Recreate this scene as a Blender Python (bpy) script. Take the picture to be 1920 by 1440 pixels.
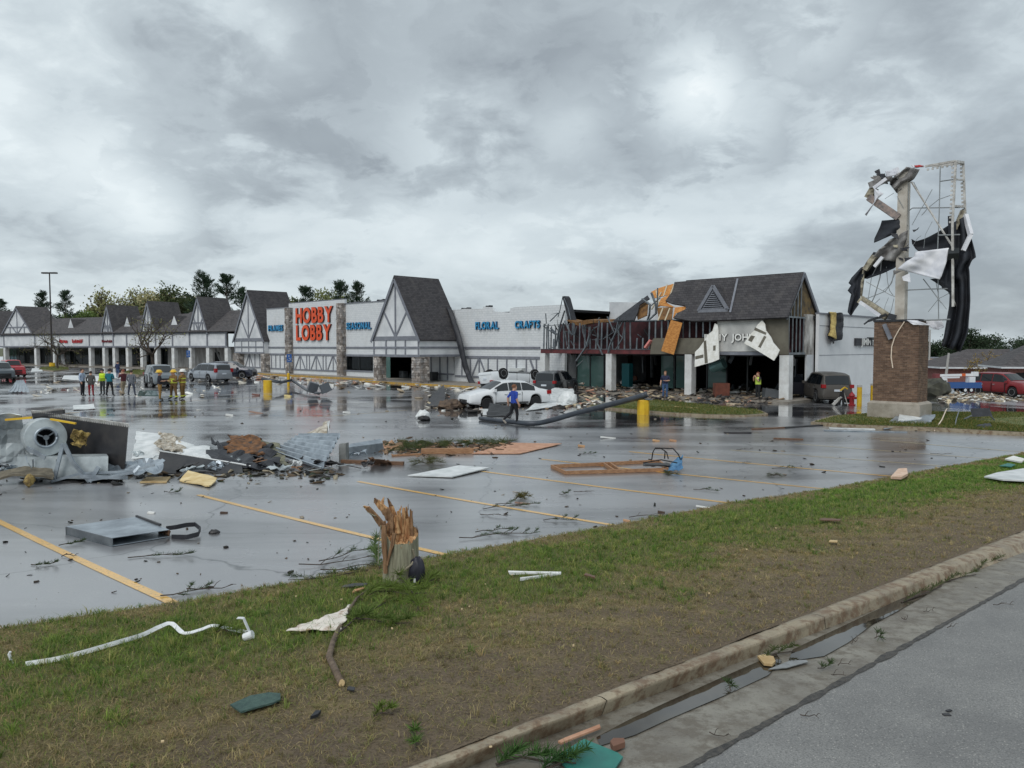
import bpy, bmesh, math, random
import numpy as np
from math import sin, cos, pi, atan, atan2, sqrt, radians, hypot
from mathutils import Vector, Matrix, noise
from mathutils.geometry import tessellate_polygon

for o in list(bpy.data.objects): bpy.data.objects.remove(o)
SC = bpy.context.scene
COL = SC.collection
# ------------------------------------------------------------------ camera
F, YH, HC = 1420.0, 650.0, 3.3          # focal length in photo pixels, horizon row, eye height over the lot
PIT = atan((720 - YH) / F)
cd = bpy.data.cameras.new('camera'); cam = bpy.data.objects.new('camera', cd); COL.objects.link(cam)
cam.location = (0, 0, HC); cam.rotation_euler = (pi/2 - PIT, 0, 0)
cd.sensor_width = 36; cd.lens = F / 1920 * 36; cd.clip_start = .05; cd.clip_end = 6000
SC.camera = cam
# ------------------------------------------------------------------ world: overcast sky
W = bpy.data.worlds.new('World'); SC.world = W; W.use_nodes = True
N = W.node_tree.nodes; K = W.node_tree.links
for n in list(N): N.remove(n)
def nn(t, **kw):
    n = N.new(t)
    for a, b in kw.items(): setattr(n, a, b)
    return n
def mth(op, a, b=None, clamp=False):
    n = nn('ShaderNodeMath', operation=op, use_clamp=clamp)
    for i, v in enumerate((a, b)):
        if v is None: continue
        if isinstance(v, (int, float)): n.inputs[i].default_value = v
        else: K.new(v, n.inputs[i])
    return n.outputs[0]
SUN_EL, SUN_AZ = radians(48), radians(205)      # azimuth clockwise from +Y: behind the camera, slightly left
tc = nn('ShaderNodeTexCoord'); sep = nn('ShaderNodeSeparateXYZ'); K.new(tc.outputs['Generated'], sep.inputs[0])
zz = mth('MAXIMUM', sep.outputs['Z'], 0.0); zz = mth('ADD', zz, 0.34)
cx = mth('DIVIDE', sep.outputs['X'], zz); cy = mth('DIVIDE', sep.outputs['Y'], zz)
cmb = nn('ShaderNodeCombineXYZ'); K.new(cx, cmb.inputs[0]); K.new(cy, cmb.inputs[1])
def cloud(scale, detail, rough, dist, off):
    mp = nn('ShaderNodeMapping'); mp.inputs['Location'].default_value = off; K.new(cmb.outputs[0], mp.inputs[0])
    t = nn('ShaderNodeTexNoise'); t.inputs['Scale'].default_value = scale; t.inputs['Detail'].default_value = detail
    t.inputs['Roughness'].default_value = rough; t.inputs['Distortion'].default_value = dist
    K.new(mp.outputs[0], t.inputs['Vector']); return t.outputs['Fac']
c1 = cloud(1.5, 9, .5, .3, (3.1, 1.7, 0)); c2 = cloud(.6, 4, .5, .3, (9.3, 4.1, 2)); c3 = cloud(7.5, 7, .6, .3, (1.0, 6.0, 5))
cl = mth('ADD', mth('MULTIPLY', c1, .62), mth('ADD', mth('MULTIPLY', c2, .34), mth('MULTIPLY', c3, .07)))
# thin places in the deck: directions that show brighter or darker cloud, edges broken up by the noise
def lobe(px, py, rad, amt):
    d = Vector(((px-960)/F, 1, -(py-720)/F)); d.rotate(Matrix.Rotation(-PIT, 3, 'X')); d.normalize()
    vm = nn('ShaderNodeVectorMath', operation='DISTANCE'); K.new(tc.outputs['Generated'], vm.inputs[0]); vm.inputs[1].default_value = d
    q = mth('DIVIDE', vm.outputs['Value'], rad)
    q = mth('ADD', q, mth('MULTIPLY', mth('SUBTRACT', c1, .5), 3.6))
    q = mth('ADD', q, mth('MULTIPLY', mth('SUBTRACT', c3, .5), 2.4))
    q = mth('SUBTRACT', 1.0, q, True); q = mth('POWER', q, .7)
    return mth('MULTIPLY', q, amt)
for a in ((1270,110,.09,.16),(1345,225,.09,.19),(1300,170,.06,.14),(1525,45,.06,.19),(255,375,.06,.15),(300,410,.05,.10),(530,80,.05,.15),(1090,235,.05,.12),(180,290,.06,.12),(930,240,.12,.12),(960,250,.19,.10),(300,20,.16,.12),(120,320,.20,.06),(760,330,.18,.06),
          (760,140,.24,-.11),(1120,100,.2,-.14),(130,130,.24,-.13),(480,200,.22,-.08),(650,40,.2,-.06),(1080,340,.17,-.12),(1800,480,.34,-.12),(1850,180,.25,-.05),(330,130,.16,-.10),(1500,330,.2,-.06)):
    cl = mth('ADD', cl, lobe(*a))
rp = nn('ShaderNodeValToRGB'); K.new(cl, rp.inputs[0])
E = rp.color_ramp.elements
E[0].position = .22; E[0].color = (.225, .256, .282, 1)
E[1].position = .90; E[1].color = (.80, .81, .80, 1)
for p, c in ((.43, (.330, .374, .402, 1)), (.55, (.425, .478, .505, 1)), (.68, (.548, .602, .622, 1))):
    e = E.new(p); e.color = c
sky = nn('ShaderNodeTexSky', sky_type='NISHITA', sun_disc=False, sun_elevation=SUN_EL, sun_rotation=SUN_AZ)
bgs = nn('ShaderNodeBackground'); K.new(sky.outputs[0], bgs.inputs[0]); bgs.inputs[1].default_value = .06
bgc = nn('ShaderNodeBackground'); K.new(rp.outputs[0], bgc.inputs[0]); bgc.inputs[1].default_value = 1.0
mx = nn('ShaderNodeMixShader'); mx.inputs[0].default_value = .93; K.new(bgs.outputs[0], mx.inputs[1]); K.new(bgc.outputs[0], mx.inputs[2])
wo = nn('ShaderNodeOutputWorld'); K.new(mx.outputs[0], wo.inputs[0])
# ------------------------------------------------------------------ sun (behind the deck, very soft)
ld = bpy.data.lights.new('sun', 'SUN'); ld.energy = 1.0; ld.angle = radians(35); ld.color = (1, .975, .94)
sun = bpy.data.objects.new('sun', ld); COL.objects.link(sun)
sv = Vector((sin(SUN_AZ)*cos(SUN_EL), cos(SUN_AZ)*cos(SUN_EL), sin(SUN_EL)))
sun.rotation_euler = sv.to_track_quat('Z', 'Y').to_euler(); sun.location = sv*60
# ------------------------------------------------------------------ exposure
SC.view_settings.view_transform = 'Standard'; SC.view_settings.look = 'None'; SC.view_settings.exposure = 0.6; SC.view_settings.gamma = 1.0
SC.view_settings.use_curve_mapping = False
SC.render.engine = 'CYCLES'; SC.cycles.use_denoising = True; SC.cycles.max_bounces = 4; SC.cycles.transparent_max_bounces = 12
# ================================================================== helpers
R = random.Random(11)
def gz(x, y):                                   # the lot falls away from the street, then lies level
    if y < 25: return .0019*(25-max(1.2, y))**2
    rx, ry = x-11.6, y-49.9; s, d = rx*.7046-ry*.7096, rx*.7096+ry*.7046     # and drops again beyond the last shop
    w = max(min(1, max(0, (s-9)/7)), min(1, max(0, (d-25)/8)))
    return -.033*w*max(0, min(110, d+3))
def ray(px, py):
    a, b, c = (px-960)/F, 1.0, -(py-720)/F
    return a, b*cos(PIT)+c*sin(PIT), -b*sin(PIT)+c*cos(PIT)
def P(px, py, dz=0.0):                          # photo pixel -> point on the ground (+dz)
    dx, dy, dv = ray(px, py)
    g = lambda t: HC + t*dv - gz(t*dx, t*dy) - dz
    lo, t = .3, .3
    while g(t) > 0 and t < 900: lo = t; t *= 1.06
    hi = t
    for _ in range(40):
        m = (lo+hi)/2
        if g(m) > 0: lo = m
        else: hi = m
    return Vector((hi*dx, hi*dy, gz(hi*dx, hi*dy)+dz))
def at(px, py, Y):                              # photo pixel -> point at depth Y
    dx, dy, dv = ray(px, py); t = Y/dy
    return Vector((dx*t, Y, HC+dv*t))
def G(x, y, dz=0.0): return Vector((x, y, gz(x, y)+dz))
class Frame:                                    # facade frame: x along the wall to the right, y into the building
    def __init__(s, ox, oy, deg):
        s.o = Vector((ox, oy)); s.a = radians(deg); s.u = Vector((cos(s.a), sin(s.a))); s.n = Vector((-sin(s.a), cos(s.a)))
    def px(s, px, py, dy=0.0):                  # pixel -> (along, z) on the vertical plane y=dy
        dx, dyy, dv = ray(px, py); o = s.o + s.n*dy
        t = o.dot(s.n)/(dx*s.n.x+dyy*s.n.y)
        return (Vector((dx*t, dyy*t))-s.o).dot(s.u), HC+dv*t
    def p3(s, px, py, dy=0.0):
        a, z = s.px(px, py, dy); return Vector((a, dy, z))
    def w(s, x, y, z): q = s.o+s.u*x+s.n*y; return Vector((q.x, q.y, z))
def lin(c): 
    return tuple(((v/255)/12.92 if v <= 10 else ((v/255+.055)/1.055)**2.4) for v in c)
MATS = {}
def mat(name, c, rough=.6, metal=0.0, c2=None, scale=4.0, bump=0.0, bscale=40.0, spec=.5, coat=0.0, det=6, lo=.38, hi=.62, stretch=None, emit=None):
    if name in MATS: return MATS[name]
    m = bpy.data.materials.new(name); MATS[name] = m; m.use_nodes = True
    nt = m.node_tree; b = nt.nodes['Principled BSDF']
    b.inputs['Base Color'].default_value = (*lin(c), 1); b.inputs['Roughness'].default_value = rough; b.inputs['Metallic'].default_value = metal
    b.inputs['Specular IOR Level'].default_value = spec; b.inputs['Coat Weight'].default_value = coat; b.inputs['Coat Roughness'].default_value = .06
    if emit: b.inputs['Emission Color'].default_value = (*lin(c), 1); b.inputs['Emission Strength'].default_value = emit
    if c2 or bump:
        t = nt.nodes.new('ShaderNodeTexCoord'); src = t.outputs['Object']
        if stretch:
            mp = nt.nodes.new('ShaderNodeMapping'); mp.inputs['Scale'].default_value = stretch; nt.links.new(src, mp.inputs[0]); src = mp.outputs[0]
    if c2:
        nz = nt.nodes.new('ShaderNodeTexNoise'); nz.inputs['Scale'].default_value = scale; nz.inputs['Detail'].default_value = det; nz.inputs['Roughness'].default_value = .62
        nt.links.new(src, nz.inputs['Vector'])
        r = nt.nodes.new('ShaderNodeValToRGB'); r.color_ramp.elements[0].position = lo; r.color_ramp.elements[1].position = hi
        r.color_ramp.elements[0].color = (*lin(c), 1); r.color_ramp.elements[1].color = (*lin(c2), 1)
        nt.links.new(nz.outputs['Fac'], r.inputs[0]); nt.links.new(r.outputs[0], b.inputs['Base Color'])
    if bump:
        n2 = nt.nodes.new('ShaderNodeTexNoise'); n2.inputs['Scale'].default_value = bscale; n2.inputs['Detail'].default_value = 5
        nt.links.new(src, n2.inputs['Vector'])
        bp = nt.nodes.new('ShaderNodeBump'); bp.inputs['Strength'].default_value = bump; bp.inputs['Distance'].default_value = .02
        nt.links.new(n2.outputs['Fac'], bp.inputs['Height']); nt.links.new(bp.outputs[0], b.inputs['Normal'])
    return m
def attr_mat(name, rough=.7, spec=.3, trans=0.0):     # colour from the mesh's own 'col' attribute
    if name in MATS: return MATS[name]
    m = bpy.data.materials.new(name); MATS[name] = m; m.use_nodes = True
    nt = m.node_tree; b = nt.nodes['Principled BSDF']; a = nt.nodes.new('ShaderNodeAttribute'); a.attribute_name = 'col'
    nt.links.new(a.outputs['Color'], b.inputs['Base Color']); b.inputs['Roughness'].default_value = rough; b.inputs['Specular IOR Level'].default_value = spec
    if trans:
        out = nt.nodes['Material Output']; td = nt.nodes.new('ShaderNodeBsdfTranslucent'); ms = nt.nodes.new('ShaderNodeMixShader'); ms.inputs[0].default_value = trans
        nt.links.new(a.outputs['Color'], td.inputs[0]); nt.links.new(b.outputs[0], ms.inputs[1]); nt.links.new(td.outputs[0], ms.inputs[2]); nt.links.new(ms.outputs[0], out.inputs[0])
    return m
def glass_mat(name, tint=(150, 175, 180), through=.6, rough=.04, base=(20, 26, 30)):
    if name in MATS: return MATS[name]
    m = bpy.data.materials.new(name); MATS[name] = m; m.use_nodes = True
    nt = m.node_tree; out = nt.nodes['Material Output']; b = nt.nodes['Principled BSDF']
    b.inputs['Base Color'].default_value = (*lin(base), 1); b.inputs['Roughness'].default_value = rough
    tr = nt.nodes.new('ShaderNodeBsdfTransparent'); tr.inputs[0].default_value = (*lin(tint), 1)
    ms = nt.nodes.new('ShaderNodeMixShader'); ms.inputs[0].default_value = through
    nt.links.new(b.outputs[0], ms.inputs[1]); nt.links.new(tr.outputs[0], ms.inputs[2]); nt.links.new(ms.outputs[0], out.inputs[0])
    return m
def tag(o, label=None, cat=None, group=None, kind=None):
    if label: o['label'] = label
    if cat: o['category'] = cat
    if group: o['group'] = group
    if kind: o['kind'] = kind
    return o
def thing(name, label, cat, loc=(0, 0, 0), rz=0.0, group=None):
    o = bpy.data.objects.new(name, None); COL.objects.link(o); o.location = loc; o.rotation_euler = (0, 0, rz); o.empty_display_size = .2
    return tag(o, label, cat, group)
def copy_tree(o, parent=None):
    c = o.copy(); COL.objects.link(c); c.parent = parent
    for ch in o.children: copy_tree(ch, c)
    return c
class MB:
    def __init__(s): s.V = []; s.Fc = []; s.m = []; s.off = None
    def v(s, *ps):
        i = len(s.V); s.V += [tuple(p) for p in ps]; return i
    def f(s, idx, m=0): s.Fc.append(tuple(idx)); s.m.append(m)
    def quad(s, a, b, c, d, m=0): i = s.v(a, b, c, d); s.f((i, i+1, i+2, i+3), m)
    def hexa(s, p, m=0):                        # 8 points: bottom ring 0-3, top ring 4-7
        i = s.v(*p)
        for q in ((3,2,1,0),(4,5,6,7),(0,1,5,4),(1,2,6,5),(2,3,7,6),(3,0,4,7)): s.f([i+k for k in q], m)
        return s
    def box(s, x0, x1, y0, y1, z0, z1, m=0, X=None):
        p = [(x0,y0,z0),(x1,y0,z0),(x1,y1,z0),(x0,y1,z0),(x0,y0,z1),(x1,y0,z1),(x1,y1,z1),(x0,y1,z1)]
        if X is not None: p = [X @ Vector(q) for q in p]
        return s.hexa(p, m)
    def cbox(s, c, sz, X=None, m=0):
        M = Matrix.Translation(c) @ (X.to_4x4() if X is not None else Matrix.Identity(4))
        return s.box(-sz[0]/2, sz[0]/2, -sz[1]/2, sz[1]/2, -sz[2]/2, sz[2]/2, m, M)
    def bar(s, a, b, w, h=None, m=0, up=(0, 0, 1)):   # square bar from a to b
        a, b = Vector(a), Vector(b); h = h or w; d = (b-a).normalized(); u = Vector(up)
        if abs(d.dot(u)) > .97: u = Vector((0, 1, 0))
        x = d.cross(u).normalized(); z = x.cross(d)
        p = []
        for e in (a, b):
            for sx, sz_ in ((-1,-1),(1,-1),(1,1),(-1,1)): p.append(e+x*(sx*w/2)+z*(sz_*h/2))
        return s.hexa(p, m)
    def tube(s, pts, rad, n=8, m=0, cap=True):
        pts = [Vector(p) for p in pts]; k = len(pts)
        if not isinstance(rad, (list, tuple)): rad = [rad]*k
        u = None; rings = []
        for i, p in enumerate(pts):
            d = (pts[min(k-1, i+1)]-pts[max(0, i-1)])
            d = d.normalized() if d.length > 1e-9 else Vector((0, 0, 1))
            if u is None: u = d.orthogonal().normalized()
            else:
                u = u-d*u.dot(d); u = u.normalized() if u.length > 1e-6 else d.orthogonal().normalized()
            w = d.cross(u)
            rings.append(s.v(*[p+(u*cos(2*pi*j/n)+w*sin(2*pi*j/n))*rad[i] for j in range(n)]))
        for i in range(k-1):
            a, b = rings[i], rings[i+1]
            for j in range(n): s.f((a+j, a+(j+1) % n, b+(j+1) % n, b+j), m)
        if cap: s.f([rings[0]+j for j in range(n)][::-1], m); s.f([rings[-1]+j for j in range(n)], m)
        return s
    def grid(s, fn, nu, nv, m=0, wrap=False):
        i0 = len(s.V)
        for a in range(nu+1):
            for b in range(nv+1): s.V.append(tuple(fn(a/nu, b/nv)))
        for a in range(nu):
            for b in range(nv):
                q = i0+a*(nv+1)+b; s.f((q, q+nv+1, q+nv+2, q+1), m)
        return s
    def sheet(s, fn, nu, nv, th=.01, m=0):      # double-sided sheet with thickness
        Pt = [[Vector(fn(a/nu, b/nv)) for b in range(nv+1)] for a in range(nu+1)]
        def nrm(a, b):
            du = Pt[min(nu, a+1)][b]-Pt[max(0, a-1)][b]; dv = Pt[a][min(nv, b+1)]-Pt[a][max(0, b-1)]
            n = du.cross(dv); return n.normalized() if n.length > 1e-12 else Vector((0, 0, 1))
        i0 = len(s.V); cnt = (nu+1)*(nv+1)
        top = [Pt[a][b]+nrm(a, b)*th/2 for a in range(nu+1) for b in range(nv+1)]
        bot = [Pt[a][b]-nrm(a, b)*th/2 for a in range(nu+1) for b in range(nv+1)]
        s.v(*(top+bot)); I = lambda a, b: i0+a*(nv+1)+b
        for a in range(nu):
            for b in range(nv):
                q = (I(a, b), I(a+1, b), I(a+1, b+1), I(a, b+1)); s.f(q, m); s.f([k+cnt for k in q][::-1], m)
        for a in range(nu):
            s.f((I(a, 0), I(a, 0)+cnt, I(a+1, 0)+cnt, I(a+1, 0)), m); s.f((I(a, nv), I(a+1, nv), I(a+1, nv)+cnt, I(a, nv)+cnt), m)
        for b in range(nv):
            s.f((I(0, b), I(0, b+1), I(0, b+1)+cnt, I(0, b)+cnt), m); s.f((I(nu, b), I(nu, b)+cnt, I(nu, b+1)+cnt, I(nu, b+1)), m)
        return s
    def slab(s, pts, off, m=0, ms=None):        # polygon extruded by the vector off
        pts = [Vector(p) for p in pts]; off = Vector(off); k = len(pts); i = s.v(*pts); j = s.v(*[p+off for p in pts])
        for t in tessellate_polygon([pts]): s.f([i+q for q in t], m); s.f([j+q for q in t][::-1], m)
        for a in range(k): b = (a+1) % k; s.f((i+a, i+b, j+b, j+a), m if ms is None else ms)
        return s
    def lathe(s, prof, n=16, c=(0, 0, 0), X=None, m=0, cap=True):   # (r,z) profile about z
        c = Vector(c); rings = []
        for r, z in prof:
            q = [Vector((r*cos(2*pi*j/n), r*sin(2*pi*j/n), z)) for j in range(n)]
            if X is not None: q = [X @ a for a in q]
            rings.append(s.v(*[a+c for a in q]))
        for a, b in zip(rings, rings[1:]):
            for j in range(n): s.f((a+j, a+(j+1) % n, b+(j+1) % n, b+j), m)
        if cap: s.f([rings[0]+j for j in range(n)][::-1], m); s.f([rings[-1]+j for j in range(n)], m)
        return s
    def build(s, name, mats, parent=None, smooth=False, org=None, loc=None, fix=True):
        me = bpy.data.meshes.new(name); V = s.V
        if org is not None: V = [(a-org[0], b-org[1], c-org[2]) for a, b, c in V]
        me.from_pydata(V, [], s.Fc)
        if not isinstance(mats, (list, tuple)): mats = [mats]
        for q in mats: me.materials.append(q)
        if len(mats) > 1: me.polygons.foreach_set('material_index', s.m)
        if fix:
            b = bmesh.new(); b.from_mesh(me); bmesh.ops.recalc_face_normals(b, faces=b.faces); b.to_mesh(me); b.free()
        if smooth: me.polygons.foreach_set('use_smooth', [True]*len(me.polygons))
        o = bpy.data.objects.new(name, me); COL.objects.link(o)
        if parent is not None: o.parent = parent
        if loc is not None: o.location = loc
        elif org is not None and parent is None: o.location = org
        return o
def single(mb, name, mats, label, cat, org, group=None, smooth=False):
    """one-mesh thing authored in world coordinates, its origin at org"""
    return tag(mb.build(name, mats, org=org, smooth=smooth), label, cat, group)
def raw_mesh(name, verts, faces_flat, nper, material, cols=None, parent=None, smooth=False):
    """fast mesh from arrays: verts (n,3), faces (k,nper)"""
    me = bpy.data.meshes.new(name); nf = len(faces_flat)
    me.vertices.add(len(verts)); me.vertices.foreach_set('co', np.ascontiguousarray(verts, dtype=np.float32).ravel())
    me.loops.add(nf*nper); me.loops.foreach_set('vertex_index', np.ascontiguousarray(faces_flat, dtype=np.int32).ravel())
    me.polygons.add(nf); me.polygons.foreach_set('loop_start', np.arange(0, nf*nper, nper, dtype=np.int32))
    if smooth: me.polygons.foreach_set('use_smooth', [True]*nf)
    me.update(calc_edges=True)
    if cols is not None:
        a = me.color_attributes.new('col', 'FLOAT_COLOR', 'POINT'); q = np.ones((len(verts), 4), np.float32); q[:, :3] = cols
        a.data.foreach_set('color', q.ravel())
    me.materials.append(material); o = bpy.data.objects.new(name, me); COL.objects.link(o)
    if parent is not None: o.parent = parent
    return o
def nz(x, y, z=0.0): return noise.noise(Vector((x, y, z)))
def cr(p, amp, fr, seed=0):                     # crumple displacement
    v = Vector(p)*fr+Vector((seed*7.3, seed*3.1, seed*1.7)); return noise.noise_vector(v)*amp
# ================================================================== setting: ground, lot, verge, street
HL = Frame(-4.4, 68.9, -44.3); JJ = Frame(11.6, 49.9, -45.2); LW = Frame(-40, 107, -30)
def struct(o): o['kind'] = 'structure'; return o
def nodes_mat(name):
    m = bpy.data.materials.new(name); MATS[name] = m; m.use_nodes = True
    return m, m.node_tree, m.node_tree.nodes['Principled BSDF']
def tnoise(nt, src, scale, detail=6, rough=.6, sc=None, dist=0, rot=None):
    if sc or rot:
        mp = nt.nodes.new('ShaderNodeMapping')
        if sc: mp.inputs['Scale'].default_value = sc
        if rot: mp.inputs['Rotation'].default_value = rot
        nt.links.new(src, mp.inputs[0]); src = mp.outputs[0]
    t = nt.nodes.new('ShaderNodeTexNoise'); t.inputs['Scale'].default_value = scale; t.inputs['Detail'].default_value = detail; t.inputs['Roughness'].default_value = rough; t.inputs['Distortion'].default_value = dist
    nt.links.new(src, t.inputs['Vector']); return t.outputs['Fac']
def ramp(nt, src, *st):
    r = nt.nodes.new('ShaderNodeValToRGB'); e = r.color_ramp.elements
    while len(e) < len(st): e.new(.5)
    for q, (p, c) in zip(e, st): q.position = p; q.color = (c, c, c, 1) if isinstance(c, (int, float)) else (*lin(c), 1)
    nt.links.new(src, r.inputs[0]); return r.outputs[0]
def mixc(nt, fac, a, b, mode='MIX'):
    n = nt.nodes.new('ShaderNodeMix'); n.data_type = 'RGBA'; n.blend_type = mode
    for i, v in ((0, fac), (6, a), (7, b)):
        if isinstance(v, (int, float)): n.inputs[i].default_value = v
        elif isinstance(v, tuple): n.inputs[i].default_value = (*lin(v), 1)
        else: nt.links.new(v, n.inputs[i])
    return n.outputs[2]
def wet_asphalt():
    m, nt, b = nodes_mat('wet_asphalt'); L = nt.links
    tcn = nt.nodes.new('ShaderNodeTexCoord'); s = tcn.outputs['Object']
    big = tnoise(nt, s, .16, 5, .55, rot=(0, 0, radians(44)), sc=(1, .45, 1))
    streak = tnoise(nt, s, .5, 6, .6, sc=(.22, 1.0, 1), rot=(0, 0, radians(8)), dist=.3)
    fine = tnoise(nt, s, 55, 4, .7); mid = tnoise(nt, s, 3.0, 5, .6)
    col = mixc(nt, ramp(nt, fine, (.35, 0.0), (.7, 1.0)), (118, 118, 120), (160, 160, 161))
    col = mixc(nt, ramp(nt, mid, (.3, 0.0), (.7, 1.0)), col, (132, 132, 135))
    col = mixc(nt, ramp(nt, streak, (.44, 0.0), (.62, .85)), col, (74, 73, 74))
    # sealed cracks
    vo = nt.nodes.new('ShaderNodeTexVoronoi'); vo.feature = 'DISTANCE_TO_EDGE'; vo.inputs['Scale'].default_value = .13
    wv = nt.nodes.new('ShaderNodeVectorMath'); wv.operation = 'ADD'
    t2 = nt.nodes.new('ShaderNodeTexNoise'); t2.inputs['Scale'].default_value = .8; t2.inputs['Detail'].default_value = 4; L.new(s, t2.inputs['Vector'])
    L.new(s, wv.inputs[0]); L.new(t2.outputs['Color'], wv.inputs[1]); L.new(wv.outputs[0], vo.inputs['Vector'])
    ck = ramp(nt, vo.outputs['Distance'], (.0, 1.0), (.0035, 0.0))
    col = mixc(nt, ck, col, (24, 24, 26))
    L.new(col, b.inputs['Base Color'])
    wetf = nt.nodes.new('ShaderNodeMath'); wetf.operation = 'ADD'; L.new(big, wetf.inputs[0])
    sc_ = nt.nodes.new('ShaderNodeMath'); sc_.operation = 'MULTIPLY'; sc_.inputs[1].default_value = .55; L.new(streak, sc_.inputs[0]); L.new(sc_.outputs[0], wetf.inputs[1])
    # the sloping near part drains and stays merely damp, the level part behind holds a film of water
    sy_ = nt.nodes.new('ShaderNodeSeparateXYZ'); L.new(s, sy_.inputs[0]); mr = nt.nodes.new('ShaderNodeMapRange'); mr.inputs[1].default_value = 17; mr.inputs[2].default_value = 36; mr.inputs[3].default_value = -.22; mr.inputs[4].default_value = .02; L.new(sy_.outputs[1], mr.inputs[0])
    w2 = nt.nodes.new('ShaderNodeMath'); w2.operation = 'ADD'; L.new(wetf.outputs[0], w2.inputs[0]); L.new(mr.outputs[0], w2.inputs[1]); wetf = w2
    L.new(mixc(nt, ramp(nt, wetf.outputs[0], (.60, 0.0), (.86, .8)), col, (70, 70, 72)), b.inputs['Base Color'])
    rg = ramp(nt, wetf.outputs[0], (.50, .38), (.74, .28), (.88, .08))
    L.new(rg, b.inputs['Roughness'])
    b.inputs['IOR'].default_value = 1.6; b.inputs['Specular IOR Level'].default_value = .62
    b.inputs['Coat Weight'].default_value = 1.0; b.inputs['Coat IOR'].default_value = 1.5
    L.new(ramp(nt, wetf.outputs[0], (.50, .30), (.70, .22), (.82, .09), (.92, .03)), b.inputs['Coat Roughness'])
    bp = nt.nodes.new('ShaderNodeBump'); bp.inputs['Distance'].default_value = .004
    L.new(ramp(nt, wetf.outputs[0], (.6, .5), (.85, .08)), bp.inputs['Strength']); L.new(fine, bp.inputs['Height']); L.new(bp.outputs[0], b.inputs['Normal'])
    b2 = nt.nodes.new('ShaderNodeBump'); b2.inputs['Distance'].default_value = .012; b2.inputs['Strength'].default_value = .12
    L.new(tnoise(nt, s, 1.3, 3, .5), b2.inputs['Height']); L.new(b2.outputs[0], b.inputs['Coat Normal'])
    return m
M_LOT = wet_asphalt()
lot = MB()
ys = [-8+.5*i for i in range(67)]+[26+6*i for i in range(30)]
ys = [-8+.5*i for i in range(67)]+[26+2*i for i in range(60)]+[148+8*i for i in range(14)]
lx = [-260+20*i for i in range(13)]+[3*i for i in range(60)]
def rows(u, v): i = round(u*(len(ys)-1)); x_ = lx[round(v*(len(lx)-1))]; return (x_, ys[i], gz(x_, ys[i]))
lot.grid(rows, len(ys)-1, len(lx)-1)
LOT = struct(lot.build('parking_lot', M_LOT, smooth=True))
gm = mat('far_ground', (74, 84, 52), .9, c2=(96, 92, 66), scale=.05)
g = MB(); g.lathe([(4500, -4.5), (4500, -4.2)], 64); struct(g.build('ground', gm))
# ---- painted stall lines, each worn and lying on the tarmac
def paint(name, c, c2):
    m, nt, b = nodes_mat(name); t = nt.nodes.new('ShaderNodeTexCoord'); s = t.outputs['Object']
    w = tnoise(nt, s, 26, 5, .7); w2 = tnoise(nt, s, 2.2, 4)
    col = mixc(nt, ramp(nt, w, (.36, 1.0), (.46, 0.0)), c, (70, 66, 58)); col = mixc(nt, ramp(nt, w2, (.4, 0.0), (.62, .7)), col, c2)
    nt.links.new(col, b.inputs['Base Color']); b.inputs['Roughness'].default_value = .3; b.inputs['Coat Weight'].default_value = .4; b.inputs['Coat Roughness'].default_value = .12
    return m
M_YEL = paint('yellow_line_paint', (236, 178, 58), (214, 170, 84)); M_PALE = paint('pale_line_paint', (206, 186, 140), (160, 150, 128))
def strip_on_ground(mb, a, b, w, dz=.005, n=14):
    a, b = Vector(a[:2]), Vector(b[:2]); d = (b-a).normalized(); q = Vector((-d.y, d.x))*w/2
    mb.grid(lambda u, v: G(*(a.lerp(b, u)+q*(2*v-1)), dz), n, 1)
for a, b, w, m in (((-160,896),(325,1131),.125,M_YEL),((372,928),(838,1041),.12,M_YEL),((672,903),(1156,986),.12,M_YEL),((905,884),(1374,944),.12,M_YEL),((1015,861),(1556,918),.11,M_YEL),
                   ((1180,847),(1680,894),.11,M_YEL),((1370,844),(1786,875),.10,M_PALE),((1490,832),(1864,861),.10,M_PALE),((1650,826),(1924,848),.10,M_PALE),((0,785),(150,773),.12,M_YEL)):
    pm = MB(); strip_on_ground(pm, P(*a), P(*b), w); pm.build('parking_line', m, LOT)
for k in range(9):                              # far stall rows, faint
    a = HL.w(-40+k*7.5, -22, 0); b = HL.w(-40+k*7.5, -28, 0); pm = MB(); strip_on_ground(pm, a, b, .11, n=3); pm.build('parking_line', M_PALE, LOT)
# ---- verge between lot and street
D45 = Vector((cos(radians(46.5)), sin(radians(46.5)))); 
def poly_q(pts):
    A = sorted(((Vector(p[:2]).dot(D45), p) for p in pts), key=lambda t: t[0]); q = [a[0] for a in A]
    return lambda t: Vector((float(np.interp(t, q, [a[1][0] for a in A])), float(np.interp(t, q, [a[1][1] for a in A]))))
Epx = [(-2500,1555),(-900,1315),(0,1180),(325,1131),(580,1086),(835,1040),(1150,985),(1370,943),(1552,917),(1676,893),(1783,874),(1862,860),(1920,849),(2200,798),(2600,735)]
Ey = poly_q([P(x, y, .01) for x, y in Epx])
kx = [-600,-200,100,300,500,700,840,1000,1200,1350,1480,1600,1750,1920,2050,2200,2350]
k0 = lambda x: 1412-.386*(x-840)
def bound(dy, dz): return poly_q([P(x, k0(x)+dy, dz) for x in kx])
K0, K1, K2 = bound(0, .135), bound(17, .13), bound(40, .014)
Sy = poly_q([P(x, 1440-.56*(x-1290), .014) for x in kx[3:]]+[P(x, 1440-.5*(x-1290), .014) for x in kx[:3]])
Q0, Q1 = -.2, 34.0
def vz(p, t, q): return gz(p.x, p.y)+.012+.125*t+.055*sin(pi*min(1, t))+.018*nz(p.x*1.3, p.y*1.3)+.008*nz(p.x*6, p.y*6)
def vpos(q, t): p = Ey(q).lerp(K0(q), t); return Vector((p.x, p.y, vz(p, t, q)))
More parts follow.
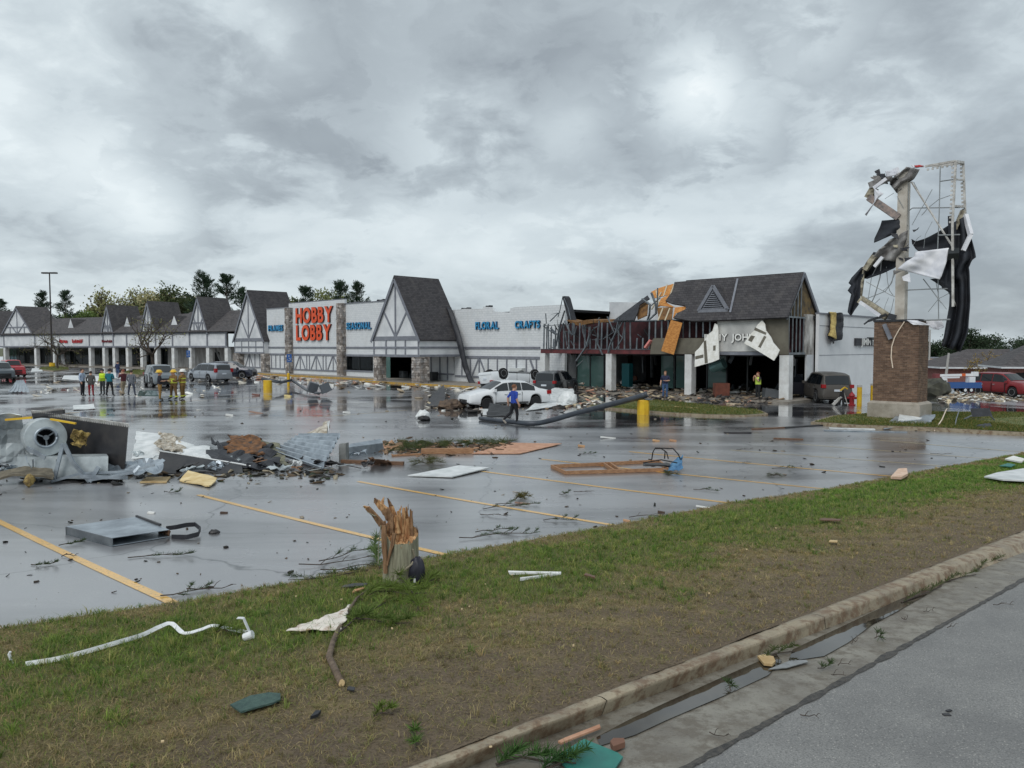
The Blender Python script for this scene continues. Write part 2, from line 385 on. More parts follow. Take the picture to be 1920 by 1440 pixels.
def greenness(q, t, x, y):
    n = nz(x*.8, y*.8, 3)*.75+nz(x*2.6, y*2.6, 9)*.5+nz(x*7, y*7, 4)*.3
    right = min(1, max(0, (q-8)/6))
    gcen = .33; e = 1.0-abs(t-gcen)/(.40-.06*right)
    return e*1.25+n+.10*right-.05
vg = MB(); nq, ntt = 320, 40
def qq(u): return Q0+(Q1-Q0)*u**1.6
vcol = []
def vfn(u, v):
    q = qq(u); p = vpos(q, v); g_ = greenness(q, v, p.x, p.y); f = max(0, min(1, g_))
    soil = Vector(lin((122, 108, 91))); dead = Vector(lin((146, 130, 97))); grn = Vector(lin((98, 106, 58)))
    e = max(0, min(1, .75+1.2*nz(p.x*3, p.y*3, 5)-(1.1 if v > .62 else 0)*(v-.62)*3))
    c = soil.lerp(dead, e).lerp(grn, f*.75); vcol.append(c*(1+.22*nz(p.x*9, p.y*9, 2))); return p
vg.grid(vfn, nq, ntt)
def verge_mat():
    m = attr_mat('verge_soil', .85, .2); nt = m.node_tree; b = nt.nodes['Principled BSDF']; t = nt.nodes.new('ShaderNodeTexCoord')
    f = tnoise(nt, t.outputs['Object'], 42, 6, .75); a = [n for n in nt.nodes if n.type == 'ATTRIBUTE'][0]
    c = mixc(nt, ramp(nt, f, (.34, .0), (.68, 1.0)), a.outputs['Color'], a.outputs['Color']); nt.links.remove(b.inputs['Base Color'].links[0])
    c = mixc(nt, ramp(nt, f, (.3, 1.0), (.52, 0.0)), a.outputs['Color'], (66, 56, 46)); c = mixc(nt, ramp(nt, f, (.6, 0.0), (.8, .55)), c, (168, 146, 108))
    nt.links.new(c, b.inputs['Base Color'])
    bp = nt.nodes.new('ShaderNodeBump'); bp.inputs['Strength'].default_value = .9; bp.inputs['Distance'].default_value = .03; nt.links.new(f, bp.inputs['Height']); nt.links.new(bp.outputs[0], b.inputs['Normal'])
    return m
vo = vg.build('grass_verge', verge_mat(), smooth=True, fix=False); ca = vo.data.color_attributes.new('col', 'FLOAT_COLOR', 'POINT')
ca.data.foreach_set('color', np.array([(c[0], c[1], c[2], 1) for c in vcol], np.float32).ravel()); struct(vo)
# ---- concrete kerb in cast lengths, gutter pan, street
def concrete(name, c, c2, stain=None, rough=.75):
    m, nt, b = nodes_mat(name); t = nt.nodes.new('ShaderNodeTexCoord'); s = t.outputs['Object']
    f = tnoise(nt, s, 38, 6, .7); g2 = tnoise(nt, s, 2.6, 6, .65); col = mixc(nt, ramp(nt, g2, (.36, 0.0), (.64, 1.0)), c, c2)
    if stain: col = mixc(nt, ramp(nt, tnoise(nt, s, 7, 6, .7), (.47, 0.0), (.6, .85)), col, stain)
    col = mixc(nt, ramp(nt, f, (.3, .55), (.45, 0.0)), col, (60, 54, 46)); nt.links.new(col, b.inputs['Base Color'])
    nt.links.new(ramp(nt, g2, (.35, rough), (.65, rough*.55)), b.inputs['Roughness'])
    bp = nt.nodes.new('ShaderNodeBump'); bp.inputs['Strength'].default_value = .6; bp.inputs['Distance'].default_value = .008; nt.links.new(f, bp.inputs['Height']); nt.links.new(bp.outputs[0], b.inputs['Normal'])
    return m
M_KERB = concrete('kerb_concrete', (164, 152, 130), (138, 126, 106), (112, 88, 66)); M_PAN = concrete('gutter_concrete', (140, 136, 126), (112, 106, 96), (100, 92, 80), .6)
kerb = MB(); 
kerb.grid(lambda u, v: (lambda p: (p.x, p.y, gz(p.x, p.y)-.05))(K0(qq(u)).lerp(K2(qq(u)), v)), 60, 1)
KERB = struct(kerb.build('street_kerb', M_KERB))
qk = Vector(P(1490, 1170)[:2]).dot(D45); qs = [-.2]+[qk+3.05*i for i in range(-3, 12) if -.1 < qk+3.05*i < 33]+[33.5]
for qa, qb in zip(qs, qs[1:]):
    kb = MB(); sec = []
    def kfn(u, v, qa=qa, qb=qb):
        q = qa+.004+(qb-qa-.008)*u; a, b, c = K0(q), K1(q), K2(q); h = gz(b.x, b.y)
        A = Vector((a.x, a.y, gz(a.x, a.y)+.138)); B = Vector((b.x, b.y, h+.132)); Cc = Vector((c.x, c.y, gz(c.x, c.y)+.01)); A0 = Vector((a.x, a.y, gz(a.x, a.y)-.02))
        pts = [A0, A, A.lerp(B, .5)+Vector((0, 0, .004)), B.lerp(A, .2), B.lerp(Cc, .12)+Vector((0, 0, .012)), B.lerp(Cc, .5), Cc]
        k = v*(len(pts)-1); i = min(len(pts)-2, int(k)); p = pts[i].lerp(pts[i+1], k-i)
        e = .010*nz(p.x*5, p.y*5, p.z*5)+.006*nz(p.x*17, p.y*17, p.z*9); return p+Vector((e*.6, -e*.6, e))
    kb.grid(kfn, max(6, int((qb-qa)*18)), 12); kb.build('kerb_stone', M_KERB, KERB, smooth=True)
pan = MB(); pan.grid(lambda u, v: (lambda p: (p.x, p.y, gz(p.x, p.y)+.012+.006*nz(p.x*2, p.y*2)))(K2(qq(u)).lerp(Sy(qq(u)), v)), 160, 6)
struct(pan.build('gutter_pan', M_PAN, smooth=True))
for px0, py0, px1, py1 in ((1640,1226,1580,1221),(1905,1087,1870,1082)): pass
def street_mat():
    m, nt, b = nodes_mat('street_asphalt'); t = nt.nodes.new('ShaderNodeTexCoord'); s = t.outputs['Object']
    f = tnoise(nt, s, 90, 3, .6); vo_ = nt.nodes.new('ShaderNodeTexVoronoi'); vo_.inputs['Scale'].default_value = 130; nt.links.new(s, vo_.inputs['Vector'])
    g2 = tnoise(nt, s, 1.4, 5, .6)
    col = mixc(nt, ramp(nt, g2, (.35, 0.0), (.65, 1.0)), (120, 119, 117), (142, 141, 138)); col = mixc(nt, ramp(nt, f, (.35, .75), (.55, 0.0)), col, (78, 78, 78))
    sp = nt.nodes.new('ShaderNodeSeparateColor'); nt.links.new(vo_.outputs['Color'], sp.inputs[0])
    col = mixc(nt, ramp(nt, sp.outputs[0], (.972, 0.0), (.985, .6)), col, (190, 186, 178)); nt.links.new(col, b.inputs['Base Color'])
    nt.links.new(ramp(nt, g2, (.3, .42), (.7, .6)), b.inputs['Roughness'])
    bp = nt.nodes.new('ShaderNodeBump'); bp.inputs['Strength'].default_value = .7; bp.inputs['Distance'].default_value = .006; nt.links.new(f, bp.inputs['Height']); nt.links.new(bp.outputs[0], b.inputs['Normal'])
    return m
NRM = Vector((sin(radians(46.5)), -cos(radians(46.5))))
st = MB()
def stf(u, v):
    q = qq(u); p = Sy(q)
    w = 9.5*v; p = p+NRM*w+NRM*(.03*nz(q*2.1, 4)+.02*nz(q*9, 4) if v == 0 else 0); return (p.x, p.y, gz(p.x, p.y)+.016+.03*(1-(1-min(1, w/4))**2))
st.grid(stf, 220, 16); struct(st.build('road', street_mat(), smooth=True))
# crumbled dark joint between pan and tarmac
jn = MB()
def jf(u, v):
    q = .3+11*u; p = Sy(q); w = .022+.045*abs(nz(q*2.3, 7))+.02*nz(q*11, 2); p = p+NRM*((v-.5)*w*1.6); return (p.x, p.y, gz(p.x, p.y)+.022+.004*nz(p.x*20, p.y*20))
jn.grid(jf, 200, 3); struct(jn.build('road_joint', mat('joint_tar', (48, 46, 44), .5, c2=(82, 78, 72), scale=20, bump=.8, bscale=60), smooth=True))
# gutter puddles
M_WATER = mat('puddle_water', (58, 52, 42), .03, c2=(44, 40, 34), scale=3, spec=.6)
def puddle(top, bot):
    w = MB(); n = len(top)-1
    w.grid(lambda u, v: (lambda a, b: a.lerp(b, v))(P(*top[round(u*n)], .021), P(*bot[round(u*n)], .021)), n, 1)
    o = w.build('gutter_water', M_WATER); return struct(o)
puddle([(1118,1382),(1180,1349),(1240,1321),(1300,1294),(1360,1267),(1422,1240),(1456,1226)], [(1126,1398),(1190,1378),(1250,1350),(1306,1326),(1372,1298),(1440,1266),(1466,1240)])
puddle([(1486,1218),(1530,1197),(1580,1174),(1630,1150),(1690,1122),(1740,1100),(1770,1086)], [(1478,1240),(1545,1230),(1590,1205),(1634,1172),(1690,1142),(1735,1116),(1772,1092)])
# ---- traffic islands
M_LAWN = mat('island_lawn', (76, 92, 40), .9, c2=(112, 108, 62), scale=1.6, bump=.8, bscale=30)
def island(px, name, dz=.14, step=None):
    pts = [P(*a) for a in px]; n = len(pts)
    c = MB(); ctr = sum(pts, Vector())/n
    q = [ctr+(p-ctr)*(1-.16/max(.5, (p-ctr).length)) for p in pts]
    i = c.v(*[p+Vector((0, 0, dz+.012)) for p in q]); j = c.v(ctr+Vector((0, 0, dz+.06)))
    for k in range(n): c.f((i+k, i+(k+1) % n, j))
    o = struct(c.build(name, M_LAWN))
    for k in range(n):
        a, b = pts[k], pts[(k+1) % n]; qa, qb = q[k], q[(k+1) % n]; z = Vector((0, 0, dz)); s_ = MB()
        s_.hexa([a, b, qb, qa, a+z, b+z, qb+z, qa+z]); s_.build('kerb_stone', M_KERB, o)
    return o
ISL = {}
ISL['sign'] = island([(1520,797),(1600,803),(1680,806),(1760,809),(1840,814),(1920,818),(2010,824),(2120,830),(2120,780),(2000,779),(1900,778),(1820,778),(1740,777),(1640,779),(1560,785)], 'sign_island')
ISL['shop'] = island([(1100,764),(1160,769),(1215,774),(1270,778),(1330,781),(1400,782),(1440,779),(1425,772),(1350,764),(1280,757),(1225,753),(1160,756)], 'shop_island', .09)
ISL['lamp'] = island([(72,694),(100,697),(130,694),(128,690),(104,688),(78,690)], 'lamp_island')
ISL['tree'] = island([(232,701),(260,705),(296,702),(292,697),(262,695),(238,697)], 'tree_island')
# ---- sidewalks
M_WALK = concrete('walk_concrete', (150, 144, 134), (120, 112, 104)); M_YK = mat('yellow_kerb_paint', (196, 150, 46), .6, c2=(150, 128, 82), scale=3)
def walk(fr, x0, x1, y0, y1, kerbm, name='sidewalk'):
    o = MB().box(x0, x1, y0+.15, y1, -.05, .13).build(name, M_WALK); o.location = fr.w(0, 0, 0); o.rotation_euler = (0, 0, fr.a); struct(o)
    MB().box(x0, x1, y0, y0+.15, -.05, .127).build('kerb_edge', kerbm, o); return o
walk(HL, -44, -9.0, -2.6, 3, M_YK); walk(HL, -8.99, 9.6, -5.2, 2.9, M_YK); walk(JJ, -13.4, 7.6, -1.5, 3.2, M_WALK); walk(LW, -64, 2.5, -1.2, 4, M_WALK)
# ================================================================== the shopping centre
def pat(name, c, c2, mortar, row, brick, bump=.5, rough=.75, wear=None, mort=.012, axis='xz'):
    """coursed surface (painted brick, shingles): joints as fine relief, colour variation per piece"""
    m, nt, b = nodes_mat(name); L = nt.links; t = nt.nodes.new('ShaderNodeTexCoord'); s = t.outputs['Object']
    sp = nt.nodes.new('ShaderNodeSeparateXYZ'); L.new(s, sp.inputs[0]); cm = nt.nodes.new('ShaderNodeCombineXYZ')
    ad = nt.nodes.new('ShaderNodeMath'); ad.operation = 'ADD'; L.new(sp.outputs[0], ad.inputs[0]); L.new(sp.outputs[1], ad.inputs[1])
    L.new(ad.outputs[0], cm.inputs[0]); L.new(sp.outputs[2], cm.inputs[1])
    br = nt.nodes.new('ShaderNodeTexBrick'); br.inputs['Scale'].default_value = 1; br.inputs['Brick Width'].default_value = brick; br.inputs['Row Height'].default_value = row
    br.inputs['Mortar Size'].default_value = mort; br.inputs['Mortar Smooth'].default_value = .3; br.inputs['Bias'].default_value = -.2
    br.inputs['Color1'].default_value = (*lin(c), 1); br.inputs['Color2'].default_value = (*lin(c2), 1); br.inputs['Mortar'].default_value = (*lin(mortar), 1); L.new(cm.outputs[0], br.inputs['Vector'])
    col = br.outputs['Color']
    if wear: col = mixc(nt, ramp(nt, tnoise(nt, s, 1.1, 7, .7, sc=(1, 1, .35)), (.52, 0.0), (.72, .55)), col, wear)
    L.new(col, b.inputs['Base Color']); b.inputs['Roughness'].default_value = rough; b.inputs['Specular IOR Level'].default_value = .3
    bp = nt.nodes.new('ShaderNodeBump'); bp.inputs['Strength'].default_value = bump; bp.inputs['Distance'].default_value = .02; bp.invert = True
    L.new(br.outputs['Fac'], bp.inputs['Height']); b3 = nt.nodes.new('ShaderNodeBump'); b3.inputs['Strength'].default_value = .35; b3.inputs['Distance'].default_value = .02
    L.new(tnoise(nt, s, 6, 5, .7), b3.inputs['Height']); L.new(bp.outputs[0], b3.inputs['Normal']); L.new(b3.outputs[0], b.inputs['Normal'])
    return m
M_WB = pat('painted_brick', (216, 219, 221), (206, 210, 213), (190, 195, 199), .2, .42, .5, .7, (186, 188, 186))
M_SH = pat('asphalt_shingle', (74, 72, 74), (54, 52, 55), (38, 37, 39), .16, .32, .5, .8, (92, 88, 86), .01)
M_SH2 = pat('older_shingle', (90, 87, 88), (68, 66, 68), (46, 45, 46), .16, .32, .5, .8, (104, 98, 95), .01)
M_PAN2 = mat('white_panel', (216, 218, 220), .65, c2=(194, 197, 200), scale=.8); M_TRIM = mat('grey_trim', (128, 131, 139), .6, c2=(112, 115, 124), scale=2)
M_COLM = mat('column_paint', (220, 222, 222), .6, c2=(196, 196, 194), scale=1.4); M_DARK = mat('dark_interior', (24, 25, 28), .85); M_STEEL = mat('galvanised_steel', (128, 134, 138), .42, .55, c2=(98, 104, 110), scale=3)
M_MAROON = mat('maroon_wall', (78, 40, 44), .85, c2=(42, 24, 28), scale=1.2); M_REDBEAM = mat('red_beam', (104, 48, 50), .6, c2=(78, 38, 40), scale=2)
M_OSB = mat('bare_board', (206, 146, 78), .8, c2=(168, 108, 52), scale=6, stretch=(1, 1, 3)); M_SHEATH = mat('brown_sheathing', (112, 108, 96), .85, c2=(96, 92, 82), scale=1.2)
M_FOAM = mat('white_foam', (238, 238, 234), .7, c2=(220, 218, 210), scale=4); M_BLACK = mat('black_rubber', (34, 35, 40), .6, c2=(50, 52, 58), scale=3, bump=.3, bscale=8)
M_GLASS = glass_mat('shop_glass'); M_TEAL = glass_mat('green_shop_glass', (150, 190, 184), .25, base=(92, 122, 118)); M_MULL = mat('dark_mullion', (34, 38, 40), .45)
def stone_mat():
    m, nt, b = nodes_mat('field_stone'); t = nt.nodes.new('ShaderNodeTexCoord'); v = nt.nodes.new('ShaderNodeTexVoronoi'); v.inputs['Scale'].default_value = 3.6; nt.links.new(t.outputs['Object'], v.inputs['Vector'])
    sp = nt.nodes.new('ShaderNodeSeparateColor'); nt.links.new(v.outputs['Color'], sp.inputs[0]); r = nt.nodes.new('ShaderNodeValToRGB'); e = r.color_ramp.elements
    e[0].color = (*lin((104, 98, 94)), 1); e[1].color = (*lin((214, 206, 198)), 1); x = e.new(.4); x.color = (*lin((160, 150, 142)), 1); x = e.new(.7); x.color = (*lin((138, 136, 136)), 1)
    nt.links.new(sp.outputs[0], r.inputs[0]); nt.links.new(r.outputs[0], b.inputs['Base Color']); b.inputs['Roughness'].default_value = .85; return m
M_STONE = stone_mat(); M_MORT = mat('stone_mortar', (120, 112, 104), .9)
def at_frame(o, fr): o.location = fr.w(0, 0, 0); o.rotation_euler = (0, 0, fr.a); return o
def pillar(par, x0, x1, y0, y1, z1, seed):
    r = random.Random(seed); core = MB().box(x0, x1, y0, y1, 0, z1).build('stone_pillar', M_MORT, par)
    st_ = MB(); z = .02
    while z < z1-.08:
        h = min(r.uniform(.16, .3), z1-z-.02); x = x0
        while x < x1-.05:
            w = min(r.uniform(.16, .36), x1-x); d = r.uniform(.03, .09)
            st_.hexa([(x+.015, y0-d*.6, z+.01), (x+w-.015, y0-d*.7, z+.02), (x+w-.01, y0+.05, z), (x+.01, y0+.05, z), (x+.03, y0-d, z+h-.03), (x+w-.03, y0-d*.8, z+h-.02), (x+w-.01, y0+.05, z+h-.01), (x+.01, y0+.05, z+h-.01)]); x += w
        y = y0
        while y < y1-.05:
            w = min(r.uniform(.16, .36), y1-y); d = r.uniform(.03, .08)
            st_.hexa([(x1-.05, y+.01, z), (x1+d*.7, y+.02, z+.01), (x1+d*.7, y+w-.02, z+.02), (x1-.05, y+w-.01, z), (x1-.05, y+.01, z+h-.01), (x1+d, y+.03, z+h-.03), (x1+d, y+w-.03, z+h-.03), (x1-.05, y+w-.01, z+h-.01)]); y += w
        z += h
    o = st_.build('stonework', M_STONE, core); o['kind'] = 'stuff'; return core
def strips(par, segs, y, w=.16, d=.07, m=None):  # timber strips on a wall plane: (x0,z0,x1,z1[,w])
    for sg in segs:
        a = Vector((sg[0], y-d/2+.001*R.random(), sg[1])); b = Vector((sg[2], y-d/2, sg[3])); ww = sg[4] if len(sg) > 4 else w
        MB().bar(a, b, d, ww, up=(0, 0, 1) if abs(a.x-b.x) > .01 else (1, 0, 0)).build('timber_strip', m or M_TRIM, par)
def aframe(par, xc, hw, ze, za, y0, y1, shm, ov=.22, lower=None, strip_w=.17):
    """steep gable: white triangular front with strips, shingled slopes running back"""
    fr = MB().slab([(xc-hw, y0, ze), (xc+hw, y0, ze), (xc, y0, za)], (0, .15, 0)).build('gable_front', M_PAN2, par)
    k = (za-ze)/hw; dz = .12
    for sg in (-1, 1):
        e = xc+sg*(hw+ov); zz0 = ze-k*ov
        s_ = MB().hexa([(xc, y0-.16, za+.05), (e, y0-.16, zz0+.05), (e, y1, zz0+.05), (xc, y1, za+.05), (xc, y0-.16, za+.05+dz*2.4), (e+sg*.1, y0-.16, zz0+dz*1.2), (e+sg*.1, y1, zz0+dz*1.2), (xc, y1, za+.05+dz*2.4)])
        rf = s_.build('roof_slope', shm, par)
        MB().bar((xc, y0-.19, za-.05), (e, y0-.19, zz0-.05), .05, .26, up=(0, 1, 0) if 0 else (0, 0, 1)).build('rake_board', M_TRIM, rf)
    strips(fr, [(xc, ze, xc, za-.5), (xc-hw+.3, ze+.08, xc+hw-.3, ze+.08, .2), (xc, ze+.1, xc-hw*.52, ze+(za-ze)*.47), (xc, ze+.1, xc+hw*.52, ze+(za-ze)*.47)], y0-.002, strip_w)
    return fr
def roofslab(par, name, quad, th, m):
    q = [Vector(p) for p in quad]; n = (q[1]-q[0]).cross(q[3]-q[0]).normalized()
    if n.z < 0: n = -n
    return MB().hexa(q+[p+n*th for p in q]).build(name, m, par)
# ---------------- craft store
CS = at_frame(thing('craft_store', 'long white half-timbered store with big orange letters and two steep dark gables', 'store'), HL)
def wall(par, x0, x1, z0, z1, m, y0=0.0, th=.3, name='wall'): return MB().box(x0, x1, y0, y0+th, z0, z1).build(name, m, par)
wall(CS, -36.4, -30.9, 0, 7.95, M_WB); wall(CS, -30.9, -19.1, 0, 8.42, M_WB, -.06)
wall(CS, -19.1, -14, 0, .68, M_WB); wall(CS, -19.1, -14, 2.36, 7.92, M_WB); wall(CS, -14, -12.0, 0, 7.92, M_WB); wall(CS, -12.0, -6.6, 2.45, 7.92, M_WB); wall(CS, -6.6, -1.2, 0, 6.68, M_PAN2)
top = [HL.px(*p) for p in ((843,582),(870,579),(905,579),(906,575),(922,576),(927,584),(955,586),(957,578),(966,576),(1000,574),(1060,571))]
MB().slab([(-1.2, 0, 0)]+[(a, 0, z) for a, z in top]+[(12, 0, 0)], (0, .3, 0)).build('wall', M_WB, CS)
MB().slab([(11.9, 6, 5.3), (11.9, 6, 7.1), (16, 6, 6.9), (24, 6, 6.75), (26, 6, 6.0), (30, 6, 5.4), (30, 6, 5.3)], (0, .3, 0)).build('wall', M_PAN2, CS)
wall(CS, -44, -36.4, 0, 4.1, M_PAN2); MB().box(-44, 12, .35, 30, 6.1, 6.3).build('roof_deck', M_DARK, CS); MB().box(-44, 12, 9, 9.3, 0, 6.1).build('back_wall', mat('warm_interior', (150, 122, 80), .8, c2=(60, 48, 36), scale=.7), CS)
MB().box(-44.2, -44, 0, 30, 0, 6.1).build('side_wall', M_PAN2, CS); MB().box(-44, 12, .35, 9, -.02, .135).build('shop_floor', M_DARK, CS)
MB().box(-44, 12, .35, 9, 2.9, 3.0).build('ceiling', mat('ceiling_tile', (120, 112, 96), .9), CS)
# parapet debris on the torn roof edge
for k, (px, py, w) in enumerate(((872,579,.7),(915,575,.35),(665,568,.5),(714,563,.9))):
    s_, z_ = HL.px(px, py, .6); MB().slab([(s_-w, .5, z_-.25), (s_+w*.8, .4, z_-.3), (s_+w*.6, .5, z_+.12), (s_-w*.2, .6, z_+.02), (s_-w*.5, .5, z_+.1)], (0, .5, 0)).build('roofing_scrap', M_BLACK, CS)
# parapet caps
for x0, x1, z in ((-36.4, -30.9, 7.95), (-30.9, -19.1, 8.42), (-19.1, -6.6, 7.92)): MB().box(x0, x1, -.09, .34, z+.002, z+.07).build('parapet_cap', M_TRIM, CS)
# banding
for x0, x1 in ((-36.3, -31.0), (-30.0, -19.9), (-19.0, -7.3), (-.4, 9.4)):
    strips(CS, [(x0, 3.2, x1, 3.2, .2), (x0, 2.37, x1, 2.37, .22)], -.061 if x0 == -30.0 else 0)
for x0, x1 in ((-35.7, -31.0), (-30.0, -19.9), (-1.1, 9.4)): strips(CS, [(x0, .62, x1, .62, .16)], -.061 if x0 == -30.0 else 0)
strips(CS, [(-19.0, .72, -14, .72, .14)], -.02)
for k in range(5): strips(CS, [(-35.3+k*1.05, .7, -35.3+k*1.05, 2.26, .12)], 0)
for c in (-28.4, -24.9, -21.4):
    strips(CS, [(c, .7, c, 2.26, .12), (c-.12, 2.22, c-1.1, .74, .13), (c+.12, 2.22, c+1.1, .74, .13), (c-1.45, .7, c-1.45, 2.26, .12), (c+1.45, .7, c+1.45, 2.26, .12)], -.061)
for k in range(9): strips(CS, [(-.2+k*1.15, .7, -.2+k*1.15, 2.26, .12)], 0)
strips(CS, [(2.0, 2.2, 1.2, .75, .14), (2.2, 2.2, 3.0, .75, .14), (8.3, 2.2, 9.2, .4, .16)], 0)
MB().box(-19.05, -14.05, .1, .13, .7, 2.34).build('window_pane', M_GLASS, CS)
for x in (-18.9, -16.6, -14.2): MB().box(x-.05, x+.05, .04, .18, .7, 2.34).build('mullion', M_MULL, CS)
for k in range(4): MB().box(-18.4+k*1.2, -17.9+k*1.2, 1.2, 1.8, .14, 1.2+.3*(k % 3)).build('display_shelf', mat('shelf_brown', (86, 60, 44), .7), CS)
for k, (x, h, w) in enumerate(((-11.6, .8, .7), (-10.6, .55, .8), (-9.6, 1.5, .3), (-9.0, 1.1, .6), (-7.6, .7, .8), (-8.4, 1.8, .2))): MB().box(x, x+w, 1.5+.5*(k % 2), 2.1+.5*(k % 2), .14, h).build('shop_fixture', M_MULL if k % 2 else M_STEEL, CS)
MB().box(-12.05, -11.7, -.1, .2, .13, 2.45).build('door_jamb', M_COLM, CS); MB().box(-11.7, -11.0, -.06, -.02, .15, 2.4).build('door_leaf', M_TEAL, CS)
pillar(CS, -31.0, -30.05, -.55, .3, 7.9, 1); pillar(CS, -19.95, -19.0, -.55, .3, 8.0, 2); pillar(CS, -44.1, -42.6, -.75, .2, 2.45, 3); pillar(CS, -36.6, -35.75, -.75, .2, 2.45, 4)
# left gable
aframe(CS, -40, 3.95, 4.2, 10.15, -.6, 4.8, M_SH)
MB().box(-43.95, -36.0, -.6, -.02, 2.45, 4.2).build('gable_panel', M_PAN2, CS)
strips(CS, [(-43.9, 4.1, -36, 4.1, .22), (-43.9, 3.25, -36, 3.25, .18), (-43.9, 2.52, -36, 2.52, .2)]+[(x, 2.55, x, 4.05, .13) for x in (-43.85, -41.9, -40, -38.1, -36.1)], -.6)
strips(CS, [(-42.5, .66, -36.7, .66, .16), (-41.2, 2.3, -42.2, .72, .13), (-41.0, 2.3, -40.1, .72, .13)]+[(x, .7, x, 2.35, .12) for x in (-41.1, -39.6, -38.3, -37.2)], 0)
# right gable porch
gy = -4.7
aframe(CS, -3.87, 3.38, 4.05, 9.35, gy, .35, M_SH, .18)
MB().box(-7.25, -.5, gy, gy+.25, 2.42, 4.06).build('gable_panel', M_PAN2, CS)
MB().box(-.75, -.5, gy+.25, -.02, 2.42, 3.9).build('porch_side', M_PAN2, CS); MB().box(-7.25, -7.0, gy+.25, -.02, 2.42, 3.9).build('porch_side', M_PAN2, CS)
strips(CS, [(-7.25, 3.98, -.5, 3.98, .2), (-7.25, 3.22, -.5, 3.22, .18), (-7.25, 2.5, -.5, 2.5, .2)]+[(x, 2.55, x, 3.95, .14) for x in (-7.17, -5.3, -3.87, -2.45, -.6)], gy-.002)
for z, w in ((3.9, .18), (3.22, .18), (2.5, .2)): MB().box(-.497, -.44, gy+.02, -.02, z-w/2, z+w/2).build('timber_strip', M_TRIM, CS)
MB().box(-7.0, -.75, gy+.25, 0, 2.45, 2.5).build('porch_ceiling', M_PAN2, CS)
pillar(CS, -7.25, -6.45, gy-.02, gy+.8, 2.42, 5); pillar(CS, -1.55, -.35, gy-.02, gy+1.0, 2.42, 6)
for x in (-5.9, -4.6, -3.3, -2.2): strips(CS, [(x, .2, x, 2.4, .12)], 0)
strips(CS, [(-6.6, .75, -1.3, .75, .14)], 0)
MB().box(-4.4, -3.0, -1.2, -.5, .13, .95).build('porch_bench', M_MULL, CS)
# utility cabinet on the wall
MB().box(6.3, 7.7, -.45, 0, .3, 1.5).build('utility_box', mat('pale_cabinet', (196, 200, 200), .6), CS)
fpth = [(842,577,-.1),(849,598,-.3),(857,622,-.65),(863,645,-.8),(869,672,-.75),(876,697,-.6),(886,719,-1.2)]
def flapc(u, v): k = v*6; i = min(5, int(k)); a, b = HL.p3(fpth[i][0], fpth[i][1], fpth[i][2]), HL.p3(fpth[i+1][0], fpth[i+1][1], fpth[i+1][2]); c = a.lerp(b, k-i); q = HL.w(c.x, c.y, max(.14, c.z)); e = (u-.5)*(.75-.2*abs(v-.5)); return q+Vector((HL.u.x*e, HL.u.y*e, 0))-Vector((HL.n.x, HL.n.y, 0))*(.22*cos((u-.5)*pi))+cr((u*2, v*6, 0), .07, 1.4, 6)
single(MB().sheet(flapc, 8, 30, .05), 'roofing_flap', M_BLACK, 'long black roofing strip hanging from the wide gable down to the walk', 'roofing', HL.w(1.2, -1.2, .14), smooth=True)
# ---------------- letters
def text_sign(name, label, word, fr, box, dy, th, face, side, spread=None, bold=.03, group=None):
    x0, x1, y0, y1 = box; a0, z1 = fr.px(x0, (y0+y1)/2, dy)[0], fr.px((x0+x1)/2, y0, dy)[1]; a1, z0 = fr.px(x1, (y0+y1)/2, dy)[0], fr.px((x0+x1)/2, y1, dy)[1]
    T = thing(name, label, 'sign', fr.w(a0, dy, z0), fr.a, group); chars = []; x = 0
    for chx in word:
        if chx == ' ': x += .35; continue
        cu = bpy.data.curves.new('letter', 'FONT'); cu.body = chx; cu.size = 1; cu.extrude = .1; cu.offset = bold; cu.resolution_u = 3
        ob = bpy.data.objects.new('letter', cu); COL.objects.link(ob); dg = bpy.context.evaluated_depsgraph_get(); me = bpy.data.meshes.new_from_object(ob.evaluated_get(dg)); bpy.data.objects.remove(ob)
        V = np.array([v.co[:] for v in me.vertices]); lo, hi = V.min(0), V.max(0); chars.append((me, V, x-lo[0], lo, hi)); x += hi[0]-lo[0]+.09
    tot = x-.09; H_ = max(h[1] for *_, h in chars)
    sx = (a1-a0)/tot; sz = (z1-z0)/H_
    for me, V, ox, lo, hi in chars:
        W_ = np.stack([(V[:, 0]+ox)*sx, -V[:, 2]/.2*th, V[:, 1]*sz], 1)
        me.vertices.foreach_set('co', W_.astype(np.float32).ravel()); me.materials.clear(); me.materials.append(face); me.materials.append(side); me.update()
        for p in me.polygons: p.material_index = 0 if abs(p.normal.y) > .7 else 1
        o = bpy.data.objects.new('letter', me); COL.objects.link(o); o.parent = T
    return T
M_OR = mat('orange_letter', (226, 84, 36), .45, c2=(214, 76, 30), scale=3); M_ORS = mat('orange_return', (74, 34, 28), .6); M_BL = mat('blue_letter', (54, 142, 190), .45); M_BLS = mat('blue_return', (22, 58, 92), .6)
text_sign('letter_sign', 'large orange block letters, upper word on the raised white wall', 'HOBBY', HL, (556,625,575.5,604), -.12, .3, M_OR, M_ORS, bold=.035)
text_sign('letter_sign', 'large orange block letters, lower word on the raised white wall', 'LOBBY', HL, (557,622,608.5,637), -.12, .3, M_OR, M_ORS, bold=.035)
for w, b, l in (('FRAMES', (504,531,609.5,620.5), 'small blue letters between the narrow gable and the first stone pillar'), ('SEASONAL', (650.5,696,604,617), 'small blue letters between the second stone pillar and the wide gable'),
                ('FLORAL', (892.5,935.5,603,617), 'small blue letters right of the wide gable, left word of two'), ('CRAFTS', (966.5,1013,601,615), 'small blue letters beside the wrecked shop corner')):
    text_sign('letter_sign', l, w, HL, b, -.08, .2, M_BL, M_BLS, bold=.03)
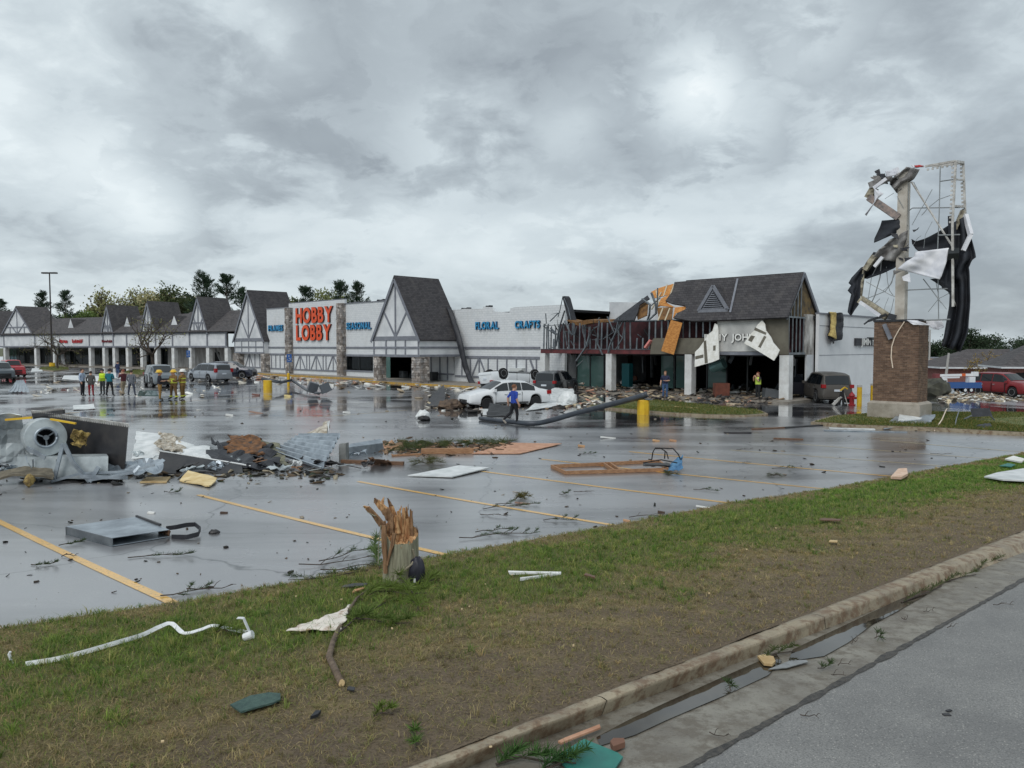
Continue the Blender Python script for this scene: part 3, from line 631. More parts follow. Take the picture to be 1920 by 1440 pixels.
# ---------------- left wing of small shops
LWo = at_frame(thing('strip_mall_wing', 'long low shop wing with white fascia panels, pale columns and a row of small gables', 'building'), LW)
cols_px = (-20, 8, 66, 100, 168, 194, 213, 238, 265, 292, 324, 356, 389, 424); cs_ = [LW.px(x, 650)[0] for x in cols_px]
for a in cs_: MB().box(a-.32, a+.32, -.02, .6, .12, 3.2).build('column', M_COLM, LWo)
for a, b in zip(cs_, cs_[1:]):
    MB().box(a, b, 0, .25, 3.3, 5.3).build('fascia_panel', M_PAN2, LWo)
for a in cs_: strips(LWo, [(a, 3.35, a, 5.25, .28)], 0)
for z, w in ((5.28, .22), (3.3, .24)): strips(LWo, [(cs_[0], z, cs_[-1]+.4, z, w)], -.04)
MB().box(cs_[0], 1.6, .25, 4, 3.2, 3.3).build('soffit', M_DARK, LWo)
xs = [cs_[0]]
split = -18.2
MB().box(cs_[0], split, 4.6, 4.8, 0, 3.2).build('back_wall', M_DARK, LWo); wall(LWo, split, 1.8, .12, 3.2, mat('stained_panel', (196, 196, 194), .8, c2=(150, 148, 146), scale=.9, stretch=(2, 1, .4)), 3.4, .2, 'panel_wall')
k = cs_[0]
while k < split-.4:
    w = R.uniform(1.4, 2.2); w = min(w, split-k); MB().box(k+.04, k+w-.04, 3.42, 3.45, .2, 2.9).build('shop_window', M_GLASS, LWo); MB().box(k-.04, k+.04, 3.38, 3.5, .13, 3.2).build('mullion', M_MULL, LWo); k += w
MB().box(cs_[0], split, 3.38, 3.5, 2.9, 3.2).build('window_head', M_MULL, LWo); MB().box(cs_[0], split, 3.36, 3.5, .13, .24).build('window_sill', M_WALK, LWo)
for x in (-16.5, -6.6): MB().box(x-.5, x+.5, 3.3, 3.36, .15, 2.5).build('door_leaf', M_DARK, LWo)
MB().bar((-6.0, 2.6, 2.9), (-4.7, 3.0, .2), .5, .04).build('loose_panel', M_PAN2, LWo); MB().bar((-44.5, 2.0, .2), (-46, 2.6, 2.1), .5, .05).build('loose_panel', M_PAN2, LWo)
def lw_roof(x0, x1, zr):
    roofslab(LWo, 'roof_slope', [(x0, -.35, 5.38), (x1, -.35, 5.38), (x1, 5, zr), (x0, 5, zr)], .14, M_SH2); roofslab(LWo, 'roof_slope', [(x0, 5.0, zr), (x1, 5.0, zr), (x1, 10.5, 5.4), (x0, 10.5, 5.4)], .14, M_SH2)
lw_roof(cs_[0], -27, 8.25); lw_roof(-27, -14.5, 8.35); lw_roof(-14.5, 1.9, 8.6)
MB().slab([(1.75, .0, 5.3), (1.75, 10.2, 5.3), (1.75, 5, 8.5)], (.12, 0, 0)).build('end_gable', M_PAN2, LWo); MB().box(1.6, 1.85, .25, 10, 3.3, 5.3).build('end_panel', M_PAN2, LWo)
for a, b in (((1.9, -.2, 5.4), (1.9, 5, 8.5)), ((1.9, 5, 8.5), (1.9, 10, 5.5)), ((1.9, .3, 5.35), (1.9, 10, 5.35)), ((1.9, 5, 5.4), (1.9, 5, 8.3)), ((1.9, 5, 5.5), (1.9, 2.6, 6.9))): MB().bar(a, b, .07, .22).build('timber_strip', M_TRIM, LWo)
for xl, xr, ap, xa in ((4, 63, 577, 36), (191.5, 213.5, 575, 203), (265, 292, 568, 278.5), (355, 390, 560, 372.5), (-42, 2, 585, -18)):
    a, b = LW.px(xl, 626, -.05)[0], LW.px(xr, 626, -.05)[0]; zt = LW.px(xa, ap, -.05)[1]; hw = (b-a)/2; c = (a+b)/2
    f_ = aframe(LWo, c, hw, 5.4, zt, -.06, 5.2, M_SH2, .1, strip_w=.2)
    zm = 5.4+(zt-5.4)*.28; hm = hw*.7; strips(f_, [(c-hm, zm, c+hm, zm, .2), (c-hw*.45, 5.5, c-hw*.45, zm, .18), (c+hw*.45, 5.5, c+hw*.45, zm, .18)], -.07)
for px, py in ((137, 614), (243, 614), (331, 610)):
    a, z = LW.px(px, py, 1.8); MB().slab([(a-.9, 1.4, 6.3), (a+.9, 1.4, 6.3), (a, 1.4, 8.0)], (0, 2.6, 0), 0, 1).build('dormer', [M_PAN2, M_SH2], LWo)
M_RED = mat('red_letter', (178, 40, 44), .5)
def blurred_sign(label, groups, dy, m):
    """letters too small to read in the photo: stroke-built letter shapes that spell nothing"""
    r = random.Random(4); a0, z0 = LW.px(groups[0][0], groups[0][3], dy); T = thing('letter_sign', label, 'sign', LW.w(a0, dy, z0), LW.a)
    for x0, x1, y0, y1, n in groups:
        A, B = LW.px(x0, y1, dy)[0]-a0, LW.px(x1, y1, dy)[0]-a0; h = LW.px(x0, y0, dy)[1]-z0; w = (B-A)/n
        for k in range(n):
            x = A+k*w; hh = h*(1 if k == 0 else r.choice((.72, .8, .95))); q = MB(); t = w*.26
            q.box(x, x+t, -.1, 0, 0, hh)
            for zq in r.sample((0, hh*.42, hh-.8*t), 2): q.box(x+t*.5, x+w*.8, -.098, -.002, zq, zq+t*.8)
            if r.random() < .6: q.box(x+w*.62, x+w*.62+t, -.099, -.001, 0, hh*.9)
            q.build('letter', m, T)
    return T
blurred_sign('two red words on the shop wing fascia behind the bare tree', ((112,127,636,643,5), (136,156,636,643,7)), -.06, M_RED)
blurred_sign('small dark red words on the shop wing fascia under a narrow gable', ((191.7,201,637,642,5), (202,210.5,637,642,4)), -.06, mat('dark_red_letter', (112, 28, 38), .5))
# ================================================================== wrecked sandwich shop
WS = at_frame(thing('wrecked_shop', 'wrecked shop with torn shingle roof, bare steel studs and pale square columns', 'building'), JJ)
def lray(fr, px, py):
    d = ray(px, py); o2 = -fr.o; return Vector((o2.dot(fr.u), o2.dot(fr.n), HC)), Vector((d[0]*fr.u.x+d[1]*fr.u.y, d[0]*fr.n.x+d[1]*fr.n.y, d[2]))
def onplane(fr, px, py, p0, n):
    o, d = lray(fr, px, py); return o+d*((Vector(p0)-o).dot(n)/d.dot(n))
E0, RZ = Vector((0, -.35, 4.9)), Vector((0, 2.0, 7.7)); SLN = Vector((0, -(RZ.z-E0.z), RZ.y-E0.y)).normalized()
def slope(px, py, lift=0.0): return onplane(JJ, px, py, E0+SLN*lift, SLN)
for px in (1017, 1141, 1290, 1470):
    a = JJ.px(px, 700)[0]; w = .26 if px != 1470 else .3
    MB().box(a-w, a+w, .0, .55, .13, 2.79).build('column', M_COLM, WS)
MB().box(-13.3, -3.0, .02, .3, 2.79, 3.1).build('steel_beam', M_REDBEAM, WS); MB().box(-13.35, -3.0, -.02, .34, 3.1, 3.14).build('stud_track', M_STEEL, WS)
MB().box(-13.3, -13.0, .3, 2.4, 2.79, 3.1).build('steel_beam', M_REDBEAM, WS)
MB().box(-3.0, 6.8, .1, .4, 2.8, 3.12).build('steel_beam', M_REDBEAM, WS)
MB().box(-13.2, 6.7, 2.2, 2.4, 3.1, 5.1).build('inner_wall', M_MAROON, WS)
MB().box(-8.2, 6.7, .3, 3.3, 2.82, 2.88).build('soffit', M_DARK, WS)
# studs still standing
x = -13.1
while x < -1.2:
    lean = R.uniform(-.05, .05); top_ = 5.08 if x > -3.6 or x < -12.2 else R.choice((5.05, 5.05, 4.6, 3.9, 5.0))
    MB().bar((x, .16, 3.13), (x+lean, .16, top_), .05, .11, up=(1, 0, 0)).build('stud', M_STEEL, WS); x += .52
x = -1.0
while x < 2.0: MB().bar((x, .16, 3.9), (x, .16, 4.95), .05, .1, up=(1, 0, 0)).build('stud', M_STEEL, WS); x += .5
MB().box(-6.2, 2.2, .06, .26, 5.06, 5.12).build('stud_track', M_STEEL, WS)
for y in (.6, 1.1, 1.6, 2.1): MB().bar((-13.2, y, 3.13), (-13.2+.04*y, y, 4.9), .05, .1).build('stud', M_STEEL, WS)
# sheathing and fascia
def wallpoly(pxs, dy, th, m, name): return MB().slab([JJ.p3(*p, dy) for p in pxs], (0, th, 0)).build(name, m, WS)
wallpoly([(1221,640),(1226,634),(1345,634),(1345,663.5),(1219,664)], .0, .08, M_SHEATH, 'sheathing')
wallpoly([(1345,601),(1431,599),(1431,659),(1345,659)], -.10, .12, mat('grey_stucco', (206, 206, 202), .8, c2=(170, 170, 168), scale=.7), 'sign_fascia')
wallpoly([(1431,599),(1478,597),(1478,665),(1431,664)], -.02, .1, M_SHEATH, 'sheathing')
MB().box(JJ.px(1345, 660)[0], JJ.px(1435, 660)[0], -.14, .1, 2.78, 2.98).build('fascia_trim', M_TRIM, WS)
# roof
outl = [(1266,531),(1330,526),(1400,521),(1508,514),(1478,597),(1400,600.5),(1300,604),(1264,598),(1272,589),(1288,581),(1286,575),(1262,571),(1249,566),(1256,556),(1262,549)]
MB().slab([slope(*p, .05) for p in outl], SLN*.12).build('roof_slope', M_SH, WS)
MB().hexa([(-1.5, 2.02, 7.72), (6.82, 2.02, 7.72), (6.82, 4.3, 5.2), (-1.5, 4.3, 5.2), (-1.5, 2.02, 7.86), (6.82, 2.02, 7.86), (6.82, 4.4, 5.3), (-1.5, 4.4, 5.3)]).build('roof_slope', M_SH, WS)
MB().slab([slope(*p, .02) for p in ((1150,603),(1170,588),(1215,555),(1219,561),(1200,573),(1196,588),(1190,602))], SLN*.08).build('torn_roof', M_BLACK, WS)
MB().slab([slope(*p, -.3) for p in ((1192,575),(1216,566),(1214,592),(1196,600))], SLN*.05).build('torn_board', mat('wet_board', (132, 96, 54), .8, c2=(96, 66, 38), scale=3), WS)
for pts in (((1221,548),(1238,540),(1262,533),(1266,533),(1255,553),(1226,560)), ((1240,560),(1258,552),(1264,559),(1243,572),(1232,577)), ((1233,573),(1250,568),(1266,577),(1287,575),(1285,582),(1268,588),(1262,598),(1266,577)), ((1232,578),(1262,576),(1260,600),(1236,600))):
    MB().slab([slope(*p, -.05+.06*R.random()) for p in pts], SLN*.04).build('roof_board', M_OSB if pts[0] != (1232,578) else MATS['wet_board'], WS)
for a, b in (((1251,534),(1244,556)), ((1264,533),(1256,556)), ((1243,578),(1234,601)), ((1256,578),(1247,601)), ((1230,545),(1236,572)), ((1240,548),(1222,580))):
    MB().bar(slope(*a, .06), slope(*b, .0), .09, .06).build('rafter', mat('pale_rafter', (188, 176, 152), .7), WS)
# triangular louvre on the roof
tri = [(1312.5,584),(1368,582),(1340,537)]; A_, B_, C_ = [onplane(JJ, *p, (0, .2, 5), Vector((0, -1, 0))) for p in tri]
A_.y = B_.y = C_.y = .05; lv = MB().slab([A_, B_, C_], (0, 2.2, 0), 0, 1).build('louvre_dormer', [M_TRIM, M_SH], WS)
cen = (A_+B_+C_)/3; inn = [cen+(q-cen)*.72+Vector((0, -.03, -.03)) for q in (A_, B_, C_)]; MB().slab(inn, (0, .02, 0)).build('louvre_back', M_DARK, lv)
for k in range(9):
    t = (k+.4)/9; l = inn[0].lerp(inn[2], t); r_ = inn[1].lerp(inn[2], t); MB().bar(l+Vector((0, -.05, 0)), r_+Vector((0, -.05, 0)), .06, .06).build('louvre_slat', M_TRIM, lv)
for q0, q1 in ((A_, B_), (B_, C_), (C_, A_)): MB().bar(q0+Vector((0, -.06, .02)), q1+Vector((0, -.06, .02)), .1, .2).build('louvre_frame', M_TRIM, lv)
MB().bar(slope(1383,523,.2), slope(1369,586,.2), .12, .08).build('conduit', M_TRIM, WS)
# gable end
EX = 6.8
MB().slab([(EX-.1, -.2, 5.0), (EX-.1, 4.1, 5.25), (EX-.1, 2.0, 7.6)], (-.06, 0, 0)).build('gable_lining', mat('gable_board', (120, 100, 66), .85, c2=(70, 62, 52), scale=2), WS)
for y in (.35, .8, 1.25, 1.7): MB().bar((EX, y, 5.1), (EX, y, 5.2+2.3*min(1, y/2.0)), .05, .09).build('stud', M_STEEL, WS)
for a, b in (((EX+.03, -.3, 4.95), (EX+.03, 2.0, 7.75)), ((EX+.03, 2.0, 7.75), (EX+.03, 4.3, 5.2))): MB().bar(a, b, .08, .22).build('rake_board', M_TRIM, WS)
for y in (.1, .6, 1.1, 1.6, 2.1): MB().bar((EX, y, 2.95), (EX, y, 5.05), .05, .09).build('stud', M_STEEL, WS)
MB().box(EX-.06, EX+.04, 0, 2.3, 5.02, 5.12).build('stud_track', M_STEEL, WS); MB().box(EX-.06, EX+.04, 0, 2.3, 2.82, 2.95).build('stud_track', M_STEEL, WS); MB().box(EX-.9, EX-.85, .3, 2.2, 3.0, 5.0).build('inner_wall', M_MAROON, WS)
MB().box(EX-.2, EX+.02, 2.3, 3.6, 2.8, 5.3).build('stained_corner', mat('stained_white', (212, 210, 206), .8, c2=(110, 104, 98), scale=1.3, stretch=(1, 1, .5)), WS)
MB().box(EX-.1, EX+.02, 2.6, 3.6, .13, 2.8).build('corner_panel', M_PAN2, WS)
# bent and hanging studs (photo polylines on planes just before or behind the wall line)
zz8 = lambda x, y: (1000+x/8, 540+y/8)
for pl, dy, w in (([(185,380),(195,530)],.1,.07),([(440,140),(400,330),(370,430)],.9,.06),([(460,150),(520,300),(560,470)],.7,.06),([(250,500),(370,380)],.2,.09),([(270,395),(400,370)],.3,.06),
    ([(150,560),(300,560),(450,540)],-.05,.08),([(150,575),(340,700)],-.1,.10),([(260,600),(345,690)],-.2,.13),([(470,340),(400,560),(370,690),(340,870)],-.15,.11),([(340,870),(250,905)],-.2,.09),
    ([(470,490),(560,690)],-.15,.12),([(455,520),(400,660)],-.1,.09),([(590,520),(590,700)],-.1,.10),([(650,580),(620,700)],-.15,.07),([(470,640),(505,850)],-.05,.08),([(735,550),(740,650),(790,830)],-.2,.08),
    ([(770,550),(765,660)],-.15,.12),([(850,580),(840,720),(800,870),(650,1090)],-.25,.15),([(900,600),(960,580)],-.1,.07),([(990,490),(975,620),(965,840),(1035,1000)],-.3,.11),([(880,775),(1060,765)],-.1,.06),
    ([(740,1090),(650,1170)],-.2,.07),([(1110,430),(1210,660)],-.1,.09),([(1290,440),(1240,660),(1150,860),(1125,970)],-.25,.13),([(1380,440),(1260,650)],-.15,.09),([(1385,440),(1340,750),(1240,920)],-.2,.08),
    ([(1210,660),(1050,760)],-.15,.06),([(1630,160),(1750,250),(1740,400),(1710,490)],.3,.13),([(1770,70),(1840,260),(1840,380),(1720,490)],.1,.14),([(1865,0),(1860,300)],-.05,.08),([(1750,280),(1900,150)],.2,.08),
    ([(1680,900),(1760,790)],-.2,.25),([(1200,590),(1330,740)],0,.06),([(380,560),(380,800)],.1,.07),([(480,650),(500,870)],.3,.06),([(560,990),(545,1280)],0,.02),([(1630,1000),(1640,1270)],.2,.02),([(800,960),(830,1200)],-.1,.02)):
    pts_ = [JJ.p3(*zz8(*p), dy+.12*R.random()) for p in pl]
    for a, b in zip(pts_, pts_[1:]): 
        MB().bar(a, b+(b-a).normalized()*.03, w*.55, w, up=(.3, 1, .2)).build('bent_stud', M_STEEL if w != .25 else mat('pink_batt', (206, 130, 124), .9), WS)
r9 = random.Random(31)                          # finer tangle of straps and broken framing in the torn bay
for k in range(46):
    a = Vector((r9.uniform(-13, -4.5), r9.uniform(.0, 1.9), r9.uniform(3.2, 5.1))); d = Vector((r9.uniform(-.6, .6), r9.uniform(-.4, .4), r9.uniform(-.9, .9)))
    MB().bar(a, a+d*r9.uniform(.5, 1.3), .03, r9.uniform(.04, .09)).build('bent_stud', r9.choice((M_STEEL, M_STEEL, M_MULL, M_MAROON)), WS)
MB().slab([JJ.p3(*p, .9) for p in ((1054,556),(1058,555),(1061,559),(1072,600),(1066,603))], (.05, .5, 0)).build('torn_roof', M_BLACK, WS)
MB().slab([JJ.p3(*p, .5) for p in ((1062,600),(1080,604),(1098,600),(1138,600),(1140,604),(1108,606),(1086,611),(1070,606))], (0, 1.2, .1)).build('deck_edge', MATS['wet_board'], WS)
# storefront, set back
sy = 3.3
def pane(p0, p1, y0, y1, m, name='shop_window'):
    a0, z1 = JJ.px(p0, y0, sy); a1, z0 = JJ.px(p1, y1, sy); MB().box(a0, a1, sy, sy+.03, max(.14, z0), z1).build(name, m, WS)
for p0, p1, m in ((1050,1063,M_TEAL),(1083,1106,M_TEAL),(1108,1132,M_TEAL),(1240,1262,M_TEAL),(1268,1290,M_TEAL),(1328,1362,M_TEAL)): pane(p0, p1, 667, 728, m)
for px in (1048, 1064, 1082, 1107, 1133, 1153, 1265, 1326, 1363, 1402): a = JJ.px(px, 700, sy)[0]; MB().box(a-.05, a+.05, sy-.05, sy+.08, .13, 2.8).build('mullion', M_MULL, WS)
MB().box(-13, 6.6, sy-.04, sy+.07, 2.65, 2.8).build('window_head', M_MULL, WS)
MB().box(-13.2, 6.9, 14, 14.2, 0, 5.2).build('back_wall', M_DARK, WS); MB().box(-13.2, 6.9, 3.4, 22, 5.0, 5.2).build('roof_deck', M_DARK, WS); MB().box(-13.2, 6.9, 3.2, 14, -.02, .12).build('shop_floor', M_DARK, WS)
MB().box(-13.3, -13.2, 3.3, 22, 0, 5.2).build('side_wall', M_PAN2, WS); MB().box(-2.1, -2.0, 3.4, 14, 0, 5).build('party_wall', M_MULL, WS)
a0 = JJ.px(1160, 700, 4)[0]; MB().box(a0+.3, a0+1.0, 4.0, 4.5, .13, 2.0).build('door_leaf', mat('teal_door', (32, 110, 118), .5), WS)
for k in range(26):
    x, y = r9.uniform(-12.5, 6.2), r9.uniform(3.8, 9); s_ = r9.uniform(.3, 1.3); X = Matrix.Rotation(r9.uniform(-.6, .6), 3, 'Y') @ Matrix.Rotation(r9.uniform(0, 3), 3, 'Z')
    MB().cbox((x, y, .2+s_*.35), (s_, r9.uniform(.05, .6), s_*r9.uniform(.3, 1)), X).build('fallen_fixture', r9.choice((M_STEEL, M_MULL, M_PAN2, M_MULL, mat('counter_brown', (92, 58, 44), .7))), WS)
for k in range(14):
    x, y = r9.uniform(-12, 6), r9.uniform(3.6, 7); MB().bar((x, y, r9.uniform(2.2, 2.9)), (x+r9.uniform(-.9, .9), y, r9.uniform(.8, 2.2)), .04, .3).build('hanging_tile', r9.choice((M_PAN2, M_STEEL, M_MULL)), WS)
MB().lathe([(.32, -.5), (.35, 0), (.35, .5)], 14, (JJ.px(1346, 686, 2.6)[0], 2.6, 2.0), Matrix.Rotation(1.2, 3, 'Y')).build('hanging_duct', mat('duct_teal', (128, 168, 168), .4, .3), WS)
# the plain white flank
MB().box(6.95, 7.15, 3.5, 24, 0, 5.32).build('flank_wall', mat('flank_white', (226, 228, 230), .7, c2=(214, 216, 218), scale=.5), WS)
MB().box(6.9, 7.22, 3.5, 24, 5.32, 5.42).build('parapet_cap', M_TRIM, WS); MB().box(-13, 6.9, 23.8, 24, 0, 5.3).build('rear_wall', M_PAN2, WS)
for z in (4.6, 2.75): MB().box(7.152, 7.165, 3.6, 24, z, z+.03).build('panel_joint', M_TRIM, WS)
MB().box(7.15, 7.5, 11.4, 11.9, 3.75, 3.95).build('wall_lamp', M_MULL, WS)
# flap of yellow-lined membrane on the flank
fl = Vector((7.2, 5.0, 5.3)); 
def flap(u, v): return Vector((7.28+.12*sin(u*9)+.1*v, 4.6+1.9*u+.15*sin(v*5), 5.5-(2.0-.6*abs(u-.4))*v))+cr((u*2, v*3, 0), .12, 1.6, 4)
single(MB().sheet(lambda u, v: JJ.w(*flap(u, v)), 10, 14, .05), 'roofing_flap', M_BLACK, 'black roofing flap hanging over the top of the plain white flank wall', 'roofing', JJ.w(7.2, 5.5, 3.4))
single(MB().sheet(lambda u, v: JJ.w(*(flap(u*.45, v*.85)+Vector((.12, -.1, 0)))), 8, 12, .12), 'insulation_batt', mat('yellow_foam', (206, 186, 120), .9, c2=(170, 146, 90), scale=5, bump=.6), 'yellow insulation strip hanging against the white flank wall', 'insulation', JJ.w(7.2, 5.0, 3.6))
# shop lettering
M_WL = mat('white_letter', (236, 236, 232), .5); M_GL = mat('letter_return', (64, 62, 60), .6)  # white letter faces, dark grey returns
text_sign('letter_sign', 'pale raised letters on the grey fascia, partly behind torn white foam', "JIMMY JOHN'S", JJ, (1320,1430,625.5,638.5), -.12, .18, M_WL, M_GL, bold=.02)
FL = Frame(*JJ.w(7.17, 12, 0)[:2], math.degrees(JJ.a)+90)     # the flank wall's own frame: x runs back along it
bx0, bz1 = FL.px(1602, 634); bx1, bz0 = FL.px(1650, 648)
sg = thing('wall_sign', 'white letters on a black board on the plain white flank wall', 'sign', FL.w(bx0, 0, bz0), FL.a)
MB().box(0, bx1-bx0+.5, -.12, 0, 0, bz1-bz0).build('sign_board', M_BLACK, sg)
ts = text_sign('letter_row', 'x', 'JIMMY', FL, (1611,1636,634.5,647), -.121, .04, M_WL, M_GL, bold=.015)
for ch in list(ts.children):
    dlt = Vector((FL.px(1611, 641)[0]-bx0, -.121, FL.px(1623, 647)[1]-bz0)); ch.parent = sg; ch.location = dlt
bpy.data.objects.remove(ts)
# torn white foam panels and the loose plywood
def hung(name, zpts, dy, th, m, label, cat, tilt=0.0, sc=4, o=(1200, 480), dirt=None):
    pts_ = [JJ.p3(o[0]+x/sc, o[1]+y/sc, dy) for x, y in zpts]; z1 = max(p.z for p in pts_)
    pts_ = [p+Vector((0, -(z1-p.z)*tilt, 0)) for p in pts_]; W_ = [JJ.w(*p) for p in pts_]; off = Vector((-JJ.n.x, -JJ.n.y, 0))*-th
    org = W_[0].copy(); t = thing(name, label, cat, org)
    MB().slab(W_, off).build('panel', m, t, org=org)
    for poly in dirt or ():
        q = [JJ.p3(o[0]+x/sc, o[1]+y/sc, dy) for x, y in poly]; q = [JJ.w(*(p+Vector((0, -(z1-p.z)*tilt-.012, 0)))) for p in q]; MB().slab(q, off*.08).build('glue_patch', M_SHEATH, t, org=org)
    return t
hung('torn_foam_board', [(560,505),(582,515),(590,560),(608,775),(560,795),(500,812),(430,832),(426,720),(455,690),(500,622),(504,600),(548,560)], -.28, .08, M_FOAM, 'torn white foam panel hanging left of the shop lettering', 'foam panel', .12, dirt=([(486,640),(504,632),(528,800),(505,806)], [(430,752),(490,738),(492,762),(432,775)], [(560,672),(578,670),(580,708),(562,710)]))
hung('torn_foam_board', [(880,520),(915,482),(938,510),(950,560),(990,610),(1010,650),(1062,706),(1048,745),(1026,784),(960,745),(880,700),(795,655),(830,590),(862,560)], -.28, .08, M_FOAM, 'torn white foam panel hanging right of the shop lettering', 'foam panel', .16,
     dirt=([(868,535),(955,575),(952,592),(862,556)], [(940,598),(958,606),(920,690),(902,680)], [(842,595),(872,602),(850,645),(822,632)]))
hung('plywood_sheet', [(232,480),(318,502),(262,740),(165,712)], -.35, .03, M_OSB, 'orange plywood sheet hanging loose below the torn roof', 'plywood', .06)
# ================================================================== torn pylon sign
pc = P(1680, 784, .15); PY = Frame(pc.x, pc.y, -44.8)
PS = thing('pylon_sign', 'tall wrecked roadside sign on a brick base with torn black cloth and bent frame', 'sign', PY.w(0, 0, pc.z), PY.a); ZB = pc.z
def q3(px, py, dy): v = PY.p3(px, py, dy); v.z -= ZB; return v
bL, bR = q3(1637, 700, 0).x, q3(1721, 700, 0).x; zT = q3(1680, 603, 0).z; zF = q3(1680, 753, 0).z; BD = 1.35
M_BRK = None
def brick_mat():
    m, nt, b = nodes_mat('brown_brick'); t = nt.nodes.new('ShaderNodeTexCoord'); n1 = tnoise(nt, t.outputs['Object'], 3.2, 2, .5); v = nt.nodes.new('ShaderNodeTexWhiteNoise')
    g_ = nt.nodes.new('ShaderNodeNewGeometry'); nt.links.new(g_.outputs['Random Per Island'], v.inputs['Vector'])
    r = nt.nodes.new('ShaderNodeValToRGB'); e = r.color_ramp.elements; e[0].color = (*lin((92, 72, 58)), 1); e[1].color = (*lin((136, 110, 90)), 1); x = e.new(.5); x.color = (*lin((114, 90, 74)), 1)
    nt.links.new(v.outputs['Value'], r.inputs[0]); nt.links.new(mixc(nt, ramp(nt, n1, (.4, 0.0), (.65, .5)), r.outputs[0], (88, 66, 54)), b.inputs['Base Color']); b.inputs['Roughness'].default_value = .8
    return m
core = MB().box(bL+.012, bR-.012, .012, BD-.012, zF, zT).build('brick_base', mat('brick_mortar', (168, 156, 142), .9), PS)
bk = MB(); ch = (zT-zF)/46; bw = .203
for k in range(46):
    z0, z1 = zF+k*ch+.005, zF+(k+1)*ch-.005; st_ = (k % 2)*bw/2
    for ax, lo, hi in ((0, bL, bR), (1, .0, BD)):
        x = lo-st_
        while x < hi:
            a, b = max(lo, x+.005), min(hi, x+bw-.005); x += bw
            if b-a < .02: continue
            if ax == 0: bk.box(a, b, -.002-.004*R.random(), .03, z0, z1); bk.box(a, b, BD-.03, BD+.003, z0, z1)
            else: bk.box(bR-.03, bR+.002+.004*R.random(), a, b, z0, z1); bk.box(bL-.003, bL+.03, a, b, z0, z1)
o = bk.build('brickwork', brick_mat(), core); o['kind'] = 'stuff'
MB().hexa([(bL-.16, -.16, -.15), (bR+.16, -.16, -.15), (bR+.16, BD+.16, -.15), (bL-.16, BD+.16, -.15), (bL-.16, -.16, zF-.1), (bR+.16, -.16, zF-.1), (bR+.16, BD+.16, zF-.1), (bL-.16, BD+.16, zF-.1)]).hexa([(bL-.16, -.16, zF-.1), (bR+.16, -.16, zF-.1), (bR+.16, BD+.16, zF-.1), (bL-.16, BD+.16, zF-.1), (bL-.04, -.04, zF+.002), (bR+.04, -.04, zF+.002), (bR+.04, BD+.04, zF+.002), (bL-.04, BD+.04, zF+.002)]).build('concrete_footing', concrete('footing_concrete', (168, 160, 148), (140, 132, 120)), PS)
MB().box(bL-.03, bR+.03, -.05, BD+.05, zT, zT+.09).build('base_cap', M_BLACK, PS)
M_WST = mat('white_sign_steel', (206, 204, 200), .5, c2=(160, 156, 150), scale=4); M_ROD = mat('thin_rod', (150, 154, 156), .5, .3)
def sb(name, pts_, dy, w, m=None, n=6):
    if not isinstance(dy, (list, tuple)): dy = [dy]*len(pts_)
    return MB().tube([q3(*p, d) for p, d in zip(pts_, dy)], w/2, n).build(name, m or M_WST, PS)
def sbar(name, a, b, da, db, w, m=None): return MB().bar(q3(*a, da), q3(*b, db), w, w).build(name, m or M_WST, PS)
px_ = q3(1690, 560, .65); MB().box(px_.x-.2, px_.x+.2, .45, .85, zT+.09, q3(1690, 325, .65).z).build('steel_post', mat('post_paint', (196, 190, 180), .55, c2=(168, 160, 148), scale=2), PS)
FD, BK = .15, 1.25
for a, b, d in (((1735,312),(1792,302),FD), ((1792,303),(1786,420),FD), ((1786,420),(1787,575),FD), ((1748,312),(1806,305),BK), ((1806,305),(1810,405),BK)):
    sbar('cabinet_frame', a, b, d, d, .085)
sbar('cabinet_frame', (1792,303), (1806,305), FD, BK, .1); sbar('cabinet_frame', (1790,336), (1807,338), FD, BK, .06); sbar('cabinet_frame', (1786,386), (1809,388), FD, BK, .08); sbar('cabinet_frame', (1787,566),(1792,575), FD, BK, .1)
for k in range(14):                             # punched lugs along the frame
    t = k/13; p = q3(1791-5*t, 306+110*t, FD); MB().cbox(p+Vector((-.09, 0, 0)), (.07, .05, .08)).build('frame_lug', M_WST, PS)
    p = q3(1806+4*t, 308+92*t, BK); MB().cbox(p+Vector((-.09, 0, 0)), (.07, .05, .08)).build('frame_lug', M_WST, PS)
for k in range(6): p = q3(1740+9*k, 313-1.6*k, FD); MB().cbox(p+Vector((0, 0, -.11)), (.08, .05, .08)).build('frame_lug', M_WST, PS)
for pl, w in (([(1763,313),(1761,400),(1758,470),(1760,600)],.05), ([(1763,340),(1791,336)],.05), ([(1704,395),(1711,390),(1800,389)],.05), ([(1709,341),(1735,382),(1787,464)],.085), ([(1748,355),(1732,384),(1726,393),(1710,422)],.03),
              ([(1783,366),(1760,374),(1740,390),(1728,404)],.03), ([(1759,441),(1800,440)],.06), ([(1727,442),(1720,447),(1712,460)],.02), ([(1748,415),(1735,440),(1732,465)],.02), ([(1713,341),(1724,362)],.03),
              ([(1703,343),(1704,400),(1705,430)],.04), ([(1700,544),(1740,542),(1790,541)],.05), ([(1731,523),(1748,545),(1765,568)],.05), ([(1755,530),(1761,562),(1775,580)],.025), ([(1785,547),(1760,560),(1740,585)],.025), ([(1704,602),(1745,600),(1782,599)],.07)):
    sb('bracing_rod', pl, [.5+.15*R.random()]*len(pl), w, M_WST if w >= .08 else M_ROD)
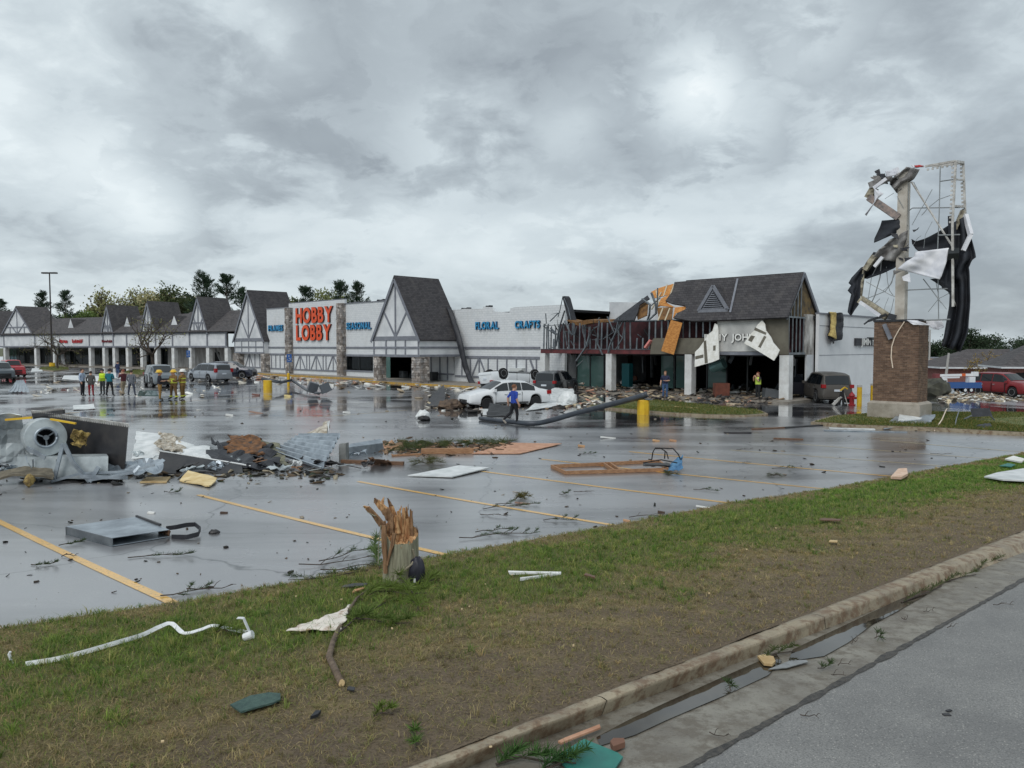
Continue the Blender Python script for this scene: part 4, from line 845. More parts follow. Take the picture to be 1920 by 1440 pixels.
for pl, w in (([(1645,498),(1634,520),(1628,560),(1622,575)],.03), ([(1653,486),(1650,520),(1640,555),(1632,572)],.05), ([(1662,500),(1664,528),(1668,545),(1676,556)],.03), ([(1677,506),(1672,530),(1660,546),(1630,558),(1614,560)],.04),
              ([(1624,528),(1650,542),(1668,552),(1678,556)],.04), ([(1678,514),(1668,535),(1656,545)],.025), ([(1676,560),(1672,578),(1668,590)],.025), ([(1666,558),(1660,572),(1657,584)],.02), ([(1650,560),(1634,575)],.03), ([(1659,373),(1676,362)],.02), ([(1682,368),(1694,390)],.02)):
    sb('hanging_wire', pl, [.4+.3*R.random()]*len(pl), w, M_ROD, 5)
def drape(name, Lp, Rp, dy, amp, freq, m, th=.03, nv=16, seed=1, slant=0.0):
    """cloth or sheet metal between a left and a right edge (photo polylines) with folds in depth"""
    def e(pl, v): k = v*(len(pl)-1); i = min(len(pl)-2, int(k)); f = k-i; return pl[i][0]+(pl[i+1][0]-pl[i][0])*f, pl[i][1]+(pl[i+1][1]-pl[i][1])*f
    def fn(u, v):
        a, b = e(Lp, v), e(Rp, v); d = dy+slant*u+amp*sin(u*freq+v*1.7+seed)*(.4+.6*v)+amp*.6*nz(u*3+seed, v*4, seed); return q3(a[0]+(b[0]-a[0])*u, a[1]+(b[1]-a[1])*u, d)
    return MB().sheet(fn, 16, nv, th).build(name, m, PS, smooth=True)
z4 = lambda l: [(1580+x/7.2, 290+y/7.2) for x, y in l]; z5 = lambda l: [(1580+x/7.2, 460+y/7.2) for x, y in l]
M_CLO = mat('black_cloth', (44, 48, 56), .75, c2=(32, 34, 40), scale=2); M_WCL = mat('white_cloth', (232, 232, 236), .75, c2=(206, 208, 216), scale=2); M_GSH = mat('grey_torn_sheet', (150, 148, 146), .6, .2, c2=(98, 94, 92), scale=2.5)
M_DIRT = mat('dirty_cream', (182, 174, 152), .7, c2=(90, 82, 70), scale=4)
# right: the long black drape
drape('black_drape', z4([(1480,930),(1470,1100),(1440,1300)])+z5([(1400,250),(1330,450),(1340,570),(1450,640),(1440,830),(1400,1050),(1370,1230),(1335,1362)]), z4([(1650,830),(1700,1000),(1760,1220),(1800,1380)])+z5([(1740,200),(1700,300),(1710,360),(1720,780),(1700,1000),(1690,1180),(1585,1440)]), .75, .32, 13, M_CLO, nv=26, seed=2)
drape('black_drape', z4([(930,1140),(985,1172),(1120,1130),(1290,1040),(1400,970),(1500,910),(1600,870)]), z4([(940,1200),(1000,1290),(1120,1330),(1290,1380),(1400,1400),(1500,1300),(1640,1200)]), .95, .12, 6, M_CLO, seed=4)
drape('black_drape', z5([(1180,455),(1330,440),(1400,250),(1440,60)]), z5([(1470,640),(1480,560),(1480,400),(1480,150)]), .55, .1, 6, M_CLO, seed=5)
drape('white_cloth', z5([(980,88),(960,160),(860,215),(735,320)]), z5([(1432,34),(1400,230),(1340,400),(1310,462)]), .2, .12, 7, M_WCL, seed=3)
# left: torn cabinet skins
drape('black_drape', z4([(530,890),(500,980),(430,1130),(425,1190)]), z4([(840,862),(882,965),(860,1005),(700,1065)]), .5, .15, 6, M_CLO, seed=7)
drape('black_drape', z5([(250,300),(120,440),(80,510),(115,540),(70,610),(118,660),(85,800),(70,900),(108,946)]), z5([(330,270),(290,380),(250,470),(240,560),(235,660),(232,720),(215,800),(160,880),(112,948)]), .5, .14, 8, M_CLO, seed=8)
drape('black_drape', z5([(420,90),(320,230),(265,330),(250,440)]), z5([(760,150),(715,300),(560,370),(330,450)]), .7, .2, 8, M_CLO, seed=9)
drape('torn_sheet', z4([(640,1150),(560,1230),(490,1280),(400,1400)]), z4([(880,1020),(860,1150),(800,1300),(700,1440)]), .35, .2, 8, M_GSH, .04, seed=10)
drape('torn_sheet', z4([(860,165),(740,280),(650,330),(640,400)]), z4([(1040,200),(960,330),(880,385),(730,520)]), .4, .25, 9, M_GSH, .04, seed=11)
drape('torn_sheet', z4([(575,220),(590,300)]), z4([(722,214),(728,280)]), .25, .06, 5, M_WCL, .04, 6, 12); drape('torn_sheet', z4([(450,262),(500,335)]), z4([(570,255),(575,315)]), .3, .06, 5, M_BLACK, .05, 6, 13)
drape('torn_emblem', z4([(925,140),(955,180)]), z4([(1085,140),(1105,165)]), .1, .05, 4, M_WCL, .04, 5, 14); drape('torn_emblem', z4([(965,145),(985,172)]), z4([(1050,138),(1095,158)]), .03, .03, 4, M_RED, .03, 5, 14)
drape('hanging_rag', z4([(425,455),(430,560),(430,640),(300,805)]), z4([(430,458),(552,525),(455,610),(318,826)]), .05, .06, 5, M_WCL, .02, 12, 15)
for a, b, da, db, w, m in (((1630,349),(1660,336),.3,.4,.28,M_GSH), ((1638,353),(1662,335),.1,.2,.14,M_WCL), ((1629,370),(1685,408),.2,.5,.3,mat('torn_red_face', (158, 140, 132), .6, c2=(104, 100, 100), scale=5)), ((1640,380),(1692,409),.5,.6,.12,M_WCL), ((1628,372),(1640,352),.4,.4,.3,M_DIRT),
    ((1613,561),(1664,594),.5,.6,.34,M_DIRT), ((1612,566),(1650,592),.1,.2,.14,M_WCL), ((1614,560),(1664,590),1.0,1.0,.12,M_MULL), ((1640,480),(1622,506),.3,.3,.22,M_DIRT), ((1655,482),(1640,500),.2,.2,.14,M_WCL), ((1620,506),(1614,556),.5,.5,.1,M_DIRT),
    ((1662,590),(1628,602),.2,.2,.1,M_BLACK), ((1628,602),(1620,608),.2,.2,.06,M_BLACK), ((1665,592),(1680,596),.3,.4,.24,M_BLACK), ((1788,470),(1788,482),.1,.3,.4,M_MULL), ((1782,405),(1783,440),.6,.6,.16,M_CLO), ((1810,403),(1820,440),.9,.7,.16,M_WCL), ((1820,440),(1806,470),.7,.5,.14,M_WCL), ((1805,395),(1790,430),.9,.7,.14,M_DIRT)):
    sbar('torn_frame', a, b, da, db, w, m)
r2 = random.Random(8)
for k in range(34):                             # clutter of ripped skin and lamp parts round the post
    px, py = (1690+r2.gauss(0, 9), 465+r2.gauss(0, 24)) if k < 22 else (1660+r2.gauss(0, 14), 338+r2.gauss(0, 10)); p = q3(px, py, r2.uniform(.0, .8)); s_ = r2.uniform(.12, .42)
    MB().slab([p, p+Vector((s_, r2.uniform(-.1, .1), r2.uniform(-.2, .2))), p+Vector((s_*.7, .05, s_*r2.uniform(.3, .9))), p+Vector((-.05, 0, s_*.5))], (0, .04, 0)).build('torn_scrap', r2.choice((M_GSH, M_WCL, M_BLACK, M_DIRT, M_GSH, M_BLACK, M_RED if k == 4 else M_GSH)), PS)
# cap clutter, white sheet over the edge, cream wire
drape('white_cloth', [(1700,600),(1706,605),(1712,609)], [(1720,601),(1740,608),(1745,610)], -.1, .05, 5, M_WCL, .02, 6, 16); drape('white_cloth', [(1733,600),(1742,612),(1752,617)], [(1766,601),(1770,613),(1760,618)], .9, .1, 5, M_WCL, .02, 8, 17)
sb('cream_wire', [(1696,603),(1686,618),(1677,634),(1672,650),(1671,670),(1674,690)], -.05, .05, mat('cream_wire_skin', (226, 208, 188), .6), 6)
sbar('torn_frame', (1658,608), (1670,636), -.05, -.08, .14, M_TRIM); sbar('torn_frame', (1648,606), (1662,608), .1, .1, .2, M_BLACK)
# ================================================================== lamps on the lot
M_POLE = mat('dark_bronze', (44, 38, 36), .5); M_YB = mat('yellow_base_paint', (222, 184, 40), .55, c2=(206, 160, 34), scale=3)
b0 = P(98, 689); top_z = at(98, 512, b0.y).z
lp = thing('lot_lamp', 'standing tall dark lot lamp with twin heads and yellow footing', 'lamp post', b0)
MB().lathe([(.42, 0), (.42, .75)], 18).build('yellow_footing', M_YB, lp, smooth=False); MB().tube([(0, 0, .7), (0, 0, top_z-b0.z)], [.14, .09], 10).build('pole', M_POLE, lp)
for sx in (-1, 1): MB().box(min(.12*sx, 1.15*sx), max(.12*sx, 1.15*sx), -.28, .28, top_z-b0.z-.1, top_z-b0.z+.12).build('lamp_head', M_POLE, lp)
# ================================================================== trees
def leafcloud(centers, size, rg_, squash=1.0, drift=None):
    n = len(centers); a = rg_.normal(size=(n, 3)); a /= np.linalg.norm(a, axis=1)[:, None]; b = rg_.normal(size=(n, 3)); b -= a*(a*b).sum(1)[:, None]; b /= np.linalg.norm(b, axis=1)[:, None]
    if drift is not None: a = a*.45+drift; a /= np.linalg.norm(a, axis=1)[:, None]
    s = (size*rg_.uniform(.6, 1.3, n))[:, None]; w = s*squash
    V = np.stack([centers-b*w*.3, centers+a*s*.5-b*w*.5, centers+a*s, centers+a*s*.5+b*w*.5], 1).reshape(-1, 3)
    return V, np.arange(n*4).reshape(-1, 4)
M_BARK = mat('tree_bark', (84, 74, 66), .9, c2=(58, 50, 44), scale=8, stretch=(3, 3, .6), bump=.6, bscale=12)
def pine(seed, h, spread=.2, bare=.28):
    rg_ = np.random.default_rng(seed); T = MB(); T.tube([(0, 0, -.5), (.05, 0, h*.5), (0, .05, h*.97)], [h*.014, h*.009, h*.002], 7)
    C = []; D = []
    for k in range(64):
        z = h*(bare+(.985-bare)*rg_.random()**.85); f = (z/h-bare)/(1-bare); prof = spread*h*(.10+1.15*(1-f)**.75)
        az = rg_.uniform(0, 2*pi); L = prof*(.25+.95*rg_.random()**.7); el = rg_.uniform(.0, .45)+.5*f; d = np.array([cos(az)*cos(el), sin(az)*cos(el), sin(el)])
        p0 = np.array([0, 0, z]); bend = np.array([0, 0, L*rg_.uniform(.02, .22)]); mid = p0+d*L*.55-bend*.3; p1 = p0+d*L+bend
        T.tube([p0, mid, p1], [h*.0035, h*.0022, h*.0008], 4, cap=False)
        for t in np.linspace(.35, 1, 9):
            q = (1-t)**2*p0+2*t*(1-t)*mid+t*t*p1; m_ = 11; s2 = (.004+.011*sin(pi*min(1, t*.85)))*h
            C.append(q+rg_.normal(size=(m_, 3))*np.array([s2*1.3, s2*1.3, s2*.55])); D.append(np.tile(d*.9+np.array([0, 0, .3]), (m_, 1)))
    for q in np.linspace(.9, 1, 6): C.append(np.array([[0, 0, h*q*.98]])+rg_.normal(size=(8, 3))*h*.006); D.append(np.tile(np.array([0, 0, 1.0]), (8, 1)))
    C = np.concatenate(C); D = np.concatenate(D); V, f_ = leafcloud(C, np.full(len(C), h*.028), rg_, .26, D)
    col = np.array(lin((60, 78, 60)))[None]*rg_.uniform(.55, 1.35, (len(C), 1)); return T, V, f_, np.repeat(col, 4, axis=0)
def broad(seed, h, wid, leaf, leaf_n, colr, depth=5, trunk=.28, leafs=.25, lean=.0, up=.35):
    rg_ = np.random.default_rng(seed); T = MB(); tips = []
    def br(p, d, L, r, k):
        e = p+d*L; m_ = (p+e)/2+rg_.normal(size=3)*L*.06; T.tube([p, m_, e], [r, r*.86, r*.72], 6 if k > 2 else 4, cap=False)
        if k <= 2: tips.append((p+(e-p)*.6, d)); tips.append((e, d))
        if k == 0: return
        for j in range(2 if k < depth else 4):
            nd = d*.62+rg_.normal(size=3)*.52; nd[2] += up*.5; nd[:2] *= wid; nd /= np.linalg.norm(nd); br(e, nd, L*rg_.uniform(.62, .84), r*.66, k-1)
        if k >= 2 and rg_.random() < .7:
            nd = d*.4+rg_.normal(size=3)*.7; nd[2] += .1; nd /= np.linalg.norm(nd); br(p+(e-p)*.6, nd, L*.6, r*.5, k-2)
    br(np.array([0, 0, -.2]), np.array([lean, 0, 1.0]), h*trunk, h*.022, depth)
    tp = np.array([t[0] for t in tips]); sc_ = h/max(1e-3, tp[:, 2].max()); idx = rg_.integers(0, len(tp), leaf_n)
    C = tp[idx]+np.clip(rg_.normal(size=(leaf_n, 3)), -1.5, 1.5)*leafs*h*.075; V, f_ = leafcloud(C, np.full(leaf_n, leaf), rg_, .7)
    col = np.array(lin(colr))[None]*rg_.uniform(.55, 1.4, (leaf_n, 1)); V = V*sc_; T.V = [tuple(np.array(v)*sc_) for v in T.V]
    return T, V, f_, np.repeat(col, 4, axis=0)
M_LEAF = attr_mat('leaf_cards', .65, .25, .3)
def make_tree(spec, name, label, px, top, Y, group=None, bark=None, zb=None):
    T, V, f_, c = spec; h0 = max(np.percentile(V[:, 2], 99), .55*max(v[2] for v in T.V)); zb = (0 if zb is None else zb); p = at(px, top, Y); s_ = (p.z-zb)/h0
    t = thing(name, label, 'tree', (p.x, p.y, zb), R.uniform(0, 6), group); t.scale = (s_, s_, s_)
    T.build('trunk', bark or M_BARK, t, smooth=True, fix=False); raw_mesh('crown', V, f_, 4, M_LEAF, c, t); return t
_pc = {}
def pine_at(px, top, Y, label, seed, spread, group=None, bare=.28):
    if seed not in _pc: _pc[seed] = pine(seed, 20, spread, bare)
    return make_tree(_pc[seed], 'pine_tree', label, px, top, Y, group)
for a in ((381,511,150,1,.23,'tallest dark pine, standing behind the last small gable of the shop wing'),(424,515,148,2,.25,'broad dark pine standing between the tallest pine and the store gable'),(452,540,160,3,.22,'low dark pine just behind the narrow store gable')): pine_at(*a[:3], a[5], a[3], a[4], None, .35)
for a in ((572,537,140,4,.25,'dark pine rising behind the wall above the orange letters'),(639,527,142,5,.24,'dark pine rising behind the second tall stone pillar'),(668,529,140,6,.25,'dark pine rising behind the blue letters left of the wide gable')): pine_at(*a[:3], a[5], a[3], a[4], None, .35)
for a in ((80,547,190,7,.2),(121,545,190,8,.21),(4,562,185,9,.26),(-30,556,190,4,.25)): pine_at(*a[:3], 'dark pine rising behind the low end of the shop wing', a[3], a[4], 'pines behind the far shop wing', .2)
for k, (px, top, Y) in enumerate(((170,588,200),(192,580,205),(148,590,195),(232,588,200))): make_tree(broad(20+k, 10, 1.2, .26, 6000, (112, 132, 74), 4, .22, .4), 'green_tree', 'soft spring green tree standing behind the shop wing roofs', px, top, Y, 'spring green trees behind the wing')
for k, (px, top, Y) in enumerate(((215,543,205),(263,542,200),(240,556,205),(206,552,205))): make_tree(broad(40+k, 12, .8, .35, 700, (150, 150, 104), 5, .26, .4, up=.6), 'bare_tree', 'nearly bare slim tree with pale buds behind the shop wing', px, top, Y, 'pale budding trees behind the wing')
for k, (px, top, Y, c) in enumerate(((299,554,190,(168, 162, 122)),(340,549,185,(82, 92, 58)),(322,556,190,(128, 112, 76)),(610,548,150,(134, 140, 92)),(356,560,185,(70, 86, 56)))):
    make_tree(broad(50+k, 12, 1.15, .26, 7000, c, 5, .22, .45), 'leafy_tree', ('pale yellow leafed tree behind the third small gable', 'dense dark green tree between two small gables', 'rusty leafed tree beside the dense dark green one', 'yellow green tree between pines behind the orange letters', 'second dense green tree beside the tall pines')[k], px, top, Y)
for k, (px, top, base) in enumerate(((106,606,693),(283,592,702))):
    b1 = P(px, base); make_tree(broad(60+k, 8, 1.5 if k == 0 else 1.0, .15, 450, (130, 128, 80), 6, .30 if k == 0 else .25, .35, up=.25 if k == 0 else .6), 'lot_tree', ('small spreading bare tree with budding twigs beside the standing lamp', 'small bare tree with thin yellow green leaves on its own island')[k], px, top, b1.y, zb=b1.z)
for k, (px, top, Y, w) in enumerate(((1762,640,170,1.2),(1815,622,165,1.4),(1790,634,175,1.3),(1845,640,175,1.1),(1882,646,150,1.0),(1925,636,160,1.1))):
    make_tree(broad(70+k, 12, w, .27, 9000, (58, 74, 52), 5, .2, .5), 'background_tree', 'dark green tree standing behind the low brick house', px, top, Y, 'trees behind the brick house', zb=-3.5)
b1 = P(1862, 742); make_tree(broad(81, 6, 1.0, .16, 1200, (150, 128, 72), 5, .25, .3), 'budding_tree', 'small tan budding tree in front of the brick house', 1862, 662, 84, zb=-2.2)
# ================================================================== beyond the pylon
BH = Frame(*at(1765, 690, 92)[:2], -8); zh = gz(*BH.w(4, 0, 0)[:2])
bh = thing('brick_house', 'low red brick house with wide grey hip roof beyond the red vehicles', 'house', BH.w(0, 0, zh), BH.a)
M_RB = pat('red_brick_wall', (140, 82, 74), (120, 66, 60), (150, 128, 120), .09, .22, .4, .85); M_GR = pat('grey_shingle', (94, 90, 90), (74, 70, 72), (52, 50, 52), .16, .3, .4, .85)
MB().box(.6, 14, .5, 8, 0, 2.9).build('wall', M_RB, bh); 
MB().hexa([(-.2, -.2, 2.95), (15, -.2, 2.95), (15, 9, 2.95), (-.2, 9, 2.95), (4.8, 4.2, 5.1), (11, 4.2, 5.1), (11, 4.6, 5.1), (4.8, 4.6, 5.1)]).build('roof', M_GR, bh)
MB().box(-.25, 15.05, -.25, 9.05, 2.75, 2.95).build('fascia', M_PAN2, bh); MB().lathe([(.16, 0), (.16, .9)], 8, (9.2, 3.0, 4.4)).build('vent_pipe', M_STEEL, bh)
for k in range(6): MB().box(8.0+k*.9, 8.25+k*.9, .0, .3, 0, 2.75).build('porch_post', M_SHEATH, bh); MB().box(8.3+k*.9, 8.8+k*.9, .42, .48, .3, 2.5).build('window', M_DARK, bh)
BH2 = Frame(*at(1880, 690, 70)[:2], -20); bh2 = thing('gabled_house', 'taller house corner with brown roof at the edge behind the second red car', 'house', BH2.w(0, 0, gz(*BH2.w(4, 0, 0)[:2])), BH2.a)
MB().box(.5, 12, .5, 8, 0, 2.8).build('wall', M_RB, bh2); MB().hexa([(-.1, -.1, 2.85), (14, -.1, 2.85), (14, 9, 2.85), (-.1, 9, 2.85), (3.8, 4.3, 5.4), (12, 4.3, 5.4), (12, 4.5, 5.4), (3.8, 4.5, 5.4)]).build('roof', M_SH2, bh2); MB().box(-.15, 14.1, -.15, 9.1, 2.7, 2.86).build('fascia', M_PAN2, bh2)
for k in range(4): MB().box(1.2+k*1.4, 1.9+k*1.4, .44, .49, .5, 2.3).build('window', M_DARK, bh2)
TB = at(1738, 700, 128); tb = thing('tan_building', 'plain tan flat topped building behind the utility truck', 'building', (TB.x, TB.y, -4)); hT = at(1760, 672, 128).z+4
MB().box(0, 8, 0, 6, 0, hT).build('wall', mat('tan_wall', (190, 164, 150), .8, c2=(176, 150, 136), scale=.4), tb); MB().box(-.05, 8.05, -.05, 6.05, hT, hT+.15).build('parapet_cap', M_TRIM, tb)
for px, t_, b_, Y, l in ((1744,618,712,120,'pale utility pole beside the pylon base'),(1779,662,735,80,'leaning thin steel pole before the utility truck')):
    a = at(px, t_, Y); z0 = gz(a.x, a.y)
    single(MB().tube([(a.x+(.5 if px == 1779 else 0)-.9*(px == 1779), a.y, z0), tuple(a)], [.16, .11], 8), 'utility_pole', mat('grey_pole', (168, 166, 162), .7), l, 'pole', (a.x, a.y, z0))
# ================================================================== vehicles
SPEC = {
 'sedan': dict(L=4.95, W=1.86, r=.33, wx=(-.30, .295), top=((-.5,.62),(-.492,.9),(-.36,1.03),(-.20,1.41),(-.02,1.46),(.09,1.42),(.26,1.0),(.42,.86),(.485,.74),(.5,.5)), belt=((-.5,.6),(-.45,.88),(.24,.90),(.42,.76),(.5,.48)), rear=(-.35,-.21), wind=(.10,.25), side=((-.29,-.13),(-.12,.03),(.04,.20))),
 'suv': dict(L=4.9, W=1.94, r=.38, wx=(-.29, .30), top=((-.5,.62),(-.495,1.0),(-.445,1.66),(-.3,1.77),(0,1.78),(.09,1.72),(.25,1.2),(.42,1.09),(.485,.95),(.5,.6)), belt=((-.5,.6),(-.47,1.04),(.25,1.04),(.45,.95),(.5,.58)), rear=(-.488,-.45), wind=(.10,.245), side=((-.42,-.27),(-.255,-.06),(-.045,.19))),
 'van': dict(L=5.1, W=2.0, r=.35, wx=(-.27, .31), top=((-.5,.62),(-.497,1.0),(-.455,1.68),(-.25,1.76),(.04,1.74),(.11,1.68),(.33,1.1),(.45,.9),(.5,.55)), belt=((-.5,.6),(-.47,1.0),(.3,1.0),(.45,.84),(.5,.52)), rear=(-.490,-.462), wind=(.12,.32), side=((-.43,-.24),(-.225,-.01),(.005,.24))),
 'jeep': dict(L=4.2, W=1.8, r=.42, wx=(-.28, .31), top=((-.5,.62),(-.497,1.05),(-.485,1.80),(-.1,1.84),(.05,1.82),(.075,1.76),(.12,1.22),(.40,1.14),(.44,1.08),(.45,.6)), belt=((-.5,.6),(-.48,1.08),(.12,1.10),(.42,1.02),(.45,.58)), rear=(-.494,-.487), wind=(.077,.118), side=((-.45,-.22),(-.20,.04))),
}
M_TYRE = mat('tyre_rubber', (26, 26, 28), .85); M_RIM = mat('alloy_rim', (186, 188, 190), .35, .7); M_CG = mat('car_glass', (22, 26, 30), .05, spec=.7); M_CHR = mat('chrome_trim', (200, 202, 204), .25, .8); M_TAIL = mat('tail_lens', (150, 22, 26), .25); M_LAMP = mat('head_lens', (214, 218, 220), .15); M_BPL = mat('black_plastic', (30, 30, 32), .6); M_PLATE = mat('plate', (206, 212, 220), .5)
WHEEL = {}
def interp(t, pr): return float(np.interp(t, [a for a, _ in pr], [b for _, b in pr]))
def car(kind, name, label, cat, color, loc, heading, rough=.25, metal=.0, flat=False, tilt=None, scale=1.0, dark_rim=False, broken=False, coat=.6, group=None):
    sp = SPEC[kind]; L, W_, r = sp['L'], sp['W'], sp['r']
    t = thing(name, label, cat, loc, heading, group); t.scale = (scale,)*3
    if tilt: t.rotation_euler = tilt
    pm = mat('paint_%d_%d_%d' % color, color, rough, metal, coat=coat)
    wx = [a*L for a in sp['wx']]; R_ = r*1.16
    def ring(x):
        u = x/L; zt, zb = interp(u, sp['top']), interp(u, sp['belt']); zb = min(zb, zt-.015); w = W_/2*(1-.16*abs(2*u)**5); g_ = max(0, min(1, (zt-zb)/.45)); wr = w*.93*(1-g_)+W_/2*.74*g_
        zs = .24+.06*abs(2*u)**6
        for c in wx:
            q = R_*R_-(x-c)**2
            if q > 0: zs = max(zs, r+sqrt(q))
        zs = min(zs, zb-.1); zm = zs+(zb-zs)*.55
        return [(w*.93, zs), (w*1.0, zs+(zm-zs)*.4), (w*1.0, zm), (w*.965, zb), (wr, zt-.03), (wr*.72, zt+.012), (0, zt+.025)]
    xs = sorted(set([-.5*L+L*i/46 for i in range(47)]+[a*L for a, _ in sp['top']]+[c+d for c in wx for d in (-R_, -R_*.8, R_*.8, R_)])); xs = [x for x in xs if sp['top'][0][0]*L-1e-6 <= x <= sp['top'][-1][0]*L+1e-6]
    b = MB(); rings = []
    for x in xs:
        h = ring(x); full = [(y, z) for y, z in h]+[(-y, z) for y, z in h[-2::-1]]; rings.append(b.v(*[(x, y, z) for y, z in full]))
    n = 13
    for a, c in zip(rings, rings[1:]):
        for j in range(n-1): b.f((a+j, a+j+1, c+j+1, c+j))
        b.f((a+n-1, a, c, c+n-1))
    b.f([rings[0]+j for j in range(n)]); b.f([rings[-1]+j for j in range(n)][::-1])
    body = b.build('body', pm, t, smooth=True)
    es = body.modifiers.new('es', 'EDGE_SPLIT'); es.split_angle = radians(38)
    def side_patch(x0, x1, sgn, name='side_window', m=M_CG, v0=.10, v1=.9):
        q = MB()
        def fn(u, v): x = x0+(x1-x0)*u; h = ring(x); vv = v0+(v1-v0)*v; y = h[3][0]+(h[4][0]-h[3][0])*vv+.012; z = h[3][1]+(h[4][1]-h[3][1])*vv; return (x, sgn*y, z)
        q.sheet(fn, 6, 3, .012); return q.build(name, m, t)
    for a, c in sp['side']:
        for sg in (-1, 1): side_patch(a*L, c*L, sg)
    def top_patch(x0, x1, name):
        q = MB()
        def fn(u, v):
            x = x0+(x1-x0)*u; h = ring(x); f_ = (2*v-1)*.9; y = f_*h[4][0]; ya = abs(y); z = h[6][1]+(h[5][1]-h[6][1])*min(1, ya/max(.01, h[5][0])) if ya < h[5][0] else h[5][1]+(h[4][1]-h[5][1])*(ya-h[5][0])/max(.01, h[4][0]-h[5][0])
            dx = .012 if x > 0 else -.012; return (x+dx, y, z+.012)
        q.sheet(fn, 6, 6, .01); return q.build(name, m_, t)
    m_ = M_CG; top_patch(sp['wind'][0]*L, sp['wind'][1]*L, 'windscreen'); top_patch(sp['rear'][0]*L, sp['rear'][1]*L, 'rear_window')
    # wheels
    key = (round(r, 2), dark_rim)
    if key not in WHEEL:
        X = Matrix.Rotation(pi/2, 3, 'X'); ty = MB().lathe([(r*.62, -.1), (r*.92, -.115), (r, -.09), (r, .09), (r*.92, .115), (r*.62, .1)], 26, X=X); me1 = ty.build('tyre', M_TYRE); rm = MB(); rm.lathe([(r*.64, -.05), (r*.64, .05)], 22, X=X)
        for sg in (-1, 1):
            for k in range(9):
                a = 2*pi*k/9; rm.bar((cos(a)*r*.1, sg*.075, sin(a)*r*.1), (cos(a)*r*.62, sg*.085, sin(a)*r*.62), .05, .03, m=1, up=(0, 1, 0))
            rm.lathe([(r*.16, -.01), (r*.16, .01)], 10, (0, sg*.085, 0), X, 1)
            for k in range(22): a0, a1 = 2*pi*k/22, 2*pi*(k+1)/22; rm.bar((cos(a0)*r*.62, sg*.088, sin(a0)*r*.62), (cos(a1)*r*.62, sg*.088, sin(a1)*r*.62), .03, .035, m=1, up=(0, 1, 0))
        me2 = rm.build('rim', [M_BPL, M_BPL if dark_rim else M_RIM]); WHEEL[key] = (me1.data, me2.data); bpy.data.objects.remove(me1); bpy.data.objects.remove(me2)
    for c in wx:
        for sg in (-1, 1):
            w = bpy.data.objects.new('wheel', WHEEL[key][0]); COL.objects.link(w); w.parent = t; w.location = (c, sg*(W_/2-.115), r-(.06 if flat else 0)); w.name = 'tyre'
            q = bpy.data.objects.new('rim', WHEEL[key][1]); COL.objects.link(q); q.parent = w
            ar = MB(); ar.tube([(c+cos(a)*R_*1.0, sg*(W_/2-.2), r+sin(a)*R_*1.0) for a in np.linspace(0, pi, 9)], .05, 5); ar.build('arch_liner', M_BPL, t)
    MB().box(-L*.42, L*.42, -W_*.40, W_*.40, .2, .55).build('underbody', M_BPL, t)
    fx, rx = sp['top'][-1][0]*L, sp['top'][0][0]*L; fz = interp(.44, sp['top']); rz_ = interp(-.485, sp['top'])
    for sg in (-1, 1):
        y0 = sg*W_*.33
        MB().hexa([(fx-.30, y0-.17, fz-.24), (fx-.04, y0-.17, fz-.26), (fx-.20, y0+.17*(1 if sg > 0 else 1), fz-.26), (fx-.36, y0+.17, fz-.24), (fx-.34, y0-.17, fz-.1), (fx-.08, y0-.17, fz-.13), (fx-.24, y0+.17, fz-.13), (fx-.4, y0+.17, fz-.1)] if sg > 0 else [(fx-.36, y0-.17, fz-.24), (fx-.20, y0-.17, fz-.26), (fx-.04, y0+.17, fz-.26), (fx-.30, y0+.17, fz-.24), (fx-.4, y0-.17, fz-.1), (fx-.24, y0-.17, fz-.13), (fx-.08, y0+.17, fz-.13), (fx-.34, y0+.17, fz-.1)]).build('headlight', M_LAMP, t)
        hh = .36 if kind == 'van' else .2; MB().box(rx-.02, rx+.26, sg*W_*.40-.12, sg*W_*.40+.10, .92 if kind != 'sedan' else .70, (.92 if kind != 'sedan' else .70)+hh).build('tail_light', M_TAIL, t)
        xm = sp['wind'][1]*L-.18; MB().box(xm-.08, xm+.08, sg*(W_/2+.02)-.1, sg*(W_/2+.02)+.1, interp(.2, sp['belt'])+.0, interp(.2, sp['belt'])+.16).build('mirror', pm, t)
        for a, c in sp['side'][-2:]: MB().box(a*L+.08, a*L+.26, sg*W_/2-.03, sg*W_/2+.018, interp(.0, sp['belt'])-.16, interp(0, sp['belt'])-.12).build('door_handle', M_CHR, t)
        for xx in [sp['side'][-1][1]*L-.02, sp['side'][-1][0]*L-.03, sp['side'][-2][0]*L-.02]: MB().box(xx-.008, xx+.008, sg*W_/2-.05, sg*W_/2+.004, .34, interp(xx/L, sp['belt'])-.02).build('door_seam', M_BPL, t)
        MB().box(-L*.2, L*.2, sg*W_/2-.06, sg*W_/2+.006, .27, .33).build('sill_trim', M_BPL, t)
    MB().box(fx-.14, fx-.0, -W_*.27, W_*.27, .36, fz-.32).build('grille', M_BPL, t); MB().box(fx-.1, fx+.02, -W_*.4, W_*.4, .3, .36).build('bumper', M_BPL, t); MB().box(rx-.03, rx+.1, -W_*.42, W_*.42, .38, .5).build('bumper', M_BPL if kind == 'jeep' else pm, t)
    MB().box(rx-.045, rx+.02, -.2, .2, .72 if kind != 'sedan' else .62, .84 if kind != 'sedan' else .74).build('licence_plate', M_PLATE, t)
    return t
